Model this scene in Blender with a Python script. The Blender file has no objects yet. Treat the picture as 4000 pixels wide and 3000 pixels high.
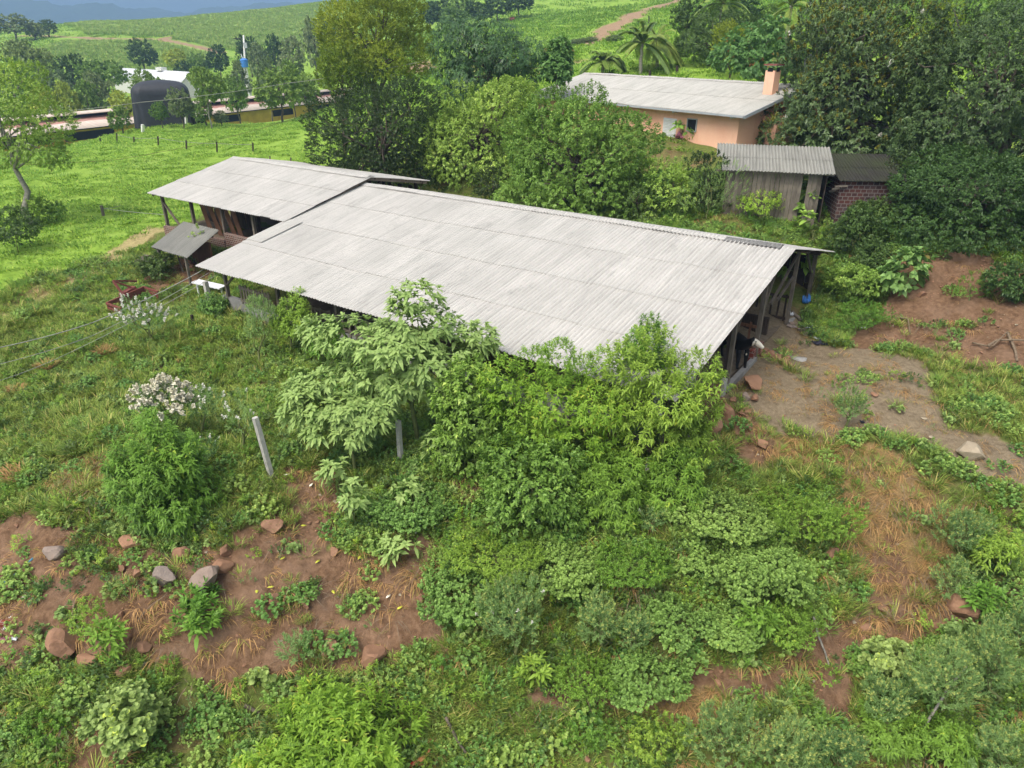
import bpy, bmesh, math, random
import numpy as np
from mathutils import Vector, Matrix
R = math.radians
scene = bpy.context.scene
COL = scene.collection
rng = np.random.default_rng(7)
random.seed(7)

# ------------------------------------------------------------------ camera model (photo measured on a 2212 x 1659 grid)
CX, CY = 1106.0, 829.5
FOV, PITCH, CAMZ = 71.0, R(26.0), 12.3
F = CX / math.tan(R(FOV / 2))
SP, CP = math.sin(PITCH), math.cos(PITCH)

def ray(px, py):
    a, b = px - CX, py - CY
    return np.array([a, F * CP - b * SP, -F * SP - b * CP])

def atz(px, py, z):
    r = ray(px, py); return np.array([0, 0, CAMZ]) + r * ((z - CAMZ) / r[2])

def aty(px, py, Y):
    r = ray(px, py); return np.array([0, 0, CAMZ]) + r * (Y / r[1])

def ppm(Y, z):           # grid pixels per metre at a place
    return F / (Y * CP - (z - CAMZ) * SP)

def xat(px, Y, z):
    return (px - CX) / ppm(Y, z)

# ------------------------------------------------------------------ noise
def _hash(i, j, s):
    n = (i * 374761393 + j * 668265263 + s * 1274126177) & 0xFFFFFFFF
    n = ((n ^ (n >> 13)) * 1103515245) & 0xFFFFFFFF
    n = n ^ (n >> 16)
    return (n & 0xFFFF) / 65535.0

def vnoise(x, y, s=0):
    x = np.asarray(x, float); y = np.asarray(y, float)
    i = np.floor(x).astype(np.int64); j = np.floor(y).astype(np.int64)
    fx = x - i; fy = y - j
    fx = fx * fx * (3 - 2 * fx); fy = fy * fy * (3 - 2 * fy)
    a = _hash(i, j, s); b = _hash(i + 1, j, s); c = _hash(i, j + 1, s); d = _hash(i + 1, j + 1, s)
    return (a + (b - a) * fx) * (1 - fy) + (c + (d - c) * fx) * fy - 0.5

def fbm(x, y, s=0, o=4):
    r = 0; k = 1.0
    for q in range(o):
        r = r + vnoise(x, y, s + q) * k; x = np.asarray(x) * 2.03; y = np.asarray(y) * 2.03; k *= 0.5
    return r

# ------------------------------------------------------------------ main barn frame (solved from the photo)
U = np.array([0.81851, -0.57450, 0.0]); N = np.array([0.57450, 0.81851, 0.0])
EAVE0 = np.array([-14.92, 32.86, 2.5])         # left low corner of the big roof
BLEN, BRUN, BRISE = 24.2, 11.29, 2.07
def B(u, n, z=0.0):
    return EAVE0 * np.array([1, 1, 0]) + U * u + N * n + np.array([0, 0, z])

# ------------------------------------------------------------------ terrain
ctl = []
def cp(px, py, z): p = atz(px, py, z); ctl.append((p[0], p[1], z))
def cy_(px, Y, z): ctl.append((xat(px, Y, z), Y, z))
def cd(px, py, Y): p = aty(px, py, Y); ctl.append((p[0], Y, p[2]))
for a in [(100,1620,-3.9),(600,1630,-4.2),(1100,1630,-4.4),(1600,1640,-4.6),(2150,1630,-4.9),(1300,1490,-3.7),(1750,1400,-3.5),
          (2150,1330,-3.3),(1950,1290,-3.0),(100,1380,-2.8),(400,1250,-1.9),(700,1400,-3.0),(700,1200,-1.8),(1050,1300,-2.3),(1050,1100,-1.2),
          (100,1150,-1.6),(100,1000,-1.1),(350,1050,-1.1),(588,1030,-.9),(864,1000,-.8),(1390,1060,-1.1),(1300,1200,-1.9),(1600,1150,-1.9),
          (1650,1300,-2.8),(1850,1050,-1.1),(2100,1150,-1.9),(1640,960,-.6),(1500,960,-.7),(1548,858,-.25),(1700,800,0),(1900,850,-.1),
          (2090,970,-.5),(2190,1060,-1.0),(1720,712,0),(2000,780,0),(2200,860,-.1),(2212,740,.5),(2050,650,1.1),(2150,600,2.1),(1850,640,.5),
          (1990,570,2.3),(430,680,-.4),(250,700,-.5),(30,740,-.7),(150,800,-.8),(500,800,-.6),(700,860,-.6),(30,640,-.1),(250,560,.4),
          (340,520,.8),(200,480,.4),(50,500,.1),(200,400,.3),(340,315,.2),(560,330,.6),(20,400,0)]: cp(*a)
for u, n in [(0.6,.4),(8,.3),(16,.3),(23.5,.4),(1,6),(12,6),(23.5,6),(5,13),(12,13),(23.5,14)]:
    p = B(u, n); ctl.append((p[0], p[1], 0.0))
for u, n, z in [(-1,6,1.0),(-9,6,1.0),(-1,15,1.2),(-9,15,1.1),(-7,2.6,.3),(-3,3,.25),(12,18,1.6),(20,17.5,1.9),(5,20,1.8)]:
    p = B(u, n); ctl.append((p[0], p[1], z))
for a in [(1500,50,4.9),(1640,47,4.8),(1250,56,5.2),(1640,41,3.0),(1880,41,3.2),(2150,42,3.6),(2300,50,4.6),(1060,60,4.4),(820,60,2.2),(700,70,1.0),
          (900,90,4.6),(1380,78,8.4),(1650,78,8.6),(2100,80,8.6),(160,126,-4.5),(40,118,-4.4),(500,152,-4.8),(700,165,-3.5),(300,190,-1.5),(540,205,-3.5),
          (100,200,-5),(420,118,-.5),(360,121,-.4),(260,108,-1.0),(190,112,-2.4),(140,108,-2.6),(236,112,-1.6),(600,118,-.4),(850,150,3.5),(30,250,-5),(1000,140,7.5)]: cy_(*a)
for a in [(300,150,280),(470,135,270),(60,110,300),(100,86,345),(360,92,335),(430,105,315),(560,100,330),(620,60,385),(728,12,455),(560,30,440),(400,42,430),(120,57,425),
          (650,100,300),(1150,45,240),(1040,60,230),(1300,30,230),(1250,95,160),(1420,20,200),(1000,12,330),(1650,40,130),(1400,-40,330),(1900,0,190),(2150,0,170)]: cd(*a)
for a in [(100,620,-20),(500,620,10),(900,620,40),(1400,620,70),(2000,500,60),(-600,400,5),(-600,150,-4),(-500,60,-.5),(-500,25,-1.5),(-300,14,-4),(2600,30,1),(2600,60,7),
          (2600,150,16),(2500,14,-4.9),(1100,7,-6),(1100,3,-6.5),(1100,1400,0),(0,1400,-30),(2212,1400,60),(-800,900,0)]: cy_(*a)
ctl = np.array(ctl)
def _q(x, y):
    r = np.hypot(x, y) + 1e-6
    return np.arctan2(x, y) * 1.3, np.log(r)
_qa, _qb = _q(ctl[:, 0], ctl[:, 1])
def _tps(d2): return 0.5 * d2 * np.log(d2 + 1e-12)
_n = len(ctl)
_K = _tps((_qa[:, None] - _qa) ** 2 + (_qb[:, None] - _qb) ** 2) + np.eye(_n) * 1e-3
_P = np.c_[np.ones(_n), _qa, _qb]
_A = np.block([[_K, _P], [_P.T, np.zeros((3, 3))]])
_w = np.linalg.solve(_A, np.r_[ctl[:, 2], 0, 0, 0])
def base_h(x, y):
    x = np.asarray(x, float); y = np.asarray(y, float); sh = x.shape
    a, b = _q(x.ravel(), y.ravel()); out = np.empty(a.shape)
    for s in range(0, len(a), 40000):
        e = slice(s, s + 40000)
        out[e] = _tps((a[e, None] - _qa) ** 2 + (b[e, None] - _qb) ** 2) @ _w[:_n] + _w[_n] + _w[_n + 1] * a[e] + _w[_n + 2] * b[e]
    return out.reshape(sh)
def barn_uv(x, y):
    dx = x - EAVE0[0]; dy = y - EAVE0[1]
    return dx * U[0] + dy * U[1], dx * N[0] + dy * N[1]
def sstep(a, b, x):
    t = np.clip((x - a) / (b - a), 0, 1); return t * t * (3 - 2 * t)
def H(x, y):
    x = np.asarray(x, float); y = np.asarray(y, float)
    z = base_h(x, y); r = np.hypot(x, y)
    u, n = barn_uv(x, y)
    inb = sstep(-2.5, 0, u) * sstep(27.5, 24.5, u) * sstep(-1.2, .6, n) * sstep(18, 16, n)      # level under the barn and yard edge
    k = (1 - inb)
    z = z + k * (fbm(x / 4.5, y / 4.5, 3, 3) * .42 * sstep(120, 40, r) + fbm(x / .9, y / .9, 9, 3) * .17 * sstep(70, 30, r))
    z = z + fbm(x / 60, y / 60, 21, 3) * 3.0 * sstep(120, 300, r)
    return z
def hit(px, py, zoff=0.0):
    r = ray(px, py); r = r / np.linalg.norm(r)
    t = np.geomspace(8, 900, 1400)
    X = r[0] * t; Y = r[1] * t; Z = CAMZ + r[2] * t
    d = Z - H(X, Y) - zoff
    k = np.argmax(d < 0)
    if d[k] >= 0:
        k = int(np.argmin(np.where(t > 60, d, 1e9))); return np.array([X[k], Y[k], float(H(X[k], Y[k]))])
    a = d[k - 1] / (d[k - 1] - d[k] + 1e-9); tt = t[k - 1] + (t[k] - t[k - 1]) * a
    x, y = r[0] * tt, r[1] * tt
    return np.array([x, y, float(H(x, y))])
def col(px, Y):
    z = 0.0
    for _ in range(6):
        x = xat(px, Y, z); z = float(H(x, Y))
    return np.array([x, Y, z])
def zpix(py, Y):
    return CAMZ + ray(CX, py)[2] * Y / ray(CX, py)[1]

# ------------------------------------------------------------------ mesh helpers
class MB:
    """collects vertices and faces of ONE mesh"""
    def __init__(s): s.v = []; s.f = []; s.n = 0; s.a = []
    def add(s, V, Fc, a=0.5):
        V = np.asarray(V, float).reshape(-1, 3); s.v.append(V)
        s.f.extend([tuple(int(i) + s.n for i in f) for f in Fc]); s.a.extend([a] * len(Fc)); s.n += len(V)
    def box(s, c, d, rot=None, a=None):
        x, y, z = d[0] / 2, d[1] / 2, d[2] / 2
        V = np.array([(-x,-y,-z),(x,-y,-z),(x,y,-z),(-x,y,-z),(-x,-y,z),(x,-y,z),(x,y,z),(-x,y,z)])
        if rot is not None: V = V @ np.asarray(rot).T
        s.add(V + np.asarray(c), [(0,3,2,1),(4,5,6,7),(0,1,5,4),(1,2,6,5),(2,3,7,6),(3,0,4,7)], random.random() if a is None else a)
    def bar(s, p, q, w, h=None, up=(0, 0, 1), a=None):
        p = np.asarray(p, float); q = np.asarray(q, float); d = q - p; L = np.linalg.norm(d); d = d / L
        up = np.asarray(up, float)
        if abs(d @ up) > .97: up = np.array([U[0], U[1], 0.])
        sd = np.cross(d, up); sd /= np.linalg.norm(sd); u2 = np.cross(sd, d)
        s.box((p + q) / 2, (L, w, h or w), np.c_[d, sd, u2], a)
    def tube(s, pts, rad, seg=7, a=None, cap=True):
        pts = np.asarray(pts, float); m = len(pts); rad = np.broadcast_to(rad, (m,))
        T = np.gradient(pts, axis=0); T /= np.linalg.norm(T, axis=1)[:, None] + 1e-9
        ref = np.array([0.31, .17, .93]) if abs(T[0, 2]) < .8 else np.array([.95, .3, .05])
        V = []
        for i in range(m):
            x = np.cross(ref, T[i]); x /= np.linalg.norm(x) + 1e-9; y = np.cross(T[i], x)
            th = np.arange(seg) * 2 * np.pi / seg
            V.append(pts[i] + rad[i] * (np.cos(th)[:, None] * x + np.sin(th)[:, None] * y))
        Fc = [(i*seg+j, i*seg+(j+1)%seg, (i+1)*seg+(j+1)%seg, (i+1)*seg+j) for i in range(m-1) for j in range(seg)]
        if cap: Fc += [tuple(range(seg))[::-1], tuple(range((m-1)*seg, m*seg))]
        s.add(np.concatenate(V), Fc, random.random() if a is None else a)
    def quad(s, a, b, c, d): s.add([a, b, c, d], [(0, 1, 2, 3)])
    def build(s, name, mat, parent=None, smooth=False, loc=None):
        V = np.concatenate(s.v) if s.v else np.zeros((0, 3))
        me = bpy.data.meshes.new(name)
        if loc is not None: V = V - np.asarray(loc)
        elif parent is not None: V = V - np.asarray(parent.location)
        me.from_pydata(V.tolist(), [], s.f)
        at = me.attributes.new('v', 'FLOAT', 'FACE'); at.data.foreach_set('value', np.asarray(s.a, np.float32))
        if smooth: me.polygons.foreach_set('use_smooth', [True] * len(s.f))
        me.materials.append(mat); me.update()
        o = bpy.data.objects.new(name, me); COL.objects.link(o)
        if parent is not None: o.parent = parent
        elif loc is not None: o.location = loc
        return o

def raw_mesh(name, V, Fq, val, mat, smooth=False):
    """fast mesh from arrays; Fq (m,k) faces all of k corners; val per face"""
    me = bpy.data.meshes.new(name); m, k = Fq.shape
    me.vertices.add(len(V)); me.vertices.foreach_set('co', np.ascontiguousarray(V, np.float32).ravel())
    me.loops.add(m * k); me.loops.foreach_set('vertex_index', np.ascontiguousarray(Fq, np.int32).ravel())
    me.polygons.add(m); me.polygons.foreach_set('loop_start', np.arange(0, m * k, k, dtype=np.int32))
    me.update(calc_edges=True)
    if val is not None:
        at = me.attributes.new('v', 'FLOAT', 'FACE'); at.data.foreach_set('value', np.ascontiguousarray(val, np.float32))
    if smooth: me.polygons.foreach_set('use_smooth', np.ones(m, bool))
    for mt in (mat if isinstance(mat, (list, tuple)) else [mat]): me.materials.append(mt)
    return me

def tag(o, label, cat, group=None):
    o['label'] = label; o['category'] = cat
    if group: o['group'] = group
    return o
def thing(name, label, cat, loc, group=None):
    o = bpy.data.objects.new(name, None); COL.objects.link(o); o.location = [float(c) for c in loc]
    o.empty_display_size = .3
    return tag(o, label, cat, group)
def put(name, me, parent=None, loc=None):
    o = bpy.data.objects.new(name, me); COL.objects.link(o)
    if parent is not None: o.parent = parent
    if loc is not None: o.location = [float(c) for c in loc]
    return o
def copy_thing(o, label, loc, rz=0., sc=1., group=None):
    c = o.copy(); COL.objects.link(c); c.location = [float(q) for q in loc]; c.rotation_euler = (0, 0, rz)
    c.scale = (sc, sc, sc) if not hasattr(sc, '__len__') else sc
    c['label'] = label
    if group: c['group'] = group
    for ch in list(o.children):
        d = ch.copy(); COL.objects.link(d); d.parent = c
        for g in list(ch.children):
            e = g.copy(); COL.objects.link(e); e.parent = d
    return c

# ------------------------------------------------------------------ materials
def srgb(r, g, b):
    f = lambda c: (c / 255 / 12.92) if c <= 10 else ((c / 255 + .055) / 1.055) ** 2.4
    return (f(r), f(g), f(b), 1)
class NT:
    def __init__(s, name):
        s.m = bpy.data.materials.new(name); s.m.use_nodes = True; s.t = s.m.node_tree; s.t.nodes.clear()
        s.out = s.n('ShaderNodeOutputMaterial')
    def n(s, ty, **kw):
        nd = s.t.nodes.new(ty)
        for k, v in kw.items():
            if k.startswith('i_'):
                key = k[2:]; key = int(key) if key.isdigit() else key.replace('_', ' ')
                s.set(nd.inputs[key], v)
            else: setattr(nd, k, v)
        return nd
    def set(s, inp, v):
        if isinstance(v, bpy.types.NodeSocket): s.t.links.new(v, inp)
        else: inp.default_value = v
    def mix(s, fac, a, b, mode='MIX'):
        nd = s.n('ShaderNodeMix', data_type='RGBA', blend_type=mode)
        s.set(nd.inputs[0], fac); s.set(nd.inputs[6], a); s.set(nd.inputs[7], b); return nd.outputs[2]
    def math(s, op, a, b=0.0, clamp=False):
        nd = s.n('ShaderNodeMath', operation=op, use_clamp=clamp); s.set(nd.inputs[0], a); s.set(nd.inputs[1], b); return nd.outputs[0]
    def attr(s, name, out='Fac'): return s.n('ShaderNodeAttribute', attribute_name=name).outputs[out]
    def noise(s, scale, detail=4, rough=.55, vec=None, out='Fac'):
        nd = s.n('ShaderNodeTexNoise'); nd.inputs['Scale'].default_value = scale; nd.inputs['Detail'].default_value = detail; nd.inputs['Roughness'].default_value = rough
        if vec is not None: s.t.links.new(vec, nd.inputs['Vector'])
        return nd.outputs[out]
    def ramp(s, fac, pts):
        nd = s.n('ShaderNodeValToRGB'); cr = nd.color_ramp
        while len(cr.elements) > 1: cr.elements.remove(cr.elements[-1])
        for i, (p, c) in enumerate(pts):
            e = cr.elements[0] if i == 0 else cr.elements.new(p)
            e.position = p; e.color = c if hasattr(c, '__len__') else (c, c, c, 1)
        s.t.links.new(fac, nd.inputs[0]); return nd.outputs[0]
    def obj(s): return s.n('ShaderNodeTexCoord').outputs['Object']
    def mapv(s, vec, scale=(1, 1, 1), rot=(0, 0, 0)):
        nd = s.n('ShaderNodeMapping'); nd.inputs['Scale'].default_value = scale; nd.inputs['Rotation'].default_value = rot
        s.t.links.new(vec, nd.inputs['Vector']); return nd.outputs[0]
    def pbr(s, colr, rough=.8, spec=.3, bump=None, bstr=.4, bdist=.02, metal=0.0):
        p = s.n('ShaderNodeBsdfPrincipled'); s.set(p.inputs['Base Color'], colr); s.set(p.inputs['Roughness'], rough)
        p.inputs['Specular IOR Level'].default_value = spec; s.set(p.inputs['Metallic'], metal)
        if bump is not None:
            b = s.n('ShaderNodeBump'); b.inputs['Strength'].default_value = bstr; b.inputs['Distance'].default_value = bdist
            s.t.links.new(bump, b.inputs['Height']); s.t.links.new(b.outputs[0], p.inputs['Normal'])
        return p.outputs[0]
    def done(s, sh):
        s.t.links.new(sh, s.out.inputs['Surface']); return s.m

def leaf_mat(name, c1, c2, c3=None, trans=.22, rough=.5, spec=.25, p3=.9, hue=.03, valr=.3, gain=1.36, warm=1.16):
    trans = trans + .06
    t = NT(name); v = t.attr('v')
    c3 = c3 or c2
    def adj(c):
        l = .3 * c[0] + .6 * c[1] + .1 * c[2]; c = [q + (l - q) * .09 for q in c[:3]]
        return (min(.8, c[0] * gain * warm), min(.8, c[1] * gain), min(.8, c[2] * gain * .9), 1)
    c1, c2, c3 = adj(c1), adj(c2), adj(c3)
    base = t.ramp(v, [(0, c1), (.6, c2), (p3, c2), (min(1, p3 + .06), c3)])
    oi = t.n('ShaderNodeObjectInfo').outputs['Random']
    hs = t.n('ShaderNodeHueSaturation'); t.set(hs.inputs['Hue'], t.math('SUBTRACT', .503, t.math('MULTIPLY', oi, hue * .8)))
    t.set(hs.inputs['Value'], t.math('ADD', t.math('MULTIPLY', oi, valr), 1 - valr / 2)); t.set(hs.inputs['Color'], base)
    p = t.pbr(hs.outputs[0], rough, spec)
    tr = t.n('ShaderNodeBsdfTranslucent'); t.set(tr.inputs[0], hs.outputs[0])
    mx = t.n('ShaderNodeMixShader'); mx.inputs[0].default_value = trans
    t.t.links.new(p, mx.inputs[1]); t.t.links.new(tr.outputs[0], mx.inputs[2])
    return t.done(mx.outputs[0])
def plain(name, c, rough=.8, spec=.3, var=.25, scale=6., bump=.0, metal=0.):
    t = NT(name); n = t.noise(scale, 5, .6, t.obj())
    d = tuple(x * (1 - var) for x in c[:3]) + (1,); l = tuple(min(1, x * (1 + var)) for x in c[:3]) + (1,)
    return t.done(t.pbr(t.ramp(n, [(.25, d), (.75, l)]), rough, spec, n if bump else None, bump or .1, .02, metal))
def wood(name, c1, c2):
    t = NT(name); o = t.obj(); v = t.attr('v')
    n = t.noise(3.0, 6, .65, t.mapv(o, (6, 6, .8))); m = t.noise(1.3, 3, .5, o)
    c = t.ramp(n, [(.25, c1), (.75, c2)])
    c = t.mix(t.math('MULTIPLY', v, .5), c, tuple(q * .45 for q in c1[:3]) + (1,))
    c = t.mix(t.ramp(m, [(.5, 0.), (.72, .5)]), c, (c2[0] * 1.15, c2[1] * 1.12, c2[2] * 1.1, 1))
    return t.done(t.pbr(c, .85, .2, n, .5, .01))
def roof_mat(name, c1, c2, stain, lichen=.3, moss=None):
    t = NT(name); o = t.n('ShaderNodeUVMap').outputs[0]; v = t.attr('v')
    st = t.noise(1.0, 5, .6, t.mapv(o, (5.5, .35, 1))); sp = t.noise(9, 5, .7, o); bl = t.noise(.35, 4, .6, o); fine = t.noise(45, 3, .6, o)
    c = t.ramp(bl, [(.3, c1), (.7, c2)]); mould = t.noise(.8, 6, .7, t.mapv(o, (1., .45, 1)))
    c = t.mix(t.ramp(mould, [(.56, 0.), (.7, .38)]), c, tuple(q * .6 for q in stain[:3]) + (1,))
    c = t.mix(t.ramp(st, [(.45, 0.), (.75, .55)]), c, stain)
    c = t.mix(t.ramp(sp, [(.55, 0.), (.8, lichen)]), c, tuple(q * .55 for q in stain[:3]) + (1,))
    c = t.mix(t.math('MULTIPLY', t.math('ABSOLUTE', t.math('SUBTRACT', v, .5)), .42), c, tuple(q * .72 for q in c1[:3]) + (1,))
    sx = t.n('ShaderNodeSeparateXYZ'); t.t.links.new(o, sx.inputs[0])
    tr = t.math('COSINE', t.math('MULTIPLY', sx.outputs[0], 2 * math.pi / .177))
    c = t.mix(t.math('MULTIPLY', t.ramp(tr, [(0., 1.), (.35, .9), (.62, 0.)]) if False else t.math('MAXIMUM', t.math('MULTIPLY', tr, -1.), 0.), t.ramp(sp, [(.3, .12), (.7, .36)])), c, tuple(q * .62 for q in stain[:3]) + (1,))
    c = t.mix(t.ramp(fine, [(.35, .16), (.6, 0.)]), c, tuple(q * .4 for q in stain[:3]) + (1,))
    if moss: c = t.mix(t.ramp(bl, [(.4, 0.), (.62, .8)]), c, moss)
    return t.done(t.pbr(c, .85, .2, fine, .25, .004))
M = {}
# foliage
M['lf_silver'] = leaf_mat('leaf_silver', srgb(114,144,74), srgb(158,184,104), srgb(206,206,60), .2, .6, .2, .975, .01, .15, 1.1, 1.0)
M['lf_willow'] = leaf_mat('leaf_willow', srgb(62,104,34), srgb(104,160,52), srgb(150,190,60), .25, .5, .25, .85, .05, .4, 1.25)
M['lf_lime'] = leaf_mat('leaf_lime', srgb(84,132,34), srgb(140,190,52), srgb(186,210,70), .28, .5, .25, .8, .015, .2, 1.05)
M['lf_dark'] = leaf_mat('leaf_dark', srgb(42,70,32), srgb(68,106,46), srgb(98,136,56), .15, .42, .35, .88, .04, .35, 1.35)
M['lf_citrus'] = leaf_mat('leaf_citrus', srgb(36,62,26), srgb(64,100,40), srgb(114,148,56), .15, .4, .35, .9, .03, .2, .74)
M['lf_mid'] = leaf_mat('leaf_mid', srgb(70,108,40), srgb(112,158,62), srgb(160,198,92), .2, .42, .3, .8)
M['lf_yellow'] = leaf_mat('leaf_yellow', srgb(66,98,28), srgb(118,148,38), srgb(152,172,48), .25, .5, .25, .8)
M['lf_mango'] = leaf_mat('leaf_mango', srgb(34,66,34), srgb(66,110,60), srgb(104,146,80), .15, .38, .4, .8, .02, .2, 1.12)
M['lf_olive'] = leaf_mat('leaf_olive', srgb(44,74,38), srgb(80,112,62), srgb(112,138,80), .15, .4, .4, .85, .02, .2, 1.25)
M['lf_redtip'] = leaf_mat('leaf_redtip', srgb(52,96,50), srgb(98,146,76), srgb(176,124,70), .18, .45, .3, .84)
M['lf_vine'] = leaf_mat('leaf_vine', srgb(54,96,40), srgb(104,156,72), srgb(160,196,84), .2, .5, .28, .9, .06, .45)
M['lf_round'] = leaf_mat('leaf_round', srgb(82,118,62), srgb(124,160,88), srgb(164,204,74), .2, .55, .2, .84)
M['lf_umbel'] = leaf_mat('leaf_umbel', srgb(82,116,64), srgb(122,156,90), srgb(146,172,96), .2, .6, .2, .85, .03, .3, 1.3, .98)
M['lf_bg'] = leaf_mat('leaf_far', srgb(50,82,38), srgb(86,124,54), srgb(120,152,66), .15, .6, .2, .85, .06, .5)
M['lf_palm'] = leaf_mat('leaf_palm', srgb(72,106,44), srgb(118,150,66), srgb(170,168,76), .2, .4, .35, .85)
M['lf_corn'] = leaf_mat('leaf_corn', srgb(104,144,62), srgb(138,174,84), srgb(170,182,106), .2, .55, .2, .85, .01, .3, 1.35)
M['grass'] = leaf_mat('grass_blade', srgb(78,112,40), srgb(120,156,64), srgb(170,176,100), .25, .55, .2, .86, .04, .4, 1.25)
M['pasture'] = leaf_mat('pasture_blade', srgb(92,146,34), srgb(132,186,52), srgb(172,206,84), .25, .55, .2, .88, .02, .25, .9)
M['straw'] = leaf_mat('straw_blade', srgb(116,94,58), srgb(160,136,88), srgb(120,128,54), .15, .7, .15, .85, .01, .4, 1.3)
M['fl_white'] = plain('flower_white', (.82, .8, .7, 1), .8, .1, .15, 9)
M['fl_lime'] = leaf_mat('flower_lime', srgb(150,164,76), srgb(190,200,112), srgb(206,212,130), .2, .7, .1, .85, .01, .2, 1.0, .98)
M['fl_olive'] = leaf_mat('flower_olive', srgb(118,122,42), srgb(146,150,62), srgb(138,146,66), .2, .7, .1, .85, .03, .2, 1.1, 1.)
M['fl_straw'] = plain('flower_cream', (.8, .74, .58, 1), .8, .1, .3, 9)
M['bark'] = plain('bark', (.13, .105, .08, 1), .9, .15, .45, 7, .6)
M['bark_pale'] = plain('bark_pale', (.27, .25, .21, 1), .9, .15, .4, 7, .5)
M['stem_green'] = plain('stem_green', (.17, .19, .07, 1), .8, .2, .4, 7, .2)
M['twig'] = plain('twig', (.2, .15, .1, 1), .9, .1, .4, 7, .2)
# built
M['wood'] = wood('weathered_wood', srgb(88,80,70), srgb(140,130,116))
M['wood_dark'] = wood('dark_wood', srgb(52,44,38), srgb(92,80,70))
M['wood_brown'] = wood('brown_wood', srgb(92,64,48), srgb(134,98,74))
M['roof'] = roof_mat('fibre_cement', srgb(186,183,176), srgb(203,199,192), srgb(144,141,135), .55)
M['roof_house'] = roof_mat('fibre_cement_worn', srgb(184,182,174), srgb(202,199,191), srgb(130,127,119), .6)
M['roof_grey'] = roof_mat('fibre_cement_grey', srgb(138,137,130), srgb(164,162,152), srgb(104,101,92), .6)
M['roof_patch'] = roof_mat('fibre_cement_dark', srgb(122,121,117), srgb(140,138,134), srgb(98,97,94), .5)
M['roof_moss'] = roof_mat('mossy_shaded_roof', srgb(50,48,44), srgb(70,66,58), srgb(34,34,30), .6, srgb(52,60,34))  # mossy sheets, all tones darkened to paint in the shade on the hut
M['concrete'] = plain('concrete', (.46, .44, .39, 1), .9, .2, .25, 5, .4)
M['dung_floor'] = plain('trodden_floor', (.19, .15, .105, 1), .95, .1, .35, 4, .5)
M['plaster'] = plain('grey_plaster', (.3, .29, .27, 1), .9, .2, .25, 3, .2)
M['gutter'] = plain('grey_metal', (.36, .38, .39, 1), .5, .4, .15, 3)
M['white_metal'] = plain('white_metal', (.74, .75, .76, 1), .4, .4, .06, 2)
M['white_paint'] = plain('white_paint', (.7, .69, .66, 1), .7, .3, .15, 4)
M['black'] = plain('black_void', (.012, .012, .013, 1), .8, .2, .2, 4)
M['tarp'] = plain('black_tarp', (.032, .034, .04, 1), .6, .3, .25, 1.3, .3)
M['rust_red'] = plain('red_paint_rust', (.2, .065, .05, 1), .8, .25, .4, 8, .3)
M['blue'] = plain('blue_plastic', (.05, .2, .55, 1), .45, .4, .15, 4)
M['hose_blue'] = plain('blue_hose', (.08, .25, .36, 1), .5, .4, .15, 4)
M['pink'] = plain('pink_plastic', (.62, .22, .34, 1), .5, .4, .15, 5)
M['rag_blue'] = plain('blue_white_cloth', (.34, .36, .55, 1), .9, .1, .6, 14, .3)
M['rag_black'] = plain('black_cloth', (.03, .03, .045, 1), .8, .2, .6, 14, .3)
M['litter_white'] = plain('white_plastic', (.7, .72, .74, 1), .5, .3, .1, 8)
M['cable'] = plain('cable', (.3, .3, .26, 1), .7, .2, .1, 4)
M['rusty'] = plain('rusty_metal', (.13, .07, .05, 1), .8, .3, .4, 9, .3)
M['comb'] = plain('red_comb', (.5, .04, .03, 1), .6, .3, .2, 8)
def rock_mat(name, a, b, c):
    t = NT(name); o = t.obj(); n = t.noise(2.2, 6, .65, o); k = t.noise(11, 5, .7, o)
    oi = t.n('ShaderNodeObjectInfo').outputs['Random']
    cc = t.ramp(n, [(.3, a), (.6, b), (.8, c)])
    cc = t.mix(t.math('MULTIPLY', oi, .55), cc, c)
    cc = t.mix(t.ramp(k, [(.58, 0.), (.75, .45)]), cc, tuple(q * .5 for q in a[:3]) + (1,))
    return t.done(t.pbr(cc, .9, .2, k, .6, .03))
M['rock_brown'] = rock_mat('rock_brown', srgb(124,92,72), srgb(150,116,92), srgb(166,126,98))
M['rock_grey'] = rock_mat('rock_grey', srgb(112,104,98), srgb(142,132,124), srgb(150,124,104))
M['rock_pale'] = rock_mat('rock_pale', srgb(140,128,108), srgb(176,164,142), srgb(160,142,116))
def brick_mat(name, c1, c2, mortar, sc=1., mort=.018, hollow=False):
    t = NT(name); uv = t.n('ShaderNodeUVMap').outputs[0]
    b = t.n('ShaderNodeTexBrick'); t.t.links.new(uv, b.inputs['Vector'])
    b.inputs['Color1'].default_value = c1; b.inputs['Color2'].default_value = c2; b.inputs['Mortar'].default_value = mortar
    b.inputs['Scale'].default_value = sc; b.inputs['Mortar Size'].default_value = mort; b.inputs['Brick Width'].default_value = .3 if not hollow else .2; b.inputs['Row Height'].default_value = .2 if not hollow else .12
    n = t.noise(.9, 5, .6, uv); k = t.noise(14, 4, .6, uv)
    c = t.mix(t.ramp(n, [(.5, 0.), (.75, .6)]), b.outputs[0], mortar)
    c = t.mix(t.ramp(k, [(.55, 0.), (.8, .5)]), c, tuple(q * .4 for q in c1[:3]) + (1,))
    return t.done(t.pbr(c, .9, .15, b.outputs[1], -.5, .015))
M['brick'] = brick_mat('hollow_brick', srgb(118,70,54), srgb(84,52,46), srgb(150,138,128), 1., .02, True)
M['brick_red'] = brick_mat('red_brick', srgb(132,66,52), srgb(110,58,48), srgb(150,136,124), 1., .012)
M['brick_dark'] = brick_mat('dark_brick', srgb(62,50,50), srgb(92,58,50), srgb(116,108,104), 1., .022)
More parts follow.
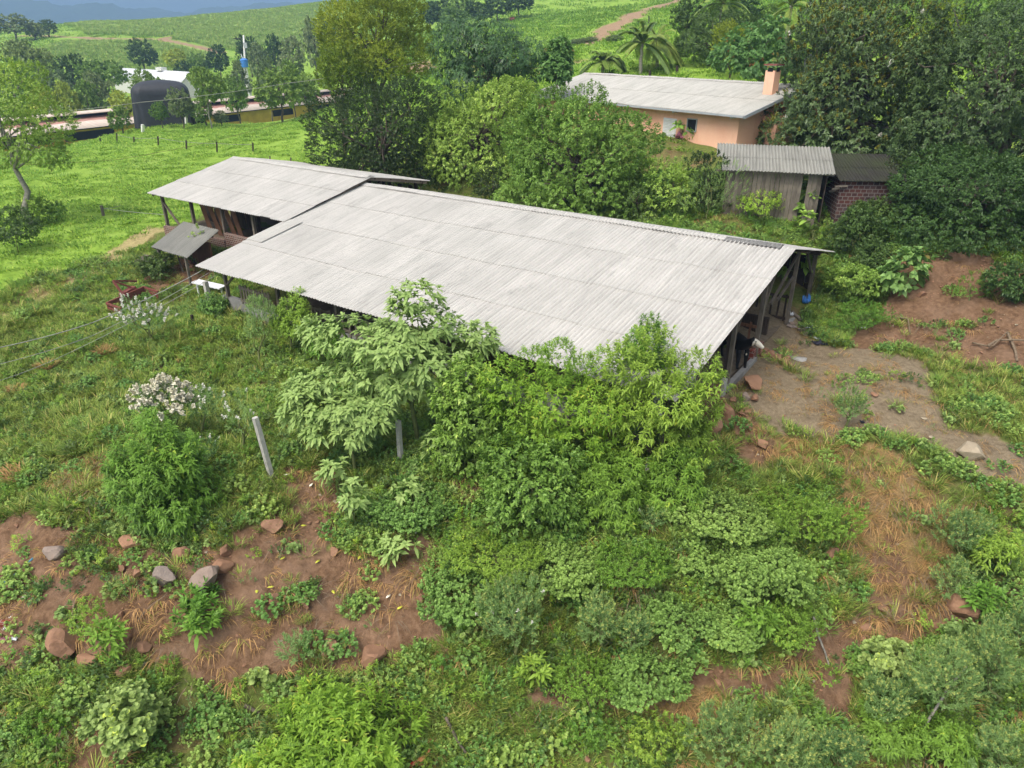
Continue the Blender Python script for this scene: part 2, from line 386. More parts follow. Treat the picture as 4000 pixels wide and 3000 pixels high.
def house_wall():
    t = NT('salmon_plaster'); o = t.obj(); n = t.noise(.7, 5, .6, o); st = t.noise(1.0, 5, .7, t.mapv(o, (2.2, 2.2, .5))); g = t.noise(18, 3, .5, o)
    c = t.ramp(n, [(.3, srgb(238,180,150)), (.7, srgb(245,196,166))])
    c = t.mix(t.ramp(st, [(.56, 0.), (.8, .6)]), c, srgb(214,140,104))
    c = t.mix(t.ramp(g, [(.5, 0.), (.8, .15)]), c, srgb(150,110,90))
    return t.done(t.pbr(c, .9, .2, g, .2, .01))
M['salmon'] = house_wall()
def pig_roof():
    t = NT('rusty_pale_roof'); uv = t.n('ShaderNodeUVMap').outputs[0]; n = t.noise(.12, 5, .6, uv); s = t.noise(1.0, 4, .6, t.mapv(uv, (1.6, .15, 1)))
    c = t.mix(t.ramp(s, [(.4, .2), (.7, .8)]), srgb(206,194,182), srgb(186,162,146))
    sep = t.n('ShaderNodeSeparateXYZ'); t.t.links.new(uv, sep.inputs[0])
    k = t.math('ADD', t.math('MULTIPLY', sep.outputs[1], .22), t.math('MULTIPLY', n, .5))
    c = t.mix(t.ramp(k, [(.95, 0.), (1.2, .7)]), c, srgb(150,84,72))
    return t.done(t.pbr(c, .8, .25))
M['pig_roof'] = pig_roof()
M['yellow_wall'] = plain('ochre_wall', srgb(190,156,70), .85, .2, .2, .8)
# ------------------------------------------------------------------ ground masks (polygons laid on the ground)
def gpoly(pts): return np.array([hit(*p)[:2] for p in pts])
def inpoly(x, y, poly):
    c = np.zeros(x.shape, bool); n = len(poly); j = n - 1
    for i in range(n):
        xi, yi = poly[i]; xj, yj = poly[j]
        k = ((yi > y) != (yj > y)) & (x < (xj - xi) * (y - yi) / (yj - yi + 1e-12) + xi)
        c ^= k; j = i
    return c
POLY = {k: [gpoly(q) for q in v] for k, v in {
 'soil': [[(-60,1110),(120,1135),(250,1140),(330,1180),(420,1190),(540,1130),(600,1080),(640,1020),(730,1005),(750,1080),(715,1180),(860,1190),(940,1180),(900,1250),(930,1330),(980,1420),(860,1420),(700,1470),(560,1450),(480,1480),(300,1400),(170,1460),(-60,1440)],
          [(1100,1480),(1200,1550),(1320,1560),(1500,1490),(1640,1490),(1740,1470),(1800,1600),(1850,1600),(1830,1440),(1950,1370),(2030,1400),(2260,1340),(2260,1250),(2010,1255),(1920,1180),(1850,1230),(1860,1340),(1760,1370),(1620,1430),(1480,1450),(1400,1500),(1250,1500)],
          [(1800,720),(1900,690),(1930,620),(1985,545),(2260,600),(2260,800),(2080,790),(1950,760),(1850,760)],
          [(1560,870),(1640,900),(1680,960),(1640,1010),(1600,990),(1600,930),(1560,900)],
          [(1000,1010),(1060,1010),(1080,1060),(1020,1090),(990,1040)],
          [(90,1560),(280,1600),(330,1700),(120,1700)],[(330,580),(440,560),(450,600),(360,640)]],
 'yard': [[(1590,700),(1720,690),(1740,720),(1800,745),(1900,760),(1990,790),(2010,850),(2040,910),(2120,935),(2260,1000),(2260,1090),(2120,1040),(2060,1000),(1930,950),(1800,950),(1640,900),(1560,850),(1545,850)],
          [(1560,690),(1700,650),(1740,690),(1720,720)]],
 'straw': [[(1640,920),(1800,930),(1900,980),(1990,1050),(2100,1090),(2100,1190),(2000,1200),(1960,1290),(1860,1290),(1830,1200),(1840,1080),(1800,1000),(1650,970)],
           [(130,1000),(200,985),(260,960),(300,990),(250,1060),(250,1100),(140,1090),(110,1050)],
           [(1850,1240),(1990,1200),(2090,1230),(2010,1330),(1900,1340)],[(1780,1380),(1900,1350),(1960,1380),(1880,1440)],
           [(1480,1480),(1580,1480),(1560,1560),(1400,1560),(1330,1560)],[(820,1210),(1000,1230),(1000,1300),(900,1300)]],
 'rubble': [[(1545,850),(1610,850),(1700,900),(1690,980),(1640,1020),(1560,1010),(1510,960)]],
 'sparse': [[(1880,770),(2000,760),(2260,790),(2260,1000),(2110,940),(2020,890),(1960,830)],[(1600,930),(1900,960),(2060,1020),(2140,1080),(2110,1180),(1990,1090),(1850,1030),(1640,990)]],
 'pasture': [[(-300,100),(-300,640),(-60,680),(60,610),(200,560),(372,490),(425,440),(500,345),(700,345),(740,230),(660,240),(480,270),(330,300),(200,315),(120,325),(60,330)]],
 'track': [[(-20,680),(40,640),(130,600),(240,545),(320,505),(362,484),(378,496),(345,520),(300,548),(220,590),(120,640),(30,700)]],
}.items()}
def wpoly(kind, X, Y, warp=.9, s=31):
    k = np.minimum(np.hypot(X, Y) / 22, 3)
    wx = X + fbm(X / 1.1 / k, Y / 1.1 / k, s, 4) * warp * k; wy = Y + fbm(X / 1.1 / k, Y / 1.1 / k, s + 7, 4) * warp * k
    m = np.zeros(X.shape, bool)
    for p in POLY[kind]: m |= inpoly(wx, wy, p)
    return m
roads_px = [([(40,78),(130,80),(200,83),(290,84),(345,86),(372,80)], 5.0), ([(348,86),(385,92),(430,102),(460,108),(475,114)], 5.0),
            ([(1480,-4),(1420,15),(1370,36),(1335,52),(1310,66)], 7.0), ([(1310,66),(1290,85),(1268,98)], 5.0), ([(1210,140),(1130,150),(1060,148),(900,140)], 6.0)]
def gp2(pts): return np.array([hit(*p)[:2] if len(p) == 2 else [xat(p[0], p[1], 16.), p[1]] for p in pts])
ROADS = [(np.array([hit(*q)[:2] for q in p]), w) for p, w in roads_px]
CORN = [gp2(p) for p in [[(190,76),(300,78),(345,80),(372,75),(400,395,0),(560,420,0),(735,440,0),(700,500,0),(500,470,0),(330,455,0),(200,430,0),(140,405,0)],
                          [(150,92),(230,92),(335,92),(350,97),(420,112),(455,120),(470,150),(420,160),(300,152),(200,150),(100,130),(90,108)],
                          [(372,84),(400,392,0),(560,418,0),(735,436,0),(735,90),(690,112),(640,95),(560,100),(520,110),(470,106),(430,96)]]]
def roadmask(X, Y):
    m = np.zeros(X.shape)
    for P, w in ROADS:
        for a, b in zip(P[:-1], P[1:]):
            d = b - a; t = np.clip(((X - a[0]) * d[0] + (Y - a[1]) * d[1]) / (d @ d), 0, 1)
            ds = np.hypot(X - a[0] - t * d[0], Y - a[1] - t * d[1]) + fbm(X / 6, Y / 6, 77, 3) * w * .35
            m = np.maximum(m, sstep(w * .62, w * .38, ds))
    return m

# ------------------------------------------------------------------ ground sheet
az = np.concatenate([np.linspace(-100, -44, 60)[:-1], np.linspace(-44, 44, 560), np.linspace(44, 100, 60)[1:]])
rr = np.geomspace(3.0, 1500.0, 760)
AZ, RR = np.meshgrid(np.radians(az), rr)
GX, GY = RR * np.sin(AZ), RR * np.cos(AZ)
GZ = H(GX, GY)
soil = wpoly('soil', GX, GY); yard = wpoly('yard', GX, GY, 1.1); strw = wpoly('straw', GX, GY, 1.1); past = wpoly('pasture', GX, GY, .8); trk = wpoly('track', GX, GY, .8)
far = sstep(52, 75, RR)
road = roadmask(GX, GY)
corn = np.zeros(GX.shape)
for p in CORN: corn[inpoly(GX, GY, p)] = 1
past = np.maximum(past, far * (1 - corn))
GZ = GZ + soil * (fbm(GX / .35, GY / .35, 51, 3) * .12 + fbm(GX / 1.3, GY / 1.3, 57, 3) * .16 + .02) * (RR < 45)
nr, nc = GX.shape
idx = np.arange(nr * nc).reshape(nr, nc)
Fq = np.stack([idx[:-1, :-1], idx[:-1, 1:], idx[1:, 1:], idx[1:, :-1]], -1).reshape(-1, 4)
def ground_mat():
    t = NT('ground_soil_and_grass'); o = t.obj()
    m1 = t.n('ShaderNodeSeparateColor'); t.t.links.new(t.attr('m1', 'Color'), m1.inputs[0])
    m2 = t.n('ShaderNodeSeparateColor'); t.t.links.new(t.attr('m2', 'Color'), m2.inputs[0])
    n1 = t.noise(.8, 6, .62, o); n2 = t.noise(5.5, 6, .66, o); n3 = t.noise(26, 4, .65, o); n4 = t.noise(.11, 4, .6, o)
    weed = t.ramp(n2, [(.3, srgb(78,86,42)), (.55, srgb(104,116,56)), (.75, srgb(126,108,72))])
    weed = t.mix(t.ramp(t.noise(.45, 5, .65, o), [(.5, 0.), (.66, .8)]), weed, srgb(126,98,76))
    soilc = t.ramp(n2, [(.28, srgb(84,63,46)), (.5, srgb(112,86,64)), (.72, srgb(138,110,86))])
    soilc = t.mix(t.ramp(n1, [(.45, 0.), (.7, .45)]), soilc, srgb(154,126,104))
    soilc = t.mix(t.ramp(n3, [(.6, 0.), (.72, .5)]), soilc, srgb(168,140,118))
    yardc = t.ramp(n2, [(.3, srgb(108,94,74)), (.7, srgb(142,127,104))])
    yardc = t.mix(t.ramp(n3, [(.5, 0.), (.7, .6)]), yardc, srgb(166,150,118))
    strc = t.ramp(n3, [(.35, srgb(118,94,62)), (.65, srgb(156,132,90))])
    pc = t.ramp(n1, [(.28, srgb(112,142,50)), (.5, srgb(134,164,62)), (.75, srgb(148,174,80))])
    pc = t.mix(t.ramp(n2, [(.5, 0.), (.75, .5)]), pc, srgb(92,128,42))
    pc = t.mix(t.ramp(n4, [(.5, 0.), (.72, .5)]), pc, srgb(142,162,86))
    tr = t.ramp(n2, [(.3, srgb(140,128,82)), (.6, srgb(178,162,116)), (.8, srgb(130,142,72))])
    cc = t.ramp(n1, [(.3, srgb(108,142,60)), (.7, srgb(134,166,78))])
    rd = t.ramp(n1, [(.3, srgb(142,116,90)), (.7, srgb(164,138,110))])
    c = t.mix(m2.outputs[0], weed, pc); c = t.mix(m2.outputs[2], c, cc); c = t.mix(m1.outputs[2], c, strc); c = t.mix(m1.outputs[0], c, soilc)
    c = t.mix(m1.outputs[1], c, yardc); c = t.mix(m2.outputs[1], c, tr)
    rdm = t.attr('m3'); c = t.mix(rdm, c, rd)
    hsum = t.math('ADD', n2, t.math('MULTIPLY', n3, .5))
    return t.done(t.pbr(c, .95, .12, hsum, .9, .07))
M['ground'] = ground_mat()
gme = raw_mesh('ground', np.c_[GX.ravel(), GY.ravel(), GZ.ravel()], Fq, None, M['ground'], True)
def vcol(me, name, *ch):
    a = me.attributes.new(name, 'FLOAT_COLOR', 'POINT'); z = np.zeros(nr * nc)
    arr = np.stack([np.asarray(c, float).ravel() for c in ch] + [z] * (4 - len(ch)), -1); a.data.foreach_set('color', arr.astype(np.float32).ravel())
vcol(gme, 'm1', soil, yard, strw); vcol(gme, 'm2', past, trk, corn)
a3 = gme.attributes.new('m3', 'FLOAT', 'POINT'); a3.data.foreach_set('value', road.astype(np.float32).ravel())
ground = put('ground', gme); ground['kind'] = 'structure'

# ------------------------------------------------------------------ mountains beyond the crest
def mountain(name, r0, r1, a0, a1, prof, seed, colr, zlow):
    A = np.radians(np.linspace(a0, a1, 420)); Rr = np.linspace(r0, r1, 60)
    AA, RR2 = np.meshgrid(A, Rr); X = RR2 * np.sin(AA); Y = RR2 * np.cos(AA)
    k = np.clip((RR2 - r0) / (r1 - r0), 0, 1)
    Z = zlow + sstep(0, .8, k) * prof(np.degrees(AA)) * (1 + .25 * fbm(X / 420, Y / 420, seed, 4)) + fbm(X / 130, Y / 130, seed + 3, 4) * 34 * sstep(0, .15, k) + fbm(X / 22, Y / 22, seed + 9, 3) * 9
    i = np.arange(X.size).reshape(X.shape)
    Fm = np.stack([i[:-1, :-1], i[:-1, 1:], i[1:, 1:], i[1:, :-1]], -1).reshape(-1, 4)
    t = NT(name + '_forest'); o = t.obj(); n = t.noise(.05, 6, .7, o)
    mt = t.done(t.pbr(t.ramp(n, [(.3, tuple(q * .6 for q in colr[:3]) + (1,)), (.7, colr)]), .95, .1, n, 1., 6))
    ob = put(name, raw_mesh(name, np.c_[X.ravel(), Y.ravel(), Z.ravel()], Fm, None, mt, True)); ob['kind'] = 'structure'
mountain('hills', 2300, 3200, -62, 62, lambda a: 165 + 26 * np.sin(a * .11 + .5) + 14 * np.sin(a * .31), 5, srgb(70,92,56), -60)
mountain('mountains', 3900, 5400, -66, 66, lambda a: 320 + 26 * np.sin(a * .08 + 2.2) + 16 * np.sin(a * .27 + 1), 15, srgb(70,92,60), -40)
mountain('wooded_ridge', 620, 900, -62, -14, lambda a: 26 + 6 * np.sin(a * .5) - (a + 38) * .35, 25, srgb(58,78,40), -30)

# ------------------------------------------------------------------ leaves
def nz(v): return v / (np.linalg.norm(v, axis=-1, keepdims=True) + 1e-9)
def leaves(P, D, Un, L, W, shape='dia', fold=.25, droop=.2):
    """P base, D direction, Un upper normal -> verts, quads"""
    n = len(P); D = nz(D); S = nz(np.cross(D, Un)); Nn = np.cross(S, D)
    L = np.broadcast_to(L, (n,))[:, None]; W = np.broadcast_to(W, (n,))[:, None]
    g = np.array([0, 0, -1.0])
    if shape == 'dia':
        m = P + D * L * .45 + Nn * W * fold
        V = np.stack([P, m + S * W * .5, P + D * L + g * L * droop, m - S * W * .5], 1)
        Q = np.arange(n)[:, None] * 4 + np.arange(4)
        return V.reshape(-1, 3), Q, 1
    if shape == 'round':
        V = np.stack([P, P + D * L * .3 + S * W * .5 + Nn * W * fold, P + D * L * .75 + S * W * .42 + g * L * droop * .5 + Nn * W * fold * .6,
                      P + D * L + g * L * droop, P + D * L * .75 - S * W * .42 + g * L * droop * .5 + Nn * W * fold * .6, P + D * L * .3 - S * W * .5 + Nn * W * fold], 1)
        b = np.arange(n)[:, None] * 6; Q = np.stack([b + np.array([0, 1, 2, 3]), b + np.array([0, 3, 4, 5])], 1).reshape(-1, 4)
        return V.reshape(-1, 3), Q, 2
    # 'long': strip of three quads bending down
    ts = [(0, .12), (.33, 1), (.7, .75), (1, .06)]
    V = []
    for t, w in ts:
        c = P + D * L * t + g * L * droop * t * t + Nn * W * fold * (w if 0 < t < 1 else 0) * 0
        V += [c + S * W * .5 * w, c - S * W * .5 * w]
    V = np.stack(V, 1); b = np.arange(n)[:, None] * 8
    Q = np.stack([b + np.array([0, 1, 3, 2]), b + np.array([2, 3, 5, 4]), b + np.array([4, 5, 7, 6])], 1).reshape(-1, 4)
    return V.reshape(-1, 3), Q, 3
def rand_dir(n, rg):
    v = rg.normal(size=(n, 3)); return nz(v)
def sprigs(P, A, k, slen, L, W, ang=60, angj=15, shape='dia', fold=.25, droop=.2, rg=rng, tipbias=.5, vj=None):
    """k leaves spiralled along a twig of length slen at each P along axis A"""
    n = len(P); A = nz(A)
    ref = np.where(np.abs(A[:, 2:3]) < .9, np.array([[0, 0, 1.]]), np.array([[1., 0, 0]]))
    X = nz(np.cross(A, ref)); Y = np.cross(A, X)
    t = (np.arange(k) + rg.random((n, k))) / k; t = t ** tipbias
    ph = np.arange(k) * 2.39996 + rg.random((n, 1)) * 6.28 + rg.normal(size=(n, k)) * .3
    an = np.radians(ang * (1.15 - .55 * t) + rg.normal(size=(n, k)) * angj)
    rad = np.cos(ph)[..., None] * X[:, None] + np.sin(ph)[..., None] * Y[:, None]
    D = A[:, None] * np.cos(an)[..., None] + rad * np.sin(an)[..., None]
    Un = A[:, None] * np.sin(an)[..., None] - rad * np.cos(an)[..., None] + np.array([0, 0, .35])
    Pb = P[:, None] + A[:, None] * (t * slen)[..., None]
    sc = .7 + .6 * rg.random((n, k)); sc = sc * (1.1 - .45 * t)
    V, Q, per = leaves(Pb.reshape(-1, 3), D.reshape(-1, 3), Un.reshape(-1, 3), (L * sc).ravel(), (W * sc).ravel(), shape, fold, droop)
    base = rg.random((n, 1)) * .5 if vj is None else vj[:, None] * .5
    val = np.clip(base + .5 * rg.random((n, k)), 0, 1).ravel()
    return V, Q, np.repeat(val, per)
def join(parts):
    Vs, Qs, vs, o = [], [], [], 0
    for V, Q, v in parts:
        Vs.append(V); Qs.append(Q + o); vs.append(v); o += len(V)
    return np.concatenate(Vs), np.concatenate(Qs), np.concatenate(vs)
def lobes_for(rg, c, rx, ry, rz, nl, lr=(.3, .5), low=-.5, skirt=0):
    c = np.asarray(c, float); S = np.array([rx, ry, rz]); out = []
    for i in range(nl):
        d = rand_dir(1, rg)[0]; d = d / (np.abs(d) ** 3.2).sum() ** (1 / 3.2); d[2] = max(d[2], low) if d[2] < low else d[2]
        r = rg.uniform(*lr); k = (1 - r) * rg.uniform(.72, 1.02)
        out.append((c + d * S * k, S * r * rg.uniform(.8, 1.15, 3)))
    for i in range(skirt):
        a = i / max(1, skirt) * 6.283 + rg.normal() * .2; r = rg.uniform(.24, .36)
        out.append((c + np.array([math.cos(a) * rx * .74, math.sin(a) * ry * .74, -rz * rg.uniform(.62, .92)]), np.array([rx * r, ry * r, rz * r * 1.1])))
    out.append((c, S * .55))
    return out
def crown_points(rg, lobes, n, center, inner=.15, shell=(.82, 1.05), gap=.8):
    A = np.array([(r[0] * r[1] + r[1] * r[2] + r[0] * r[2]) for _, r in lobes]); pk = rg.choice(len(lobes), int(n * 2.2), p=A / A.sum())
    C = np.array([l[0] for l in lobes])[pk]; S = np.array([l[1] for l in lobes])[pk]
    d = rand_dir(len(pk), rg); f = rg.uniform(*shell, size=(len(pk), 1)); ins = rg.random((len(pk), 1)) < inner; f = np.where(ins, rg.uniform(.3, .8, (len(pk), 1)), f)
    P = C + d * S * f
    keep = np.ones(len(P), bool)
    for i, (c, s) in enumerate(lobes):
        keep &= ~(((((P - c) / (s * gap)) ** 2).sum(1) < 1) & (pk != i) & ~ins[:, 0])
    P, d, C, pk = P[keep][:n], d[keep][:n], C[keep][:n], pk[keep][:n]
    out = nz(P - np.asarray(center))
    return P, nz(d * .6 + out * .5), pk
SP_ = {  # leaf kinds: material, leaves per twig, twig length / leaf length / width (m), angle, shape, fold, droop, up bias
 'citrus': dict(m='lf_citrus', k=9, s=.3, L=.17, W=.09, ang=62, up=.25, droop=.15),
 'mid':    dict(m='lf_mid', k=10, s=.34, L=.19, W=.1, ang=62, up=.35, droop=.25),
 'yellow': dict(m='lf_yellow', k=11, s=.5, L=.22, W=.1, ang=50, up=.6, droop=.1),
 'mango':  dict(m='lf_mango', k=10, s=.25, L=.34, W=.085, ang=80, up=.3, droop=.55, shape='long'),
 'olive':  dict(m='lf_olive', k=9, s=.25, L=.24, W=.1, ang=66, up=.35, droop=.3),
 'redtip': dict(m='lf_redtip', k=7, s=.35, L=.42, W=.32, ang=66, up=.6, droop=.25),
 'dark':   dict(m='lf_dark', k=9, s=.28, L=.17, W=.085, ang=62, up=.3, droop=.2),
 'willow': dict(m='lf_willow', k=15, s=.34, L=.2, W=.058, ang=72, up=1.3, droop=.35),
 'lime':   dict(m='lf_lime', k=15, s=.34, L=.2, W=.056, ang=70, up=1.2, droop=.3),
 'silver': dict(m='lf_silver', k=10, s=.18, L=.33, W=.12, ang=72, up=.75, droop=.45, shape='long'),
 'vine':   dict(m='lf_vine', k=7, s=.22, L=.095, W=.095, ang=70, up=.9, droop=.15, shape='round', fold=.1),
 'round':  dict(m='lf_round', k=9, s=.22, L=.14, W=.14, ang=66, up=1.0, droop=.1, shape='round', fold=.12),
 'umbel':  dict(m='lf_umbel', k=16, s=.34, L=.13, W=.028, ang=48, up=1.3, droop=.05),
 'bigleaf':dict(m='lf_mid', k=12, s=.5, L=.5, W=.24, ang=70, up=1.2, droop=.4, shape='long'),
 'weed':   dict(m='lf_willow', k=9, s=.16, L=.1, W=.05, ang=66, up=.9, droop=.2),
 'lance':  dict(m='lf_willow', k=12, s=.45, L=.3, W=.085, ang=60, up=1.6, droop=.3, shape='long'),
 'bg':     dict(m='lf_bg', k=8, s=.7, L=.6, W=.36, ang=62, up=.3, droop=.1),
}
def foliage(sp, P, A, rg, scale=1., pk=None, kmul=1.):
    d = SP_[sp]
    vj = None
    if pk is not None:
        lob = rg.random(pk.max() + 1); vj = np.clip(lob[pk] * .6 + rg.random(len(pk)) * .4, 0, 1)
    A = nz(A + np.array([0, 0, d['up']]))
    return sprigs(P, A, max(3, int(d['k'] * kmul)), d['s'] * scale, d['L'] * scale, d['W'] * scale, d['ang'], 14, d.get('shape', 'dia'), d.get('fold', .25), d['droop'], rg, vj=vj)
def limb_path(a, b, rg, wob=.08, n=5):
    a = np.asarray(a, float); b = np.asarray(b, float); L = np.linalg.norm(b - a)
    t = np.linspace(0, 1, n)[:, None]; p = a + (b - a) * t
    p[1:-1] += rg.normal(size=(n - 2, 3)) * L * wob
    p[:, 2] += np.sin(np.pi * t[:, 0]) * L * .06
    return p

def make_tree(name, label, cat, base, ctr, rx, ry, rz, sp, nl=12, n_leaf=20000, group=None, scale=1., bark='bark', tr=.16, lr=(.3, .5), tips=None, lobes=None, inner=.15, seed=0, low=-.5, fork=None, sink=.25, trunk_top=None, gap=.8, skirt=0):
    rg = np.random.default_rng(seed + 11); base = np.asarray(base, float); ctr = np.asarray(ctr, float)
    root = thing(name, label, cat, base, group)
    if lobes is None: lobes = lobes_for(rg, ctr, rx, ry, rz, nl, lr, low, skirt)
    mb = MB()
    top = np.asarray(trunk_top if trunk_top is not None else ctr + np.array([0, 0, rz * .1]), float)
    st = base - np.array([0, 0, sink])
    pth = limb_path(st, top, rg, min(.035, .12 / np.linalg.norm(top - st)), 7); mb.tube(pth, np.linspace(tr, tr * .35, 7), 8, .5)
    for c, s in lobes[:-1]:
        i = rg.integers(2, 6); mb.tube(limb_path(pth[i], c, rg, .07, 5), np.linspace(tr * (1 - i / 8) * .6, tr * .1, 5), 5, .5)
    mb.build('trunk', M[bark], root, True)
    d = SP_[sp]; ns = int(n_leaf / d['k'])
    P, A, pk = crown_points(rg, lobes, ns, ctr - np.array([0, 0, rz * .3]), inner, gap=gap)
    V, Q, v = foliage(sp, P, A, rg, scale, pk)
    put('crown', raw_mesh(name + '_crown', V - base, Q, v, M[d['m']]), root)
    if tips:
        for nm, mat, frac, size, k in tips:
            sel = np.nonzero((rg.random(len(P)) < frac) & (A[:, 2] > -.1))[0]
            if len(sel) == 0: continue
            Ax = nz(A[sel] + np.array([0, 0, 1.])); Pt = P[sel] + Ax * d['s'] * scale * .8
            V, Q, v = sprigs(Pt, Ax, k, size, size * .55, size * .4, 50, 25, 'dia', .1, 0, rg)
            if nm == 'bloom':
                per = len(Q) // len(sel)
                for j in range(min(len(sel), 40)): put(nm, raw_mesh(nm, V[j * per * 4:(j + 1) * per * 4] - base, Q[:per], v[:per], M[mat]), root)
            else: put(nm, raw_mesh(name + '_' + nm, V - base, Q, v, M[mat]), root)
    return root
def tree_px(name, label, cat, px, Y, x0, x1, top, bot, sp, depth=.9, **kw):
    base = col(px, Y); zt, zb = zpix(top, Y), zpix(bot, Y); zb = max(zb, base[2] + .1)
    zc = (zt + zb) / 2; m = ppm(Y, zc)
    rx = (x1 - x0) / 2 / m; ctr = np.array([xat((x0 + x1) / 2, Y, zc), Y, zc])
    return make_tree(name, label, cat, base, ctr, rx, rx * depth, (zt - zb) / 2, sp, **kw)

# ------------------------------------------------------------------ scattered ground cover ("stuff"): instances of small tufts
def blades(n, spread, h, w, lean, rg, hj=.5):
    a = rg.random(n) * 6.283; r = spread * np.sqrt(rg.random(n)); P = np.c_[r * np.cos(a), r * np.sin(a), np.zeros(n) - .02]
    b = a + rg.normal(size=n) * .9; D = np.c_[np.cos(b) * lean, np.sin(b) * lean, np.ones(n)]
    Un = np.c_[-np.cos(b), -np.sin(b), np.ones(n) * .3]
    V, Q, per = leaves(P, D, Un, h * (1 - hj / 2 + hj * rg.random(n)), w, 'long', 0, lean * .8)
    return V, Q, np.repeat(rg.random(n), per)
def dome_sprigs(sp, n, r, h, rg, scale=1., kmul=1.):
    a = rg.random(n) * 6.283; q = np.sqrt(rg.random(n)); P = np.c_[r * q * np.cos(a), r * q * np.sin(a), h * (1 - q ** 2) * (.5 + .5 * rg.random(n))]
    A = np.c_[np.cos(a) * q, np.sin(a) * q, np.ones(n) * .7]
    return foliage(sp, P, A, rg, scale, None, kmul)
PROTO = {}
def proto(kind, i, data, mat):
    o = bpy.data.objects.new('%s_%02d' % (kind, i), raw_mesh('%s_%02d' % (kind, i), *data, M[mat]))
    if kind not in PROTO: PROTO[kind] = bpy.data.collections.new('tufts_' + kind)
    PROTO[kind].objects.link(o)
rg = np.random.default_rng(5)
for i in range(3): proto('grass', i, blades(46, .2, .42 + .1 * i, .02, .55, rg), 'grass')
proto('grass', 3, blades(30, .14, .7, .022, .5, rg), 'grass')
for i in range(2): proto('dry', i, blades(44, .28, .5, .018, 1.3, rg), 'straw')
proto('dry', 2, blades(30, .2, .6, .015, .8, rg), 'straw'); proto('dry', 3, blades(14, .2, .95, .016, 1.1, rg), 'twig')
for i, (s, n, r, h, sc, km) in enumerate([('weed', 16, .24, .22, .95, 1), ('weed', 22, .32, .3, 1., 1), ('vine', 30, .36, .2, .9, 1), ('vine', 36, .42, .32, 1., 1),
        ('willow', 7, .2, .35, .75, .8), ('umbel', 10, .22, .4, .8, .8), ('round', 9, .22, .28, .9, 1), ('dark', 14, .3, .3, .8, 1), ('lime', 8, .22, .3, .6, .8), ('lance', 4, .12, .3, .6, .8)]):
    proto('weed', i, dome_sprigs(s, n, r, h, rg, sc, km), SP_[s]['m'])
for i in range(3): proto('pasture', i, blades(34, .55, .34, .05, .6, rg), 'pasture')
for i in range(2):
    a = blades(44, .6, 1.9, .16, .35, rg, .3); proto('corn', i, a, 'lf_corn')
def scatter(name, kind, pts, scl, ids, label=None):
    n = len(pts); me = bpy.data.meshes.new(name); me.vertices.add(n); me.vertices.foreach_set('co', pts.astype(np.float32).ravel())
    r = np.zeros((n, 3), np.float32); r[:, 2] = rng.random(n) * 6.283; r[:, :2] = rng.normal(size=(n, 2)) * .12
    at = me.attributes.new('rot', 'FLOAT_VECTOR', 'POINT'); at.data.foreach_set('vector', r.ravel())
    at = me.attributes.new('scl', 'FLOAT', 'POINT'); at.data.foreach_set('value', scl.astype(np.float32))
    at = me.attributes.new('idx', 'INT', 'POINT'); at.data.foreach_set('value', ids.astype(np.int32))
    o = put(name, me); o['kind'] = 'stuff'
    if label: o['label'] = label
    g = bpy.data.node_groups.new(name + '_nodes', 'GeometryNodeTree')
    g.interface.new_socket('Geometry', in_out='INPUT', socket_type='NodeSocketGeometry'); g.interface.new_socket('Geometry', in_out='OUTPUT', socket_type='NodeSocketGeometry')
    i_ = g.nodes.new('NodeGroupInput'); o_ = g.nodes.new('NodeGroupOutput'); ip = g.nodes.new('GeometryNodeInstanceOnPoints'); ci = g.nodes.new('GeometryNodeCollectionInfo')
    ci.inputs[0].default_value = PROTO[kind]; ci.inputs['Separate Children'].default_value = True; ci.inputs['Reset Children'].default_value = True
    def na(nm, ty):
        q = g.nodes.new('GeometryNodeInputNamedAttribute'); q.data_type = ty; q.inputs[0].default_value = nm; return q.outputs[0]
    L = g.links.new
    L(i_.outputs[0], ip.inputs['Points']); L(ci.outputs[0], ip.inputs['Instance']); ip.inputs['Pick Instance'].default_value = True
    L(na('idx', 'INT'), ip.inputs['Instance Index']); L(na('rot', 'FLOAT_VECTOR'), ip.inputs['Rotation']); L(na('scl', 'FLOAT'), ip.inputs['Scale']); L(ip.outputs[0], o_.inputs[0])
    md = o.modifiers.new('tufts', 'NODES'); md.node_group = g
    return o
def sample(r0, r1, a0, a1, dens, rg):
    n = int(R(a1 - a0) / 2 * (r1 * r1 - r0 * r0) * dens)
    r = np.sqrt(rg.uniform(r0 * r0, r1 * r1, n)); a = np.radians(rg.uniform(a0, a1, n))
    return r * np.sin(a), r * np.cos(a), r
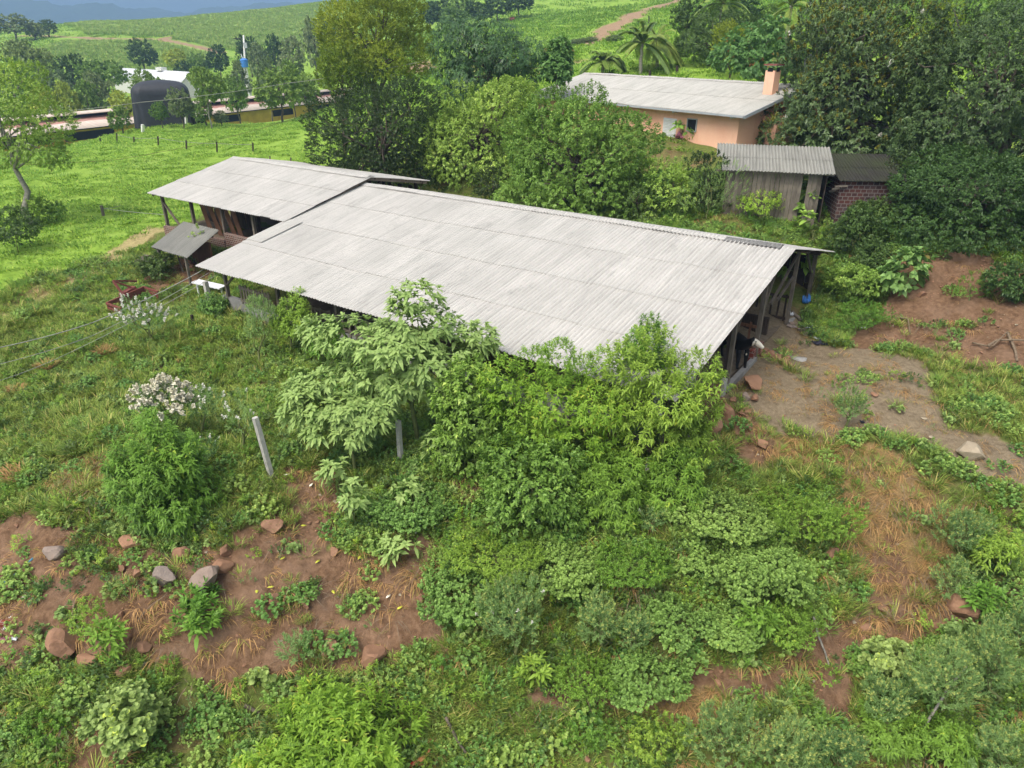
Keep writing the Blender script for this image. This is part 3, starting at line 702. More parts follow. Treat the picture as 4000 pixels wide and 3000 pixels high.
# ------------------------------------------------------------------ corrugated sheets
def sheet_part(name, o, ud, L, vd, vlen, rows, mat, parent, pitch=.177, amp=.026, width=6, over=.14, sag=.03, u0=None, rg=None, thick=.012, rough=.002):
    """rows of overlapping corrugated sheets; o low corner, ud along the eave, vd up the slope"""
    rg = rg or np.random.default_rng(int(abs(o[0] * 100)) + rows); o = np.asarray(o, float); ud = np.asarray(ud, float); vd = np.asarray(vd, float) / np.linalg.norm(vd)
    nn = nz(np.cross(ud, vd)[None])[0]
    if nn[2] < 0: nn = -nn
    rl = vlen / rows; Vs, Fs, UVs, at = [], [], [], []; cnt = 0
    seg = 8; W = pitch * width
    for r in range(rows):
        st = 0.0 if u0 is None else u0[r]
        ns = int(math.ceil((L - st) / W))
        for s in range(ns):
            a = st + s * W; b = min(a + W + pitch * .5, L); m = max(2, int((b - a) / pitch * seg) + 1)
            uu = np.linspace(a, b, m); jit = rg.normal() * .02; dz = rg.normal() * rough; tilt = rg.normal() * rough
            vv = np.array([r * rl - (over if r else 0) + jit, (r + .5) * rl, (r + 1) * rl + (.02 if r < rows - 1 else 0)])
            lift = np.array([.026 if r else 0, .013 if r else 0, 0]) + dz
            UU, VV = np.meshgrid(uu, vv); LL = np.repeat(lift[:, None], m, 1) + np.linspace(0, .004, m)[None] + tilt * (UU - a) / W
            wob = fbm(UU / 5 + o[0], VV / 4, 61, 2) * sag
            Z = amp * np.cos(UU / pitch * 2 * np.pi) + LL + wob
            P = o + UU[..., None] * ud + VV[..., None] * vd + Z[..., None] * nn
            i = np.arange(3 * m).reshape(3, m) + cnt
            q = np.stack([i[:-1, :-1], i[:-1, 1:], i[1:, 1:], i[1:, :-1]], -1).reshape(-1, 4)
            Vs.append(P.reshape(-1, 3)); Fs.append(q); UVs.append(np.stack([UU, VV], -1).reshape(-1, 2)); at.append(np.full(len(q), rg.random())); cnt += 3 * m
    V = np.concatenate(Vs) - np.asarray(parent.location); Fq = np.concatenate(Fs); UV = np.concatenate(UVs)
    me = raw_mesh(name, V, Fq, np.concatenate(at), M[mat], True)
    uvl = me.uv_layers.new(name='UVMap'); uvl.data.foreach_set('uv', UV[Fq.ravel()].astype(np.float32).ravel())
    ob = put(name, me, parent); md = ob.modifiers.new('thickness', 'SOLIDIFY'); md.thickness = thick; md.offset = -1
    es = ob.modifiers.new('edges', 'EDGE_SPLIT'); es.split_angle = R(62)
    return ob
def boxuv(ob, ud, scale=1.):
    me = ob.data; uvl = me.uv_layers.new(name='UVMap'); ud = Vector((ud[0], ud[1], 0)); w = Vector((-ud.y, ud.x, 0))
    for p in me.polygons:
        ax = w if abs(p.normal.dot(ud)) > .7 else ud
        for li in p.loop_indices:
            c = me.vertices[me.loops[li].vertex_index].co
            uvl.data[li].uv = (c.dot(ax) * scale, (c.z if abs(p.normal.z) < .8 else c.dot(w)) * scale)
    return ob
def ridge_part(name, o, ud, L, n_dir, s1, s2, mat, parent, half=.34, pitch=.177, amp=.028, lift=.05):
    """scalloped ridge caps along the ridge line"""
    mth = int(L / pitch * 8); uu = np.linspace(0, L, mth); prof = [(-half, -half * s1), (-half * .45, -half * .4 * s1), (0, .02), (half * .45, -half * .4 * s2), (half, -half * s2)]
    V = []; 
    for k, (a, z) in enumerate(prof):
        w = amp * np.cos(uu / pitch * 2 * np.pi) * (1.15 if k in (0, 4) else .8); st = (np.floor(uu / 1.06) % 2) * .012 + fbm(uu / 3, uu * 0, 4, 2) * .03
        V.append(np.asarray(o) + uu[:, None] * ud + a * np.asarray(n_dir) + (z + lift + w + st)[:, None] * np.array([0, 0, 1.]))
    V = np.concatenate(V) - np.asarray(parent.location); i = np.arange(len(V)).reshape(5, mth)
    q = np.stack([i[:-1, :-1], i[:-1, 1:], i[1:, 1:], i[1:, :-1]], -1).reshape(-1, 4)
    me = raw_mesh(name, V, q, rng.random(len(q)) * .3 + .35, M[mat], True)
    uvl = me.uv_layers.new(name='UVMap'); UV = np.c_[np.tile(uu, 5), np.repeat([p[0] for p in prof], mth)]; uvl.data.foreach_set('uv', UV[q.ravel()].astype(np.float32).ravel())
    ob = put(name, me, parent); md = ob.modifiers.new('thickness', 'SOLIDIFY'); md.thickness = .012; md.offset = -1; ob.modifiers.new('edges', 'EDGE_SPLIT').split_angle = R(62)
    return ob

# ------------------------------------------------------------------ the long cattle barn
SL1 = BRISE / BRUN; ZR = 2.5 + BRISE; FRUN, FZ = 8.2, 2.55; SL2 = (ZR - FZ) / FRUN
def under(n):           # height of the underside of the roof at n
    return (2.5 + n * SL1 if n <= BRUN else ZR - (n - BRUN) * SL2) - .1
barn = thing('cattle_barn', 'long open cattle barn under a wide pale corrugated roof, biggest building in the middle', 'barn', B(12, 8, 0))
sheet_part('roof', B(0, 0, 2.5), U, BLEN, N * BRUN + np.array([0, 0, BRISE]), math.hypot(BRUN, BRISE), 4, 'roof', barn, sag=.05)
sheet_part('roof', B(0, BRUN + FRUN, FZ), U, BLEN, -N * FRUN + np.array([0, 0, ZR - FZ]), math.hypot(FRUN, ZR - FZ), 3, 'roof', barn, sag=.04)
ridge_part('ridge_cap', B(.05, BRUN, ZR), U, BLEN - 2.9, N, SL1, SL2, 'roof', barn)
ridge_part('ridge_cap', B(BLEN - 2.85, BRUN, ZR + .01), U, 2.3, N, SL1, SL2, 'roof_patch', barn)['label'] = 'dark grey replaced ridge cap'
def post(u, n, w=.16, zb=None, mat='wood', lean=0., top=None):
    p = B(u, n); zb = float(H(p[0], p[1])) - .25 if zb is None else zb
    mb = MB(); a = B(u, n, zb); b = B(u + lean, n, under(n) if top is None else top); mb.bar(a, b, w, w * .85); return mb.build('post', M[mat], barn)
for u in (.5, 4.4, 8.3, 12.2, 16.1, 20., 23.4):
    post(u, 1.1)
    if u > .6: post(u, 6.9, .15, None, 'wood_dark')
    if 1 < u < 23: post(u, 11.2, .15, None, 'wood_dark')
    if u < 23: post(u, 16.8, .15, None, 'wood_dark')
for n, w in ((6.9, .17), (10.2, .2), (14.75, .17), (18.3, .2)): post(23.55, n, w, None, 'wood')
mb = MB()       # timber frame: beams along the barn and rafters across it
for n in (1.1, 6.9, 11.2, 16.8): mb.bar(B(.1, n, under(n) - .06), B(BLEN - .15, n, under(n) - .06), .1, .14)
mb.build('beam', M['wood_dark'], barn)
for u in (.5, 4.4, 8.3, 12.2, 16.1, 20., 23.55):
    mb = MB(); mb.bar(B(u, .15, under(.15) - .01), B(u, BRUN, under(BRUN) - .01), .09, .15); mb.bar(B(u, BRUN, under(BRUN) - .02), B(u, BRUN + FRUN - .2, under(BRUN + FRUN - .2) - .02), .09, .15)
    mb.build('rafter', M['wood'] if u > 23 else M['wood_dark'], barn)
mb = MB()
for n in np.arange(.35, 19, 1.35): mb.bar(B(.05, n, under(n) + .015), B(BLEN - .05, n, under(n) + .015), .05, .06)
mb.build('purlins', M['wood_dark'], barn)
for (u, n, z), (u2, n2, z2) in [((23.5, 6.9, 1.7), (23.5, 8.6, under(8.6) - .1)), ((23.5, 10.2, 1.5), (23.5, 12., under(12) - .15)), ((23.5, 14.75, 2.4), (23.5, 12.6, 1.9)), ((23.5, 14.75, under(14.75) - .2), (23.5, 11.6, 2.0)), ((23.5, 18.3, 1.6), (23.5, 16.6, under(16.6) - .1)),
                                ((.5, 1.1, 1.3), (1.7, 1.1, 2.3)), ((8.3, 1.1, 1.4), (9.6, 1.1, 2.35)), ((16.1, 1.1, 1.4), (17.4, 1.1, 2.35)), ((23.4, 1.1, 1.2), (22.2, 1.1, 2.3))]:
    mb = MB(); mb.bar(B(u, n, z), B(u2, n2, z2), .1, .09); mb.build('brace', M['wood'], barn)
# floor, plinth, half walls
mb = MB(); mb.box(B(11.6, 9.6, .02), (23.6, 17.6, .16), np.c_[U, N, [0, 0, 1]]); mb.build('floor', M['dung_floor'], barn)
mb = MB(); mb.box(B(11.8, 1.15, .1), (23.4, .22, 1.3), np.c_[U, N, [0, 0, 1]]); mb.build('plinth', M['plaster'], barn)
mb = MB(); mb.box(B(23.45, 3.7, .0), (.24, 5., 1.0), np.c_[U, N, [0, 0, 1]]); boxuv(mb.build('brick_wall', M['brick_red'], barn), N)
mb = MB(); mb.box(B(23.5, 6.35, .0), (.34, .34, 1.06), np.c_[U, N, [0, 0, 1]]); mb.build('pier', M['concrete'], barn)
mb = MB(); mb.box(B(23.62, 8.3, .04), (.2, 3.4, .24), np.c_[U, N, [0, 0, 1]]); mb.build('kerb', M['plaster'], barn); mb = MB(); mb.box(B(23.62, 16.5, .05), (.2, 3.2, .26), np.c_[U, N, [0, 0, 1]]); mb.build('kerb', M['plaster'], barn)
mb = MB(); mb.box(B(23.5, 10.4, .25), (.22, 1.3, .5), np.c_[U, N, [0, 0, 1]]); boxuv(mb.build('brick_wall', M['brick_red'], barn), N)
mb = MB(); mb.box(B(19.5, 12.9, .45), (7.4, .2, .9), np.c_[U, N, [0, 0, 1]]); mb.build('trough_wall', M['wood_dark'], barn)
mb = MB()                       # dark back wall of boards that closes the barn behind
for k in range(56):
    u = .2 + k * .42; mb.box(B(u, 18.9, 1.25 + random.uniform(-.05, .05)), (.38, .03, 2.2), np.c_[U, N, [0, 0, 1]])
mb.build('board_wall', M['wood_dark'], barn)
def fence_part(name, pts, zs, slats, sw, mat, h0, h1):
    mb = MB()
    (u0, n0), (u1, n1) = pts; upv = N if abs(u1 - u0) > abs(n1 - n0) else U
    for z in zs: mb.bar(B(u0, n0, z), B(u1, n1, z + random.uniform(-.04, .04)), .05, .12)
    for k in range(slats):
        t = (k + .5) / slats; mb.bar(B(u0 + (u1 - u0) * t, n0 + (n1 - n0) * t, h0), B(u0 + (u1 - u0) * t + random.uniform(-.03, .03), n0 + (n1 - n0) * t, h1 + random.uniform(-.06, .06)), sw, .04, up=upv)
    return mb.build(name, M[mat], barn)
fence_part('slat_fence', ((23.5, 14.9), (21.2, 14.9)), (.3, 1.35), 7, .08, 'wood_dark', .15, 1.45)
fence_part('slat_fence', ((23.6, 10.4), (23.6, 14.5)), (.95, 1.2), 0, .08, 'wood_brown', .15, 1.3) if False else None
fence_part('slat_fence', ((20.2, 9.9), (23.5, 10.0)), (.5, 1.5), 6, .09, 'wood_brown', .25, 1.6)
fence_part('slat_fence', ((1.6, 1.02), (3.9, 1.02)), (.8, 1.45), 11, .1, 'wood', .62, 1.6)
fence_part('slat_fence', ((4.6, 1.02), (8., 1.02)), (.85, 1.5), 12, .1, 'wood', .62, 1.55)
fence_part('slat_fence', ((8.5, 1.02), (12., 1.02)), (.9, 1.55), 9, .1, 'wood', .62, 1.6)
fence_part('slat_fence', ((23.75, 1.0), (23.75, 3.6)), (-.2, .7, 1.5), 7, .17, 'wood', -1.0, 1.75)
mb = MB()
for k in range(6): mb.bar(B(23.95 + .03 * k, .3 + .28 * k, -1.15 + .08 * k), B(23.75, .45 + .3 * k, 1.0 + .2 * (k % 3)), .15, .03, up=U)
mb.build('plank_fence', M['wood'], barn)
mb = MB(); mb.bar(B(23.7, 2.6, .4), B(23.7, 2.6, 2.75), .5, .04, up=U); mb.build('board', M['plaster'], barn)
mb = MB(); mb.bar(B(23.8, .35, 1.35), B(23.2, .6, 2.35), .42, .05, up=U); mb.build('eave_board', M['white_paint'], barn)
sheet_part('loose_sheet', B(.02, 3.0, 2.5 + 3.0 * SL1 + .09), U, 1.1, N * 2.6 + np.array([0, 0, 2.6 * SL1]), 2.65, 1, 'roof_house', barn)
# roof screws and small pieces of debris stay in the roof material; two broken sheet pieces lie on the roof
def roof_pt(u, n, lift=.06): return B(u, n, 2.5 + n * SL1 + lift)

# ------------------------------------------------------------------ second barn (behind and left), taller roof
shed = thing('feed_barn', 'smaller barn with higher pale corrugated roof, joined to left end of long barn', 'barn', B(-6, 10, 1.0))
L2 = 12.8; E2, ZE2, R2, ZR2, F2, ZF2 = 5.28, 3.57, 11.64, 4.91, 16.74, 3.95
def under2(n): return (ZE2 + (n - E2) * (ZR2 - ZE2) / (R2 - E2) if n < R2 else ZR2 - (n - R2) * (ZR2 - ZF2) / (F2 - R2)) - .1
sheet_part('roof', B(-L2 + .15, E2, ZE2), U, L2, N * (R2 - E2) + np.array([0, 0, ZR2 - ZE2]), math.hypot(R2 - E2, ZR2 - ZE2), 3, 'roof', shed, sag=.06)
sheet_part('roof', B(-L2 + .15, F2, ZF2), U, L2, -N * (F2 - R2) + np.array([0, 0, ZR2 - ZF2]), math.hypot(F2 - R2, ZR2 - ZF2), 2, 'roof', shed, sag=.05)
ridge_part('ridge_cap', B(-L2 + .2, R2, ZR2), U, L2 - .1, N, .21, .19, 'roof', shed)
def gz(u, n): p = B(u, n); return float(H(p[0], p[1]))
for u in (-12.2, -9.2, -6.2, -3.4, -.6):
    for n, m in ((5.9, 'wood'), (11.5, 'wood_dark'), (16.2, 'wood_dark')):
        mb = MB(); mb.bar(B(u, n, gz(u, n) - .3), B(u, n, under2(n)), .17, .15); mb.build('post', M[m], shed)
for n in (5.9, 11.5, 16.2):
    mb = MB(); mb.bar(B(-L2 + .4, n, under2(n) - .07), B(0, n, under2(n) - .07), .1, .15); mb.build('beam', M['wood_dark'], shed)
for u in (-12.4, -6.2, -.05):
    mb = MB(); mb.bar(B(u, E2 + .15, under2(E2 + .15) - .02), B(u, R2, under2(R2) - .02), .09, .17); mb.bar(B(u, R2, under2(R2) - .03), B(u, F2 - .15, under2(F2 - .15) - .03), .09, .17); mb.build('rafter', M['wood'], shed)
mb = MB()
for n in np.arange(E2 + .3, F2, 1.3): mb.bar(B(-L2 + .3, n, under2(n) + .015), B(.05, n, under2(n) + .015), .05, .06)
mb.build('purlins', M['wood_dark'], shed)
for a, b in (((-12.2, 5.9, 3.0), (-10.6, 5.9, 1.5)), ((-.6, 11.5, 3.6), (-.6, 13.2, 4.3))):
    mb = MB(); mb.bar(B(*a), B(*b), .12, .1); mb.build('brace', M['wood'], shed)
mb = MB()               # upright boards of uneven width on the left part
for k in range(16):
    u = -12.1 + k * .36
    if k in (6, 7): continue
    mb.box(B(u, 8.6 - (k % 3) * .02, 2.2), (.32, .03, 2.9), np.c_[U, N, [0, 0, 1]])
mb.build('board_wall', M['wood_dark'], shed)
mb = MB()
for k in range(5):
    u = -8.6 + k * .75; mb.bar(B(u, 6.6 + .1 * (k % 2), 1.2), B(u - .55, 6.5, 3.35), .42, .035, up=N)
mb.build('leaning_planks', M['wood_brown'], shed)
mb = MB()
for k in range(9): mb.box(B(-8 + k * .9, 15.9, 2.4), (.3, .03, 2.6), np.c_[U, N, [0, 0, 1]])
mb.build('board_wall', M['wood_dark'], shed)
mb = MB(); mb.box(B(-2.9, 5.75, 1.1), (6.2, .2, 1.8), np.c_[U, N, [0, 0, 1]]); boxuv(mb.build('brick_wall', M['brick'], shed), U)
mb = MB(); mb.box(B(-9.2, 5.75, .9), (6.2, .2, 1.3), np.c_[U, N, [0, 0, 1]]); boxuv(mb.build('brick_wall', M['brick'], shed), U)
mb = MB()
for z in (2.2, 2.75): mb.bar(B(-3.3, 7.5, z), B(.1, 7.5, z), .07, .16)
for k in range(4): mb.bar(B(-2.9 + k * .8, 7.5, 1.3), B(-2.85 + k * .8, 7.5, 3.0), .16, .05, up=N)
mb.build('rail_fence', M['wood_brown'], shed)
mb = MB()
for k in range(3): mb.bar(B(-2.6 + .3 * k, 6.6, 1.5), B(-1.5 + .35 * k, 6.9, 2.0), .5, .04)
mb.build('feed_rack', M['wood_brown'], shed)
mb = MB(); mb.box(B(-6.2, 10.9, 1.15), (12.4, 10.2, .4), np.c_[U, N, [0, 0, 1]]); mb.build('floor', M['dung_floor'], shed)

# ------------------------------------------------------------------ lean-to with grey roof
c0, c1 = atz(327, 535, 1.75), atz(398, 479, 2.45); lt = thing('lean_to_shed', 'small lean-to with dark grey corrugated roof at the front of the smaller barn', 'shed', np.array([c0[0] + 1.2, c0[1], gz(-5, 2.5)]))
sheet_part('roof', c0, U, 3.3, c1 - c0, float(np.linalg.norm(c1 - c0)), 1, 'roof_grey', lt, sag=.05, amp=.036)
vd = nz((c1 - c0)[None])[0]
for a, v, in ((.35, .25), (2.9, .25)):
    p = c0 + U * a + vd * v; mb = MB(); mb.bar((p[0], p[1], float(H(p[0], p[1])) - .2), p - np.array([0, 0, .06]), .13, .11); mb.build('post', M['wood'], lt)
p = c0 + U * 1.5 + vd * 1.; mb = MB(); mb.bar((p[0], p[1], float(H(p[0], p[1])) - .1), p + U * -.4 - np.array([0, 0, .1]), .06, .06); mb.build('brace', M['wood'], lt)
mb = MB(); mb.bar(c0 + vd * .2 - np.array([0, 0, .1]), c0 + vd * .2 + U * 3.3 - np.array([0, 0, .1]), .07, .1); mb.bar(c0 + vd * 2.6 - np.array([0, 0, .1]), c0 + vd * 2.6 + U * 3.3 - np.array([0, 0, .1]), .07, .1); mb.build('beam', M['wood_dark'], lt)
mb = MB(); q = c0 + vd * 2.2 + U * 1.7; mb.box((q[0], q[1], q[2] - 1.25), (3.2, .1, 2.0), np.c_[U, N, [0, 0, 1]]); mb.build('back_wall', M['wood_brown'], lt)

# ------------------------------------------------------------------ salmon house
ha = R(-52.0); HU = np.array([math.cos(ha), math.sin(ha), 0]); HN = np.array([-HU[1], HU[0], 0]); HE = np.array([14.85, 48.75, 0.])
HL, HRUN, HZE, HZR = 22.0, 6.6, 7.6, 9.12
def HB(u, n, z=0.): return HE + HU * (u - HL) + HN * n + np.array([0, 0, z])
hb = 4.6
house = thing('farmhouse', 'salmon pink farmhouse with long pale corrugated roof behind the bright green tree', 'house', HB(11, 6, hb))
sl = (HZR - HZE) / HRUN
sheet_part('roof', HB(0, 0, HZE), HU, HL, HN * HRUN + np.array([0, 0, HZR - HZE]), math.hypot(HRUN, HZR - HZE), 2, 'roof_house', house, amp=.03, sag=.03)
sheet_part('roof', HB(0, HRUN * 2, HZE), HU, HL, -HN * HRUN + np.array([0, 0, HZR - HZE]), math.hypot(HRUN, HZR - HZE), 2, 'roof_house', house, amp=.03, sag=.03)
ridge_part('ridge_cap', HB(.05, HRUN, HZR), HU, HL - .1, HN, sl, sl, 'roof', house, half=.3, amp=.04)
wt = HZE - .12 + .7 * sl
mb = MB()               # walls: front, gable end with stepped corner, back, left
def wall(a, b, z0, z1, th=.2):
    d = nz((b - a)[None])[0]; s = np.array([-d[1], d[0], 0]) * th / 2; mb.add([a - s + [0, 0, z0], b - s + [0, 0, z0], b + s + [0, 0, z0], a + s + [0, 0, z0], a - s + [0, 0, z1], b - s + [0, 0, z1], b + s + [0, 0, z1], a + s + [0, 0, z1]],
           [(0,3,2,1),(4,5,6,7),(0,1,5,4),(1,2,6,5),(2,3,7,6),(3,0,4,7)])
wall(HB(.6, .75), HB(21.2, .75), hb - .6, wt); wall(HB(.6, 12.4), HB(21.2, 12.4), hb - .6, wt)
for u in (.7, 21.1):
    mb.add([HB(u - .1, .85, hb - .6), HB(u - .1, 12.3, hb - .6), HB(u - .1, 12.3, wt), HB(u - .1, HRUN, HZR - .12), HB(u - .1, .85, wt), HB(u + .1, .85, hb - .6), HB(u + .1, 12.3, hb - .6), HB(u + .1, 12.3, wt), HB(u + .1, HRUN, HZR - .12), HB(u + .1, .85, wt)],
           [(0,1,2,3,4),(9,8,7,6,5),(0,5,6,1),(1,6,7,2),(2,7,8,3),(3,8,9,4),(4,9,5,0)])
mb.build('wall', M['salmon'], house)
mb = MB(); mb.box(HB(21.75, 4.6, hb + .9), (1.1, 2.6, 3.6), np.c_[HU, HN, [0, 0, 1]]); mb.build('side_room', M['salmon'], house)
mb = MB(); mb.bar(HB(0, -.06, HZE - .08), HB(HL, -.06, HZE - .08), .13, .12); mb.bar(HB(HL + .06, -.1, HZE - .1), HB(HL + .06, HRUN, HZR - .1), .05, .2); mb.build('gutter', M['gutter'], house)
for u in (16.0, 20.9):
    mb = MB(); mb.box(HB(u, .42, HZE - .18), (.16, .55, .16), np.c_[HU, HN, [0, 0, 1]]); mb.build('rafter_end', M['white_paint'], house)
mb = MB(); mb.box(HB(HL - 1.35, 4.5, HZE + 1.0 + .75), (.72, .68, 1.5), np.c_[HU, HN, [0, 0, 1]]); ch = mb.build('chimney', M['salmon'], house)
mb = MB(); mb.box(HB(HL - 1.35, 4.5, HZE + 2.84), (.98, .92, .1), np.c_[HU, HN, [0, 0, 1]]); c_ = mb.build('cap', M['brick_red'], ch, loc=house.location); boxuv(c_, HU); c_.location = (0, 0, 0)
for u, n in ((HL - 1.35, 4.15), (HL - .98, 4.5)):
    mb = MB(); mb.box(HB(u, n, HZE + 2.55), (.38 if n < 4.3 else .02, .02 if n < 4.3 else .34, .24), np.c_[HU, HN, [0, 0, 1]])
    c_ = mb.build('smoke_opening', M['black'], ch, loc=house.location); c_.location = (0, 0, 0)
# louvred white door and dark window on the front wall (seen between the trees)
def front_u(px, z):     # position along the wall for a photo column
    best = min(np.linspace(0, HL, 900), key=lambda u: abs(proj(HB(u, .65, z))[0] - px)); return float(best)
def proj(P):
    x = P[0]; Z = P[2] - CAMZ; zc = P[1] * CP - Z * SP; y = -(P[1] * SP + Z * CP); return CX + F * x / zc, CY + F * y / zc
du0, du1 = front_u(1433, 6.2), front_u(1461, 6.2); dm = (du0 + du1) / 2; dw = max(.75, du1 - du0)
mb = MB(); mb.box(HB(dm, .62, hb + 1.15), (dw, .06, 2.3), np.c_[HU, HN, [0, 0, 1]]); dr = mb.build('door', M['white_metal'], house)
mb = MB()
for k in range(20): mb.box(HB(dm, .578, hb + .25 + k * .1), (dw - .16, .03, .055), np.c_[HU, HN, [0, 0, 1]] @ np.array([[1,0,0],[0,.8,-.6],[0,.6,.8]]))
c_ = mb.build('louvres', M['white_paint'], dr, loc=house.location); c_.location = (0, 0, 0)
wu0, wu1 = front_u(1486, 6.6), front_u(1504, 6.6); wm = (wu0 + wu1) / 2
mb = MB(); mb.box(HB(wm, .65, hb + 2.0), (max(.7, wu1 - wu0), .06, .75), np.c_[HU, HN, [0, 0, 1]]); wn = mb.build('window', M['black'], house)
mb = MB()
for dx, dz, sx, sz in ((0, .4, .86, .06), (0, -.4, .86, .06), (-.4, 0, .06, .8), (.4, 0, .06, .8)): mb.box(HB(wm + dx, .62, hb + 2.0 + dz), (sx, .09, sz), np.c_[HU, HN, [0, 0, 1]])
c_ = mb.build('frame', M['gutter'], wn, loc=house.location); c_.location = (0, 0, 0)

# ------------------------------------------------------------------ plank shack and brick hut below the house
a, b = atz(1545, 366, 5.55), atz(1806, 377, 5.55); KU = nz((b - a)[None])[0]; KL = float(np.linalg.norm(b - a)); KN = np.array([-KU[1], KU[0], 0])
kg = float(H(*(a + KU * KL * .4)[:2]))
shack = thing('plank_shack', 'grey plank shack with low corrugated roof beside the flowering tree', 'shed', a + KU * KL / 2 + np.array([0, 0, kg - 5.55]))
sheet_part('roof', a, KU, KL, KN * 3.9 + np.array([0, 0, .9]), 4.0, 2, 'roof_grey', shack, amp=.03, u0=[.35, 0.])
mb = MB()
for k in range(int((KL - 1.0) / .24)):
    u = .75 + k * .24
    if k == 17: continue
    h = 5.45 - random.random() * .03
    mb.bar(a + KU * u + KN * .45 + np.array([0, 0, kg - .3 - 5.55]), a + KU * (u + random.uniform(-.02, .02)) + KN * .45 + np.array([0, 0, h - 5.55]), .225, .03, up=KN)
mb.build('plank_wall', M['wood'], shack)
for u in (.7, KL - .35):
    mb = MB()
    for k in range(13): mb.bar(a + KU * u + KN * (.5 + k * .24) + np.array([0, 0, kg - .3 - 5.55]), a + KU * u + KN * (.5 + k * .24) + np.array([0, 0, -.1 + k * .045]), .225, .03, up=KU)
    mb.build('plank_wall', M['wood_dark'], shack)
mb = MB(); mb.bar(a + KN * .4 + [0, 0, -.1], a + KN * .4 + KU * KL + [0, 0, -.1], .08, .1); mb.bar(a + KN * 3.5 + [0, 0, .6], a + KN * 3.5 + KU * KL + [0, 0, .6], .08, .1); mb.build('beam', M['wood'], shack)
a2, b2 = atz(1822, 390, 5.2), atz(1965, 392, 5.2); QL = float(np.linalg.norm(b2 - a2)); QU = nz((b2 - a2)[None])[0]; QN = np.array([-QU[1], QU[0], 0])
qg = float(H(*(a2 + QU * QL / 2)[:2]))
hut = thing('brick_hut', 'low dark brick hut with mossy roof coloured dark as if shaded under the big tree', 'shed', a2 + QU * QL / 2 + np.array([0, 0, qg - 5.2]))
sheet_part('roof', a2 - QU * .2, QU, QL + .4, QN * 3.6 + np.array([0, 0, .9]), 3.7, 2, 'roof_moss', hut, amp=.02)
mb = MB(); mb.box(a2 + QU * QL / 2 + QN * .35 + np.array([0, 0, (qg - .4 + 5.1) / 2 - 5.2]), (QL, .18, 5.1 - qg + .4), np.c_[QU, QN, [0, 0, 1]])
for u in (.1, QL - .1): mb.box(a2 + QU * u + QN * 1.9 + np.array([0, 0, (qg - .4 + 5.2) / 2 - 5.2]), (.18, 2.9, 5.2 - qg + .4), np.c_[QU, QN, [0, 0, 1]])
boxuv(mb.build('brick_wall', M['brick_dark'], hut), QU)
mb = MB()
for k in range(3): mb.bar(a2 - QU * .35 + QN * (.1 + k * .4) + np.array([0, 0, -.35 - .2 * k]), a2 + QU * .3 + QN * (.1 + k * .4) + np.array([0, 0, -.3 - .2 * k]), .12, .08)
mb.build('rafter_end', M['wood'], hut)

# ------------------------------------------------------------------ pig houses, white shed, tarp in the valley on the left
PU = nz(np.array([[.485, .875, 0]]))[0]; PN = np.array([-PU[1], PU[0], 0]); P0 = np.array([-73.03, 125.8, 0.])
def PB(s, n, z): return P0 + PU * s + PN * n + np.array([0, 0, z])
pig = thing('pig_house', 'long low livestock house with rust-stained pale roof and ochre walls across the valley', 'farm building', PB(30, 4, -4.6))
def quad_uv(name, pts, mat, parent, th=.08):
    V = np.array(pts) - np.asarray(parent.location); me = raw_mesh(name, V, np.array([[0, 1, 2, 3]]), np.array([.5]), M[mat])
    w = np.linalg.norm(V[1] - V[0]); h = np.linalg.norm(V[3] - V[0]); uvl = me.uv_layers.new(name='UVMap'); uvl.data.foreach_set('uv', np.array([0, 0, w, 0, w, h, 0, h], np.float32))
    o = put(name, me, parent); md = o.modifiers.new('thickness', 'SOLIDIFY'); md.thickness = th; md.offset = -1; return o
s0, s1 = -14, 92
quad_uv('roof', [PB(s0, 0, -2), PB(s1, 0, -2), PB(s1, 5.4, -.7), PB(s0, 5.4, -.7)], 'pig_roof', pig)
quad_uv('roof', [PB(s1, 11.6, -2), PB(s0, 11.6, -2), PB(s0, 6.2, -.7), PB(s1, 6.2, -.7)], 'pig_roof', pig)
mon = quad_uv('ridge_vent', [PB(s0, 4.4, -.15), PB(s1, 4.4, -.15), PB(s1, 5.8, .2), PB(s0, 5.8, .2)], 'pig_roof', pig); quad_uv('ridge_vent', [PB(s1, 7.2, -.15), PB(s0, 7.2, -.15), PB(s0, 5.8, .2), PB(s1, 5.8, .2)], 'pig_roof', pig)
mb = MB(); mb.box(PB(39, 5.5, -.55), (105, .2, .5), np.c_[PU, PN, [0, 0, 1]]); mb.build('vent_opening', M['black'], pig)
mb = MB(); mb.box(PB(39, .8, -3.8), (105, .25, 3.4), np.c_[PU, PN, [0, 0, 1]]); mb.box(PB(39, 10.8, -3.8), (105, .25, 3.4), np.c_[PU, PN, [0, 0, 1]]); mb.box(PB(-13.3, 5.8, -3.6), (.25, 9.8, 3.4), np.c_[PU, PN, [0, 0, 1]]); mb.build('wall', M['yellow_wall'], pig)
mb = MB(); mb.box(PB(39, -.02, -2.1), (105.6, .12, .16), np.c_[PU, PN, [0, 0, 1]]); mb.build('fascia', M['black'], pig)
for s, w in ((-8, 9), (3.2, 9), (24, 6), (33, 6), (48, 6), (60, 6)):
    mb = MB(); mb.box(PB(s, .66, -3.2), (w, .08, 1.3), np.c_[PU, PN, [0, 0, 1]]); mb.build('window', M['black'], pig)
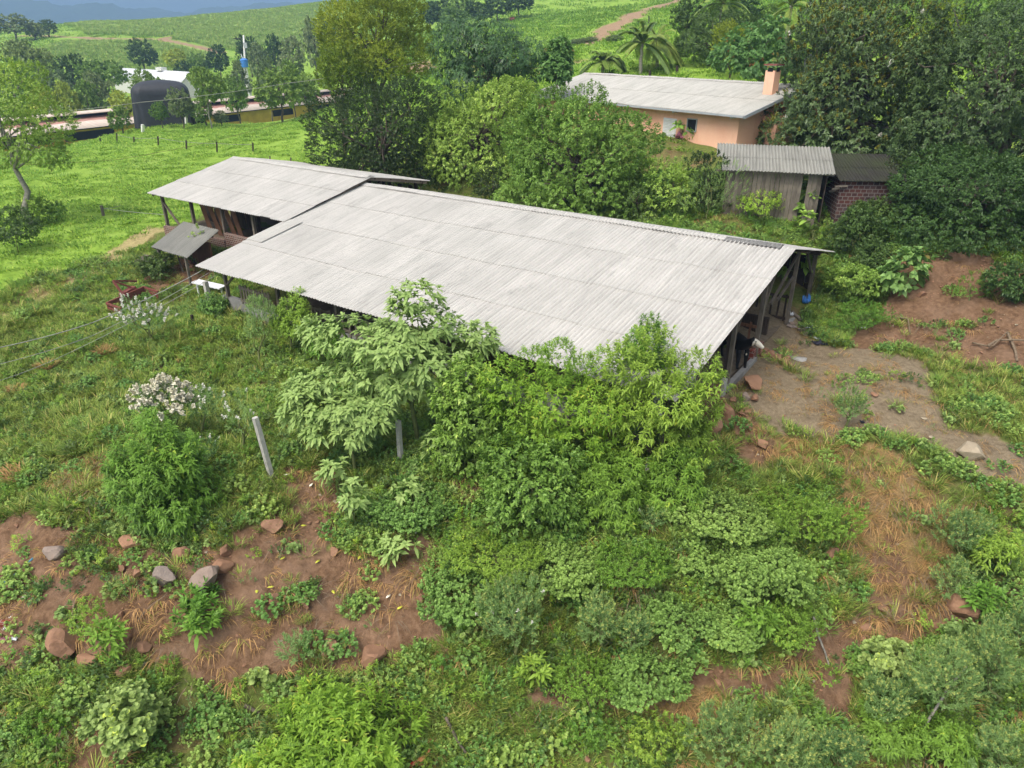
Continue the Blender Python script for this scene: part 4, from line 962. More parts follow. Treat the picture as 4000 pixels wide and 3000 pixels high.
def gable_house(name, label, ra, rb, ea, wmat, rmat, wall_h, mirror=True, group=None):
    """ra,rb ridge ends, ea eave point below ra; both slopes"""
    ud = nz((rb - ra)[None])[0]; L = np.linalg.norm(rb - ra); d = ea - ra; d = d - ud * (d @ ud); nd = np.array([d[0], d[1], 0]); run = np.linalg.norm(nd); nd /= run; drop = -d[2]
    root = thing(name, label, 'farm building', ra + ud * L / 2 - np.array([0, 0, drop + wall_h]), group)
    for sg in (1, -1): quad_uv('roof', [ra + sg * nd * run - [0, 0, drop], rb + sg * nd * run - [0, 0, drop], rb, ra] if sg > 0 else [rb - nd * run - [0, 0, drop], ra - nd * run - [0, 0, drop], ra, rb], rmat, root, .1)
    mb = MB(); e = .35
    for u in (e, L - e):
        P = [ra + ud * u + nd * (run - e) - [0, 0, drop + wall_h], ra + ud * u - nd * (run - e) - [0, 0, drop + wall_h], ra + ud * u - nd * (run - e) - [0, 0, drop - .05], ra + ud * u - [0, 0, .12], ra + ud * u + nd * (run - e) - [0, 0, drop - .05]]
        Q = [p + ud * .15 for p in P]; mb.add(P + Q, [(0,1,2,3,4),(9,8,7,6,5),(0,5,6,1),(1,6,7,2),(2,7,8,3),(3,8,9,4),(4,9,5,0)])
    for sg in (1, -1): mb.bar(ra + ud * (e + .2) + sg * nd * (run - e) - [0, 0, drop + wall_h / 2], rb - ud * (e + .2) + sg * nd * (run - e) - [0, 0, drop + wall_h / 2], .15, wall_h)
    mb.build('wall', M[wmat], root); return root, ud, nd
ra, rb, ea = atz(258, 147, 4.6), atz(411, 156, 4.6), atz(372, 173, 2.4)
white, wud, wnd = gable_house('white_metal_shed', 'bright white metal-roofed shed among trees beyond the black tarp', ra, rb, ea, 'white_paint', 'white_metal', 3.2)
mb = MB(); q = ra + wud * np.linalg.norm(rb - ra) * .62; mb.box(q + [0, 0, .35], (2.6, 1.4, .7), np.c_[wud, wnd, [0, 0, 1]]); mb.build('roof_vent', M['white_paint'], white)
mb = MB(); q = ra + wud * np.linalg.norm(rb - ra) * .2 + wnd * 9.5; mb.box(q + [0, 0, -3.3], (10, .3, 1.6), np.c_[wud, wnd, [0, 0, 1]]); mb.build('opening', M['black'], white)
ra, rb, ea = atz(160, 227, -.2), atz(60, 226, -.2), atz(193, 236, -1.1)
gable_house('white_roof_shed', 'small white-roofed shed showing its gable behind the livestock house', ra, rb, ea, 'white_paint', 'white_paint', 2.6)
# black tarp over a dome-shaped load on the mound
tb = col(360, 120); tx = nz(np.array([[.93, .36, 0]]))[0]; ty = np.array([-tx[1], tx[0], 0])
nu, nv = 34, 60; V = []
for i in range(nu):
    for j in range(nv):
        a_ = j / nv * 2 * np.pi; t = i / (nu - 1); hgt = 6.6
        if t < .62: z = hgt * .72 * t / .62; w = 1.0 - .05 * t + .05 * (1 - t) ** 3
        else: k = (t - .62) / .38; z = hgt * (.72 + .28 * math.sin(k * np.pi / 2)); w = .969 * max(.02, math.cos(k * np.pi / 2)) ** .62
        ca, sa = math.cos(a_), math.sin(a_); ex = .36
        x = math.copysign(abs(ca) ** ex, ca) * 4.2 * w; y = math.copysign(abs(sa) ** ex, sa) * 3.4 * w
        fold = (1 + .035 * math.sin(a_ * 13 + 2 * t) * (1 - t) + .03 * float(vnoise(a_ * 3, t * 4, 3)))
        V.append(tb + tx * x * fold + ty * y * fold + np.array([0, 0, z - .25 + (.05 * math.cos(x * 1.6) if t > .62 else 0)]))
V = np.array(V); i = np.arange(nu * nv).reshape(nu, nv); q = np.stack([i[:-1], np.roll(i[:-1], -1, 1), np.roll(i[1:], -1, 1), i[1:]], -1).reshape(-1, 4)
tp = put('black_tarp_cover', raw_mesh('black_tarp_cover', V - tb, q, None, M['tarp'], True), None, tb); tag(tp, 'big dome-topped structure wrapped in black tarp beside the livestock house', 'tarp')
# ------------------------------------------------------------------ trees near the buildings
tree_px('tall_tree', 'tall yellow-green tree rising out of the top of the photo behind the dark citrus tree', 'tree', 815, 76, 690, 945, -60, 215, 'yellow', nl=22, n_leaf=46000, scale=1.25, lr=(.22, .36), seed=1, tr=.35)
tree_px('slender_tree', 'yellow-green bushy tree at the left foot of the tall yellow-green tree', 'tree', 745, 72, 682, 800, 90, 250, 'yellow', nl=10, n_leaf=12000, scale=1.1, lr=(.28, .42), seed=31, tr=.2)
tree_px('mango_tree', 'dark mango tree with drooping leaf whorls left of the farmhouse roof', 'tree', 1050, 64, 918, 1195, 28, 250, 'mango', nl=16, n_leaf=17000, scale=1.15, lr=(.28, .42), seed=2, tr=.35)
tree_px('broadleaf_creeper', 'lime broad-leaved creeper against the mango tree at the farmhouse roof end', 'creeper', 1200, 62, 1160, 1245, 85, 190, 'redtip', nl=7, n_leaf=2600, scale=.9, seed=3, tr=.08)
tree_px('citrus_tree', 'dark rounded citrus tree standing left behind the smaller barn', 'tree', 830, 54, 655, 990, 145, 420, 'citrus', nl=26, n_leaf=50000, skirt=10, scale=1.15, lr=(.26, .42), seed=4, tr=.25, low=-.9, depth=.8)
tree_px('dense_tree', 'bright green dense tree right behind the ridge, in front of farmhouse', 'tree', 1240, 45, 1075, 1412, 185, 560, 'mid', nl=30, n_leaf=66000, skirt=12, scale=1.05, lr=(.24, .4), seed=5, tr=.25, low=-.9, depth=.75)
tree_px('dense_tree', 'bright green dense tree between citrus tree and the ridge, below the mango tree', 'tree', 1040, 53, 920, 1190, 160, 480, 'mid', nl=24, n_leaf=40000, skirt=10, scale=1.15, lr=(.26, .42), seed=6, tr=.25, low=-.9, depth=.8)
tree_px('flowering_tree', 'huge dark tree with olive flower sprays and white blooms right of the chimney', 'tree', 1850, 50, 1670, 2030, -35, 385, 'olive', nl=30, n_leaf=70000, skirt=12, scale=1.1, lr=(.22, .38), seed=7, tr=.4,
        tips=[('flower_sprays', 'fl_olive', .26, .26, 26), ('bloom', 'fl_white', .004, .3, 40)])
tree_px('overhanging_tree', 'dark glossy tree filling the right edge at the top corner', 'tree', 2170, 44, 1940, 2340, -90, 440, 'olive', nl=28, n_leaf=62000, skirt=10, scale=1.05, lr=(.22, .38), seed=8, tr=.35)
tree_px('hanging_bush_tree', 'low dark spreading tree over the brown bank at the right edge', 'tree', 2130, 37, 1915, 2300, 320, 610, 'dark', nl=24, n_leaf=46000, skirt=10, scale=1.1, lr=(.25, .4), seed=9, tr=.2, low=-.4)
tree_px('large_leaf_tree', 'big-leaved tree with reddish new shoots behind the right end of farmhouse', 'tree', 1650, 66, 1535, 1745, 42, 190, 'redtip', nl=14, n_leaf=5200, scale=1., lr=(.28, .42), seed=10, tr=.2)
tree_px('shade_tree', 'dark round tree right behind the palms on the grassy slope', 'tree', 1530, 84, 1448, 1650, 20, 165, 'dark', nl=14, n_leaf=16000, scale=1.7, seed=11, tr=.3)
tree_px('lime_shrub', 'small yellow-green shrub between the dark round tree and the large-leaved tree', 'shrub', 1575, 76, 1540, 1620, 48, 150, 'yellow', nl=8, n_leaf=5000, scale=1.2, seed=12, tr=.1)
tree_px('bank_tree', 'green small-leaved bush tree in front of the brick hut, right', 'tree', 1990, 41, 1915, 2080, 325, 480, 'citrus', nl=12, n_leaf=13000, scale=1.05, seed=13, tr=.1)
tree_px('feathery_tree', 'half-bare feathery tree in the gap above the flowering tree, at the top right', 'tree', 2020, 62, 1960, 2080, -20, 130, 'yellow', nl=10, n_leaf=6000, scale=1.1, seed=14, tr=.15)
# the leaning field tree on the left
fb = col(80, 50.0)
def P_(px, py, Y): return aty(px, py, Y)
lob = [(P_(px, py, 50 + dy), np.array([r, r, r * .62])) for px, py, r, dy in [(-10, 180, 2.2, 0), (40, 215, 1.7, -1), (100, 262, 1.6, 0), (20, 280, 1.7, 1), (85, 320, 1.3, -1), (-40, 250, 2., 1), (118, 300, .9, .5), (55, 165, 1.2, 1), (10, 330, 1.2, 0), (125, 345, .7, 0), (70, 235, .8, 0)]]
make_tree('leaning_tree', 'leaning tree with pale curved trunk in the bright pasture at the left edge', 'tree', fb, P_(40, 250, 50), 3, 3, 3, 'mid', n_leaf=21000, scale=1., lobes=lob, seed=15, bark='bark_pale', tr=.24, trunk_top=P_(-5, 260, 50.3))
# palms
def palm(name, label, px, Y, crown_py, rad, n, seed, trunk=True, up=.55, fan=False):
    rg = np.random.default_rng(seed); b = col(px, Y); top = np.array([b[0] + rg.normal() * .2, Y, zpix(crown_py, Y)])
    root = thing(name, label, 'palm', b); mb = MB()
    mb.tube(limb_path(b - [0, 0, .3], top, rg, .012, 7), np.linspace(.2, .14, 7), 9, .5); mb.build('trunk', M['bark_pale'], root, True)
    Vs = []; st = MB()
    for i in range(n):
        a = i * 2.4 + rg.normal() * .2; el = rg.uniform(-.25, 1.25) if not fan else rg.uniform(.2, 1.2); L = rad * rg.uniform(.8, 1.1)
        t = np.linspace(0, 1, 14)[:, None]; d = np.array([math.cos(a), math.sin(a), 0])
        path = top + d * (t * L * math.cos(el) * .95) + np.array([0, 0, 1.]) * (t * L * math.sin(el) * 1.0 - t ** 2.2 * L * up * (1.2 - .4 * el))
        st.tube(path, np.linspace(.035, .008, 14), 4, .8)
        T = nz(np.gradient(path, axis=0)); side = np.cross(T, [0, 0, 1.]); side = nz(side)
        k = np.linspace(1, 13, 46); f = np.clip(k.astype(int), 0, 12); fr = (k - f)[:, None]; pp = path[f] * (1 - fr) + path[f + 1] * fr
        for sg in (1, -1):
            D = side[f] * sg * .75 + T[f] * .7 + np.array([0, 0, .25]); ln = L * .3 * np.sin(np.pi * (.1 + .86 * k / 13)) + .12
            V, Q, per = leaves(pp, D, np.tile([0, 0, 1.], (46, 1)), ln, .075 * rad / 2.4, 'long', 0, .5)
            Vs.append((V, Q, np.clip(np.repeat(rg.random() * .7 + rg.random(46) * .25, per), 0, 1)))
    st.build('stalks', M['stem_green'], root)
    V, Q, v = join(Vs); put('fronds', raw_mesh(name + '_fronds', V - b, Q, v, M['lf_palm']), root)
    return root
palm('palm_tree', 'palm with curved fronds and pale thick trunk behind the farmhouse, left of two', 1382, 80, 95, 3.7, 15, 21)
palm('palm_tree', 'second palm with thinner trunk, just right of the thick-trunked palm', 1420, 84, 85, 3.6, 14, 22)
palm('fan_palm', 'short bushy palm clump with drooping fronds behind the farmhouse ridge', 1300, 82, 138, 3.0, 22, 23, fan=True, up=.75)
palm('palm_tree', 'palm whose fronds show above the dark round tree at the top', 1545, 92, 8, 3.9, 15, 24)
palm('palm_tree', 'palm fronds beside the utility post at the top right', 1690, 84, 15, 3.2, 13, 25)

# ------------------------------------------------------------------ background trees in the valley: four kinds, copied
BG = []
for i, (sp, nl, nlf, lr, mat) in enumerate([('bg', 13, 2600, (.3, .45), None), ('bg', 9, 2200, (.35, .5), None), ('bg', 16, 3000, (.24, .36), None), ('bg', 7, 1800, (.4, .55), None)]):
    d = SP_['bg']; rx, rz = [(2.6, 2.4), (2.1, 3.0), (3.3, 1.9), (1.7, 1.6)][i]; zc = [4.2, 4.6, 4.3, 2.0][i]
    BG.append((make_tree('valley_tree', 'x', 'tree', (0, 0, 0), (0, 0, zc), rx, rx, rz, 'bg', nl=nl, n_leaf=nlf, lr=lr, seed=40 + i, scale=[.8, .8, .8, .6][i], tr=.16, bark='bark_pale' if i == 2 else 'bark', sink=.4), zc + rz, rx, zc - rz))
bgmats = {}
def tint(k, c1, c2, c3): bgmats[k] = leaf_mat('leaf_far_' + k, srgb(*c1), srgb(*c2), srgb(*c3), .15, .6, .2, .85, .03, .25)
tint('dark', (38,66,34), (62,96,46), (80,112,52)); tint('mid', (60,96,40), (96,136,56), (120,154,64)); tint('lime', (96,128,40), (136,164,56), (160,180,70)); tint('grey', (72,98,62), (104,130,86), (128,150,100)); tint('pale', (84,112,58), (122,148,84), (146,166,96))
bgmesh = {}
used = set()
def bgt(i, px, Y, top, width, tone, label, group='trees across the valley'):
    """copy of kind i whose crown top reaches photo row top and whose crown is width photo columns wide"""
    src, h0, r0, lo = BG[i]; b = col(px, Y); zt = zpix(top, Y); sz = max(.3, (zt - b[2]) / h0); sx = width / ppm(Y, zt) / (2 * r0)
    o = src if i not in used else None
    if o is None: o = copy_thing(src, label, b, random.random() * 6.28, (sx, sx, sz), group)
    else: used.add(i); o.location = b; o.scale = (sx, sx, sz); o['label'] = label; o['group'] = group
    for ch in o.children:
        if ch.name.startswith('crown'):
            key = (i, tone)
            if key not in bgmesh:
                me = ch.data.copy(); me.materials[0] = bgmats[tone]; bgmesh[key] = me
            ch.data = bgmesh[key]
    return o
for a in [(2, 85, 200, 92, 105, 'pale', 'pale-trunked open tree at the left, below the distant dirt road'), (1, 172, 185, 108, 58, 'dark', 'dark upright tree right of the pale-trunked open tree'),
          (2, 238, 178, 134, 100, 'mid', 'flat-crowned green tree left of the white metal shed'), (0, 316, 262, 86, 58, 'dark', 'lone dark tree standing in the middle of the lower corn field'),
          (1, 386, 250, 100, 44, 'lime', 'pale lime tree at the corn edge, right of the lone dark tree'), (0, 402, 235, 132, 40, 'dark', 'small dark tree under the pale lime tree'),
          (0, 436, 240, 116, 44, 'mid', 'mid-green tree left of the tall dark tree at the field corner'), (1, 480, 235, 90, 46, 'dark', 'tall dark tree at the corner of the corn field, left of the pole'),
          (0, 545, 240, 80, 50, 'dark', 'dark tree just behind the white pole'), (0, 330, 165, 152, 74, 'mid', 'round green tree in front of the white metal shed'),
          (2, 458, 112, 150, 84, 'mid', 'large yellowish-green tree right behind the black tarp'), (0, 520, 135, 168, 56, 'mid', 'green tree right of the large yellowish-green one, above livestock house roof'),
          (1, 530, 175, 122, 44, 'grey', 'thin grey-green tree below the white pole'), (0, 612, 118, 150, 96, 'mid', 'wide green tree in front of the right part of livestock house'),
          (0, 668, 122, 162, 60, 'mid', 'green tree between the wide green tree and the tall yellow-green tree'), (0, 590, 150, 128, 50, 'grey', 'greyish tree behind the wide green tree'),
          (1, 640, 155, 118, 40, 'mid', 'narrow tree showing above the wide green tree'), (3, 112, 138, 190, 62, 'lime', 'lime bush at left, just above the white-roofed gable'),
          (3, 160, 142, 182, 56, 'lime', 'second lime bush, above the white-roofed gable'), (3, 205, 146, 178, 60, 'mid', 'green bush between the lime bushes and the grey bushy tree'),
          (0, 226, 152, 158, 74, 'grey', 'grey-green bushy tree below the flat-crowned green tree'), (3, 275, 140, 200, 56, 'lime', 'yellowish bush touching the left side of the black tarp'),
          (0, 40, 175, 128, 90, 'mid', 'green tree behind the leaning tree at the left edge'), (0, 10, 160, 140, 80, 'grey', 'grey-green tree at the left edge behind the leaning tree'),
          (0, 130, 170, 152, 70, 'grey', 'grey-green tree below the dark upright tree'), (3, 60, 150, 182, 80, 'mid', 'low green bush behind the crown of the leaning tree'),
          (0, 38, 330, 32, 72, 'grey', 'hazy round tree on the far left ridge'), (3, 78, 335, 50, 44, 'pale', 'pale bush beside the hazy round tree, at the start of the dirt road'), (3, 108, 345, 44, 46, 'dark', 'dark bush on the far left field edge'),
          (1, 712, 225, 22, 70, 'dark', 'dark wood tree on the hill left of the tall yellow-green tree'), (0, 690, 215, 44, 60, 'grey', 'greyish wood tree below the dark hill tree'), (1, 735, 220, 30, 60, 'dark', 'dark wood tree half hidden by the tall yellow-green tree'),
          (0, 600, 235, 78, 44, 'dark', 'dark clump beyond the pole, right'), (3, 565, 225, 98, 50, 'grey', 'low grey scrub at the foot of the hill field'), (3, 640, 220, 84, 60, 'grey', 'low scrub under the greyish wood tree'),
          (3, 268, 112, 232, 48, 'mid', 'bush in front of the stained livestock house roof'), (1, 352, 113, 214, 34, 'mid', 'narrow upright bush in front of the black tarp'), (0, 398, 111, 193, 52, 'grey', 'small grey tree with whitewashed trunk in front of the black tarp'),
          (3, 446, 117, 212, 46, 'mid', 'bush on the earth mound right of the black tarp'), (3, 480, 118, 240, 30, 'grey', 'little shrub by the fence right of the earth mound')]: bgt(*a)
# wood on the hill at the top
for k, (px, Y, top, w, tone) in enumerate([(955, 250, -6, 60, 'dark'), (1000, 245, -10, 60, 'mid'), (1035, 240, 0, 60, 'dark'), (1075, 250, -8, 60, 'dark'), (980, 235, 12, 60, 'mid'), (1120, 255, -20, 60, 'dark'), (930, 260, -2, 50, 'dark')]):
    bgt([1, 0][k % 2], px, Y, top, w, tone, ['dark', 'leafy', 'tall', 'round', 'low', 'far right', 'far left'][k] + ' tree of the small wood on the hill above the mango tree', 'trees of the small wood on the hill')
for k, (px, Y, top, w, tone) in enumerate([(1480, 98, 0, 70, 'dark'), (1600, 105, -6, 80, 'dark'), (1660, 100, 12, 60, 'mid'), (1640, 96, 40, 60, 'dark'), (1760, 80, -10, 60, 'lime'), (2110, 70, -30, 90, 'mid')]):
    bgt([0, 0, 3, 0, 0, 0][k], px, Y, top, w, tone, ['dark tree left of the top palm', 'dark tree right of the top palm', 'low green tree by the utility post', 'dark tree under the utility post', 'lime tree behind the flowering tree', 'green tree behind the far right crown'][k], 'trees at the top right')
for k, (px, Y, top, w) in enumerate([(1235, 150, 88, 50), (1250, 140, 92, 40), (1275, 132, 82, 44), (1210, 160, 82, 40), (1330, 120, 84, 40)]):
    bgt(3, px, Y, top, w, 'grey', ['first', 'second', 'third', 'fourth', 'last'][k] + ' tall reed clump along the field path above the farmhouse', 'reed clumps along the field path')

# ------------------------------------------------------------------ front shrubs, each its own
def shrub_px(name, label, px, py, x0, x1, top, bot, sp, cat='shrub', **kw):
    """base where the photo shows it meet the ground; crown box from photo columns and rows"""
    b = hit(px, py); Y = b[1]; zt, zb = zpix(top, Y), max(zpix(bot, Y), b[2] + .05); zc = (zt + zb) / 2; m = ppm(Y, zc); rx = (x1 - x0) / 2 / m
    return make_tree(name, label, cat, b, np.array([xat((x0 + x1) / 2, Y, zc), Y, zc]), rx, rx * kw.pop('depth', .85), (zt - zb) / 2, sp, **dict(dict(tr=.06, sink=.15, bark='stem_green', lr=(.28, .42)), **kw))
# silver tree in front of the barn: umbrella-like tiers
sb = hit(905, 958); Ys = sb[1]
lob = [(aty(px, py, Ys + dy), np.array([rx, rx * .9, rz])) for px, py, rx, rz, dy in [(900, 650, .75, .5, .1), (905, 700, 1.15, .4, 0), (760, 725, 1.15, .4, .2), (690, 715, .7, .35, .5), (850, 745, 1.2, .45, -.4), (980, 740, 1.15, .45, .1), (1030, 735, .6, .45, .3), (930, 790, 1.0, .4, -.5), (800, 800, 1., .38, -.3), (860, 830, .8, .3, -.6), (690, 820, .8, .35, -.2), (960, 830, .5, .3, -.6)]]
lob.append((aty(870, 760, Ys), np.array([.6, .6, .5])))
make_tree('silver_leaved_tree', 'silvery big-leaved tree overlapping the big roof, with stray yellow leaves', 'tree', sb, aty(880, 800, Ys), 2, 2, 2, 'silver', n_leaf=7000, lobes=lob, seed=50, tr=.085, bark='stem_green', inner=.08, tips=[('pale_buds', 'fl_lime', .45, .05, 12)], trunk_top=aty(890, 700, Ys), gap=.6)
sb = hit(778, 1018); Ys = sb[1]
lob = [(aty(px, py, Ys + dy), np.array([rx, rx * .9, rz])) for px, py, rx, rz, dy in [(690, 880, .75, .3, .2), (640, 890, .5, .3, .1), (760, 880, .7, .32, 0), (800, 905, .6, .28, -.2), (700, 930, .6, .25, -.2), (760, 935, .55, .25, -.3), (820, 870, .6, .25, .2), (650, 850, .55, .25, .3)]]
lob.append((aty(740, 900, Ys), np.array([.5, .5, .3])))
make_tree('silver_leaved_tree', 'shorter silvery big-leaved tree spreading left, below the taller silvery one', 'tree', sb, aty(740, 930, Ys), 2, 2, 2, 'silver', n_leaf=3800, lobes=lob, seed=51, tr=.06, bark='stem_green', inner=.08, tips=[('pale_buds', 'fl_lime', .4, .05, 12)], trunk_top=aty(740, 890, Ys), gap=.6)
for k, (px, py, x0, x1, t, b, lab) in enumerate([(880, 1095, 838, 915, 1045, 1105, 'silvery sapling with one yellow leaf right of the bank edge vine'), (765, 1140, 725, 800, 1020, 1140, 'silvery sapling leaning over the top of the red bank'), (730, 1075, 690, 775, 985, 1060, 'silvery low sapling below the leaning concrete post'), (948, 1010, 905, 990, 930, 1020, 'silvery sapling at the foot of the taller silvery tree'), (868, 1215, 830, 905, 1165, 1215, 'small silvery sapling in the vines below the concrete posts')]):
    shrub_px('silver_sapling', lab, px, py, x0, x1, t, b, 'silver', nl=5, n_leaf=170, seed=60 + k, tr=.02, lr=(.4, .55))
def bush_lobes(name, label, px, py, sp, ls, n, seed, **kw):
    b = hit(px, py); Y = b[1]; rg = np.random.default_rng(seed)
    lob = [(aty(x, y, Y + rg.uniform(-.7, .7)), np.array([r, r * .95, r * h])) for x, y, r, h in ls]; c = np.mean([l[0] for l in lob], 0); lob.append((c, np.array([.8, .7, .7])))
    return make_tree(name, label, 'shrub', b, c, 1, 1, 1, sp, n_leaf=n, lobes=lob, seed=seed, tr=.05, sink=.15, bark='stem_green', trunk_top=c, gap=.7, **kw)
bush_lobes('willow_leaved_bush', 'lime willow-leaved bush in the middle, in front of the barn', 1200, 1030, 'lime', [(1085, 830, .55, 1.1), (1150, 805, .5, 1.2), (1205, 790, .45, 1.3), (1262, 815, .5, 1.2), (1310, 800, .45, 1.4), (1110, 885, .75, .8), (1205, 880, .85, .8), (1285, 885, .75, .8), (1085, 945, .65, .7), (1160, 950, .8, .7), (1245, 955, .8, .7), (1315, 950, .6, .8), (1200, 1010, .8, .6), (1270, 1020, .6, .6), (1120, 1005, .6, .6), (1180, 850, .5, .9), (1240, 845, .4, 1.)], 21000, 70, inner=.1, tips=[('bloom', 'fl_lime', .004, .15, 40)])
bush_lobes('willow_leaved_bush', 'tall willow-leaved bush with spires reaching over the roof corner', 1440, 1010, 'willow', [(1345, 790, .36, 1.5), (1392, 760, .27, 2.3), (1436, 755, .28, 2.4), (1468, 815, .36, 1.4), (1515, 800, .4, 1.2), (1540, 845, .35, 1.1), (1350, 830, .6, .9), (1420, 815, .65, .9), (1380, 880, .75, .8), (1455, 875, .75, .8), (1508, 890, .6, .9), (1335, 895, .6, .8), (1400, 945, .75, .7), (1475, 945, .7, .8), (1340, 960, .6, .7), (1500, 980, .5, .8), (1420, 1000, .6, .6)], 15000, 71, scale=1.05, inner=.06)
shrub_px('dark_bush', 'leafy bush around the mossy concrete post, under the tall willow-leaved bush', 1460, 1085, 1395, 1520, 985, 1080, 'willow', seed=68, n_leaf=7000, nl=14, skirt=6, lr=(.22, .36))
shrub_px('willow_leaved_bush', 'narrow willow-leaved spire left of the roof corner bush', 1390, 960, 1350, 1450, 690, 830, 'willow', seed=72, n_leaf=3600, nl=7, lr=(.3, .45))
shrub_px('willow_leaved_bush', 'willow-leaved bush trailing beside the brick plinth', 1475, 1000, 1420, 1525, 850, 1000, 'willow', seed=73, n_leaf=4000, nl=10, lr=(.25, .4))
shrub_px('dark_bush', 'dark green bush between the silvery tree and the lime willow-leaved bush', 1010, 1000, 945, 1085, 780, 1005, 'mid', seed=74, n_leaf=12000, nl=16, skirt=7)
shrub_px('dark_bush', 'dark leafy bush under the lime willow-leaved bush', 1150, 1130, 1040, 1260, 960, 1120, 'mid', seed=75, n_leaf=12000, nl=18, scale=.95, skirt=7)
shrub_px('dark_bush', 'dark leafy bush left of the mossy concrete post', 1320, 1120, 1240, 1400, 980, 1120, 'willow', seed=76, n_leaf=10000, nl=14, skirt=6)
shrub_px('willow_leaved_bush', 'bright willow-leaved shrub against the slatted wall of the barn', 625, 770, 585, 675, 630, 740, 'willow', seed=77, n_leaf=5200, nl=9)
shrub_px('yellowing_shrub', 'yellowing shrub with pale flower heads left of the slatted wall shrub', 560, 790, 535, 605, 640, 760, 'umbel', seed=78, n_leaf=3600, nl=8, tips=[('flower_heads', 'fl_lime', .25, .1, 20)])
shrub_px('willow_leaved_bush', 'large fresh green willow-leaved shrub above the red bank on the left', 375, 1105, 245, 440, 905, 1090, 'willow', seed=79, n_leaf=11000, nl=22, scale=1.25, lr=(.2, .34), skirt=6)
shrub_px('plume_shrub', 'shrub with creamy flower plumes behind the large willow-leaved shrub', 385, 960, 300, 415, 840, 925, 'umbel', seed=80, n_leaf=3600, nl=12, tips=[('flower_plumes', 'fl_straw', .9, .22, 34)])
shrub_px('plume_shrub', 'white-plumed wispy shrub near the red implement', 330, 745, 260, 375, 640, 735, 'umbel', seed=81, n_leaf=2600, nl=8, tips=[('flower_plumes', 'fl_white', .6, .18, 30)])
shrub_px('plume_shrub', 'small white-plumed shrub just right of the creamy plumes', 440, 940, 405, 480, 845, 920, 'umbel', seed=82, n_leaf=1500, nl=6, tips=[('flower_plumes', 'fl_white', .2, .14, 20)])
shrub_px('plume_shrub', 'white-flowered low shrub beside the leaning concrete post', 440, 1000, 405, 475, 960, 1005, 'umbel', seed=83, n_leaf=900, nl=5, tips=[('flower_plumes', 'fl_white', .35, .12, 20)])
shrub_px('plume_shrub', 'thin leaning shrub with white tufts left of the concrete post', 520, 980, 480, 560, 855, 960, 'umbel', seed=84, n_leaf=900, nl=6, tips=[('flower_plumes', 'fl_white', .2, .12, 18)])
shrub_px('yellow_green_bush', 'bright yellow-green willow-leaved bush at the bottom edge', 720, 1700, 545, 900, 1560, 1720, 'lime', seed=85, n_leaf=9000, nl=20, scale=1.35, lr=(.22, .34))
shrub_px('round_leaved_bush', 'grey-green round-leaved bush at the bottom left', 260, 1600, 180, 350, 1500, 1610, 'round', seed=86, n_leaf=2600, nl=12, scale=1.05)
UM = [('flower_heads', 'fl_lime', .85, .09, 18)]
for k, (px, py, x0, x1, t, b, n, lab) in enumerate([(1110, 1420, 1040, 1180, 1260, 1400, 5200, 'feathery shrub with white blossoms at the lower middle'), (1300, 1420, 1265, 1330, 1285, 1410, 2600, 'narrow feathery shrub right of the white-blossomed feathery one'),
        (1365, 1420, 1330, 1395, 1320, 1420, 2000, 'short feathery shrub beside the narrow feathery one'), (2080, 1215, 2015, 2135, 1110, 1200, 3600, 'rounded feathery shrub above the right path'), (2065, 1300, 2020, 2110, 1220, 1300, 2000, 'low feathery shrub below the rounded feathery one'),
        (1835, 930, 1805, 1868, 838, 915, 2000, 'lone feathery sapling in the straw-covered yard'), (1700, 1680, 1640, 1760, 1570, 1690, 4200, 'yellowish feathery bush at the bottom edge, left of the gully'), (1820, 1690, 1760, 1865, 1590, 1690, 3600, 'yellowish feathery bush at the bottom edge, right of the gully'),
        (1920, 1560, 1860, 1970, 1490, 1560, 3200, 'feathery shrub with bare stems below the path bend'), (2030, 1560, 1965, 2110, 1390, 1540, 5200, 'tall feathery shrub at the lower right'), (2140, 1520, 2080, 2200, 1330, 1510, 5000, 'tallest feathery shrub near the right edge'),
        (2195, 1420, 2165, 2260, 1290, 1420, 2600, 'feathery shrub cut by the right edge'), (1180, 1140, 1155, 1245, 1085, 1150, 1800, 'flat feathery shrub with lilac blossoms in the middle'), (1410, 1150, 1390, 1432, 1105, 1150, 700, 'tiny feathery shrub with white blossoms under the mossy post'),
        (2160, 1690, 2090, 2230, 1560, 1690, 4200, 'feathery bush in the bottom right corner'), (1560, 1660, 1490, 1640, 1540, 1660, 3600, 'dry feathery bush at the bottom edge below the path')]):
    tp_ = UM + ([('blossoms', 'fl_white', .03, .11, 26)] if 'white bloss' in lab or 'lilac' in lab else [])
    shrub_px('feathery_shrub', lab, px, py, x0, x1, t, b, 'umbel', seed=90 + k, n_leaf=n, nl=10, tips=tp_)['group'] = 'feathery yellow-topped shrubs'
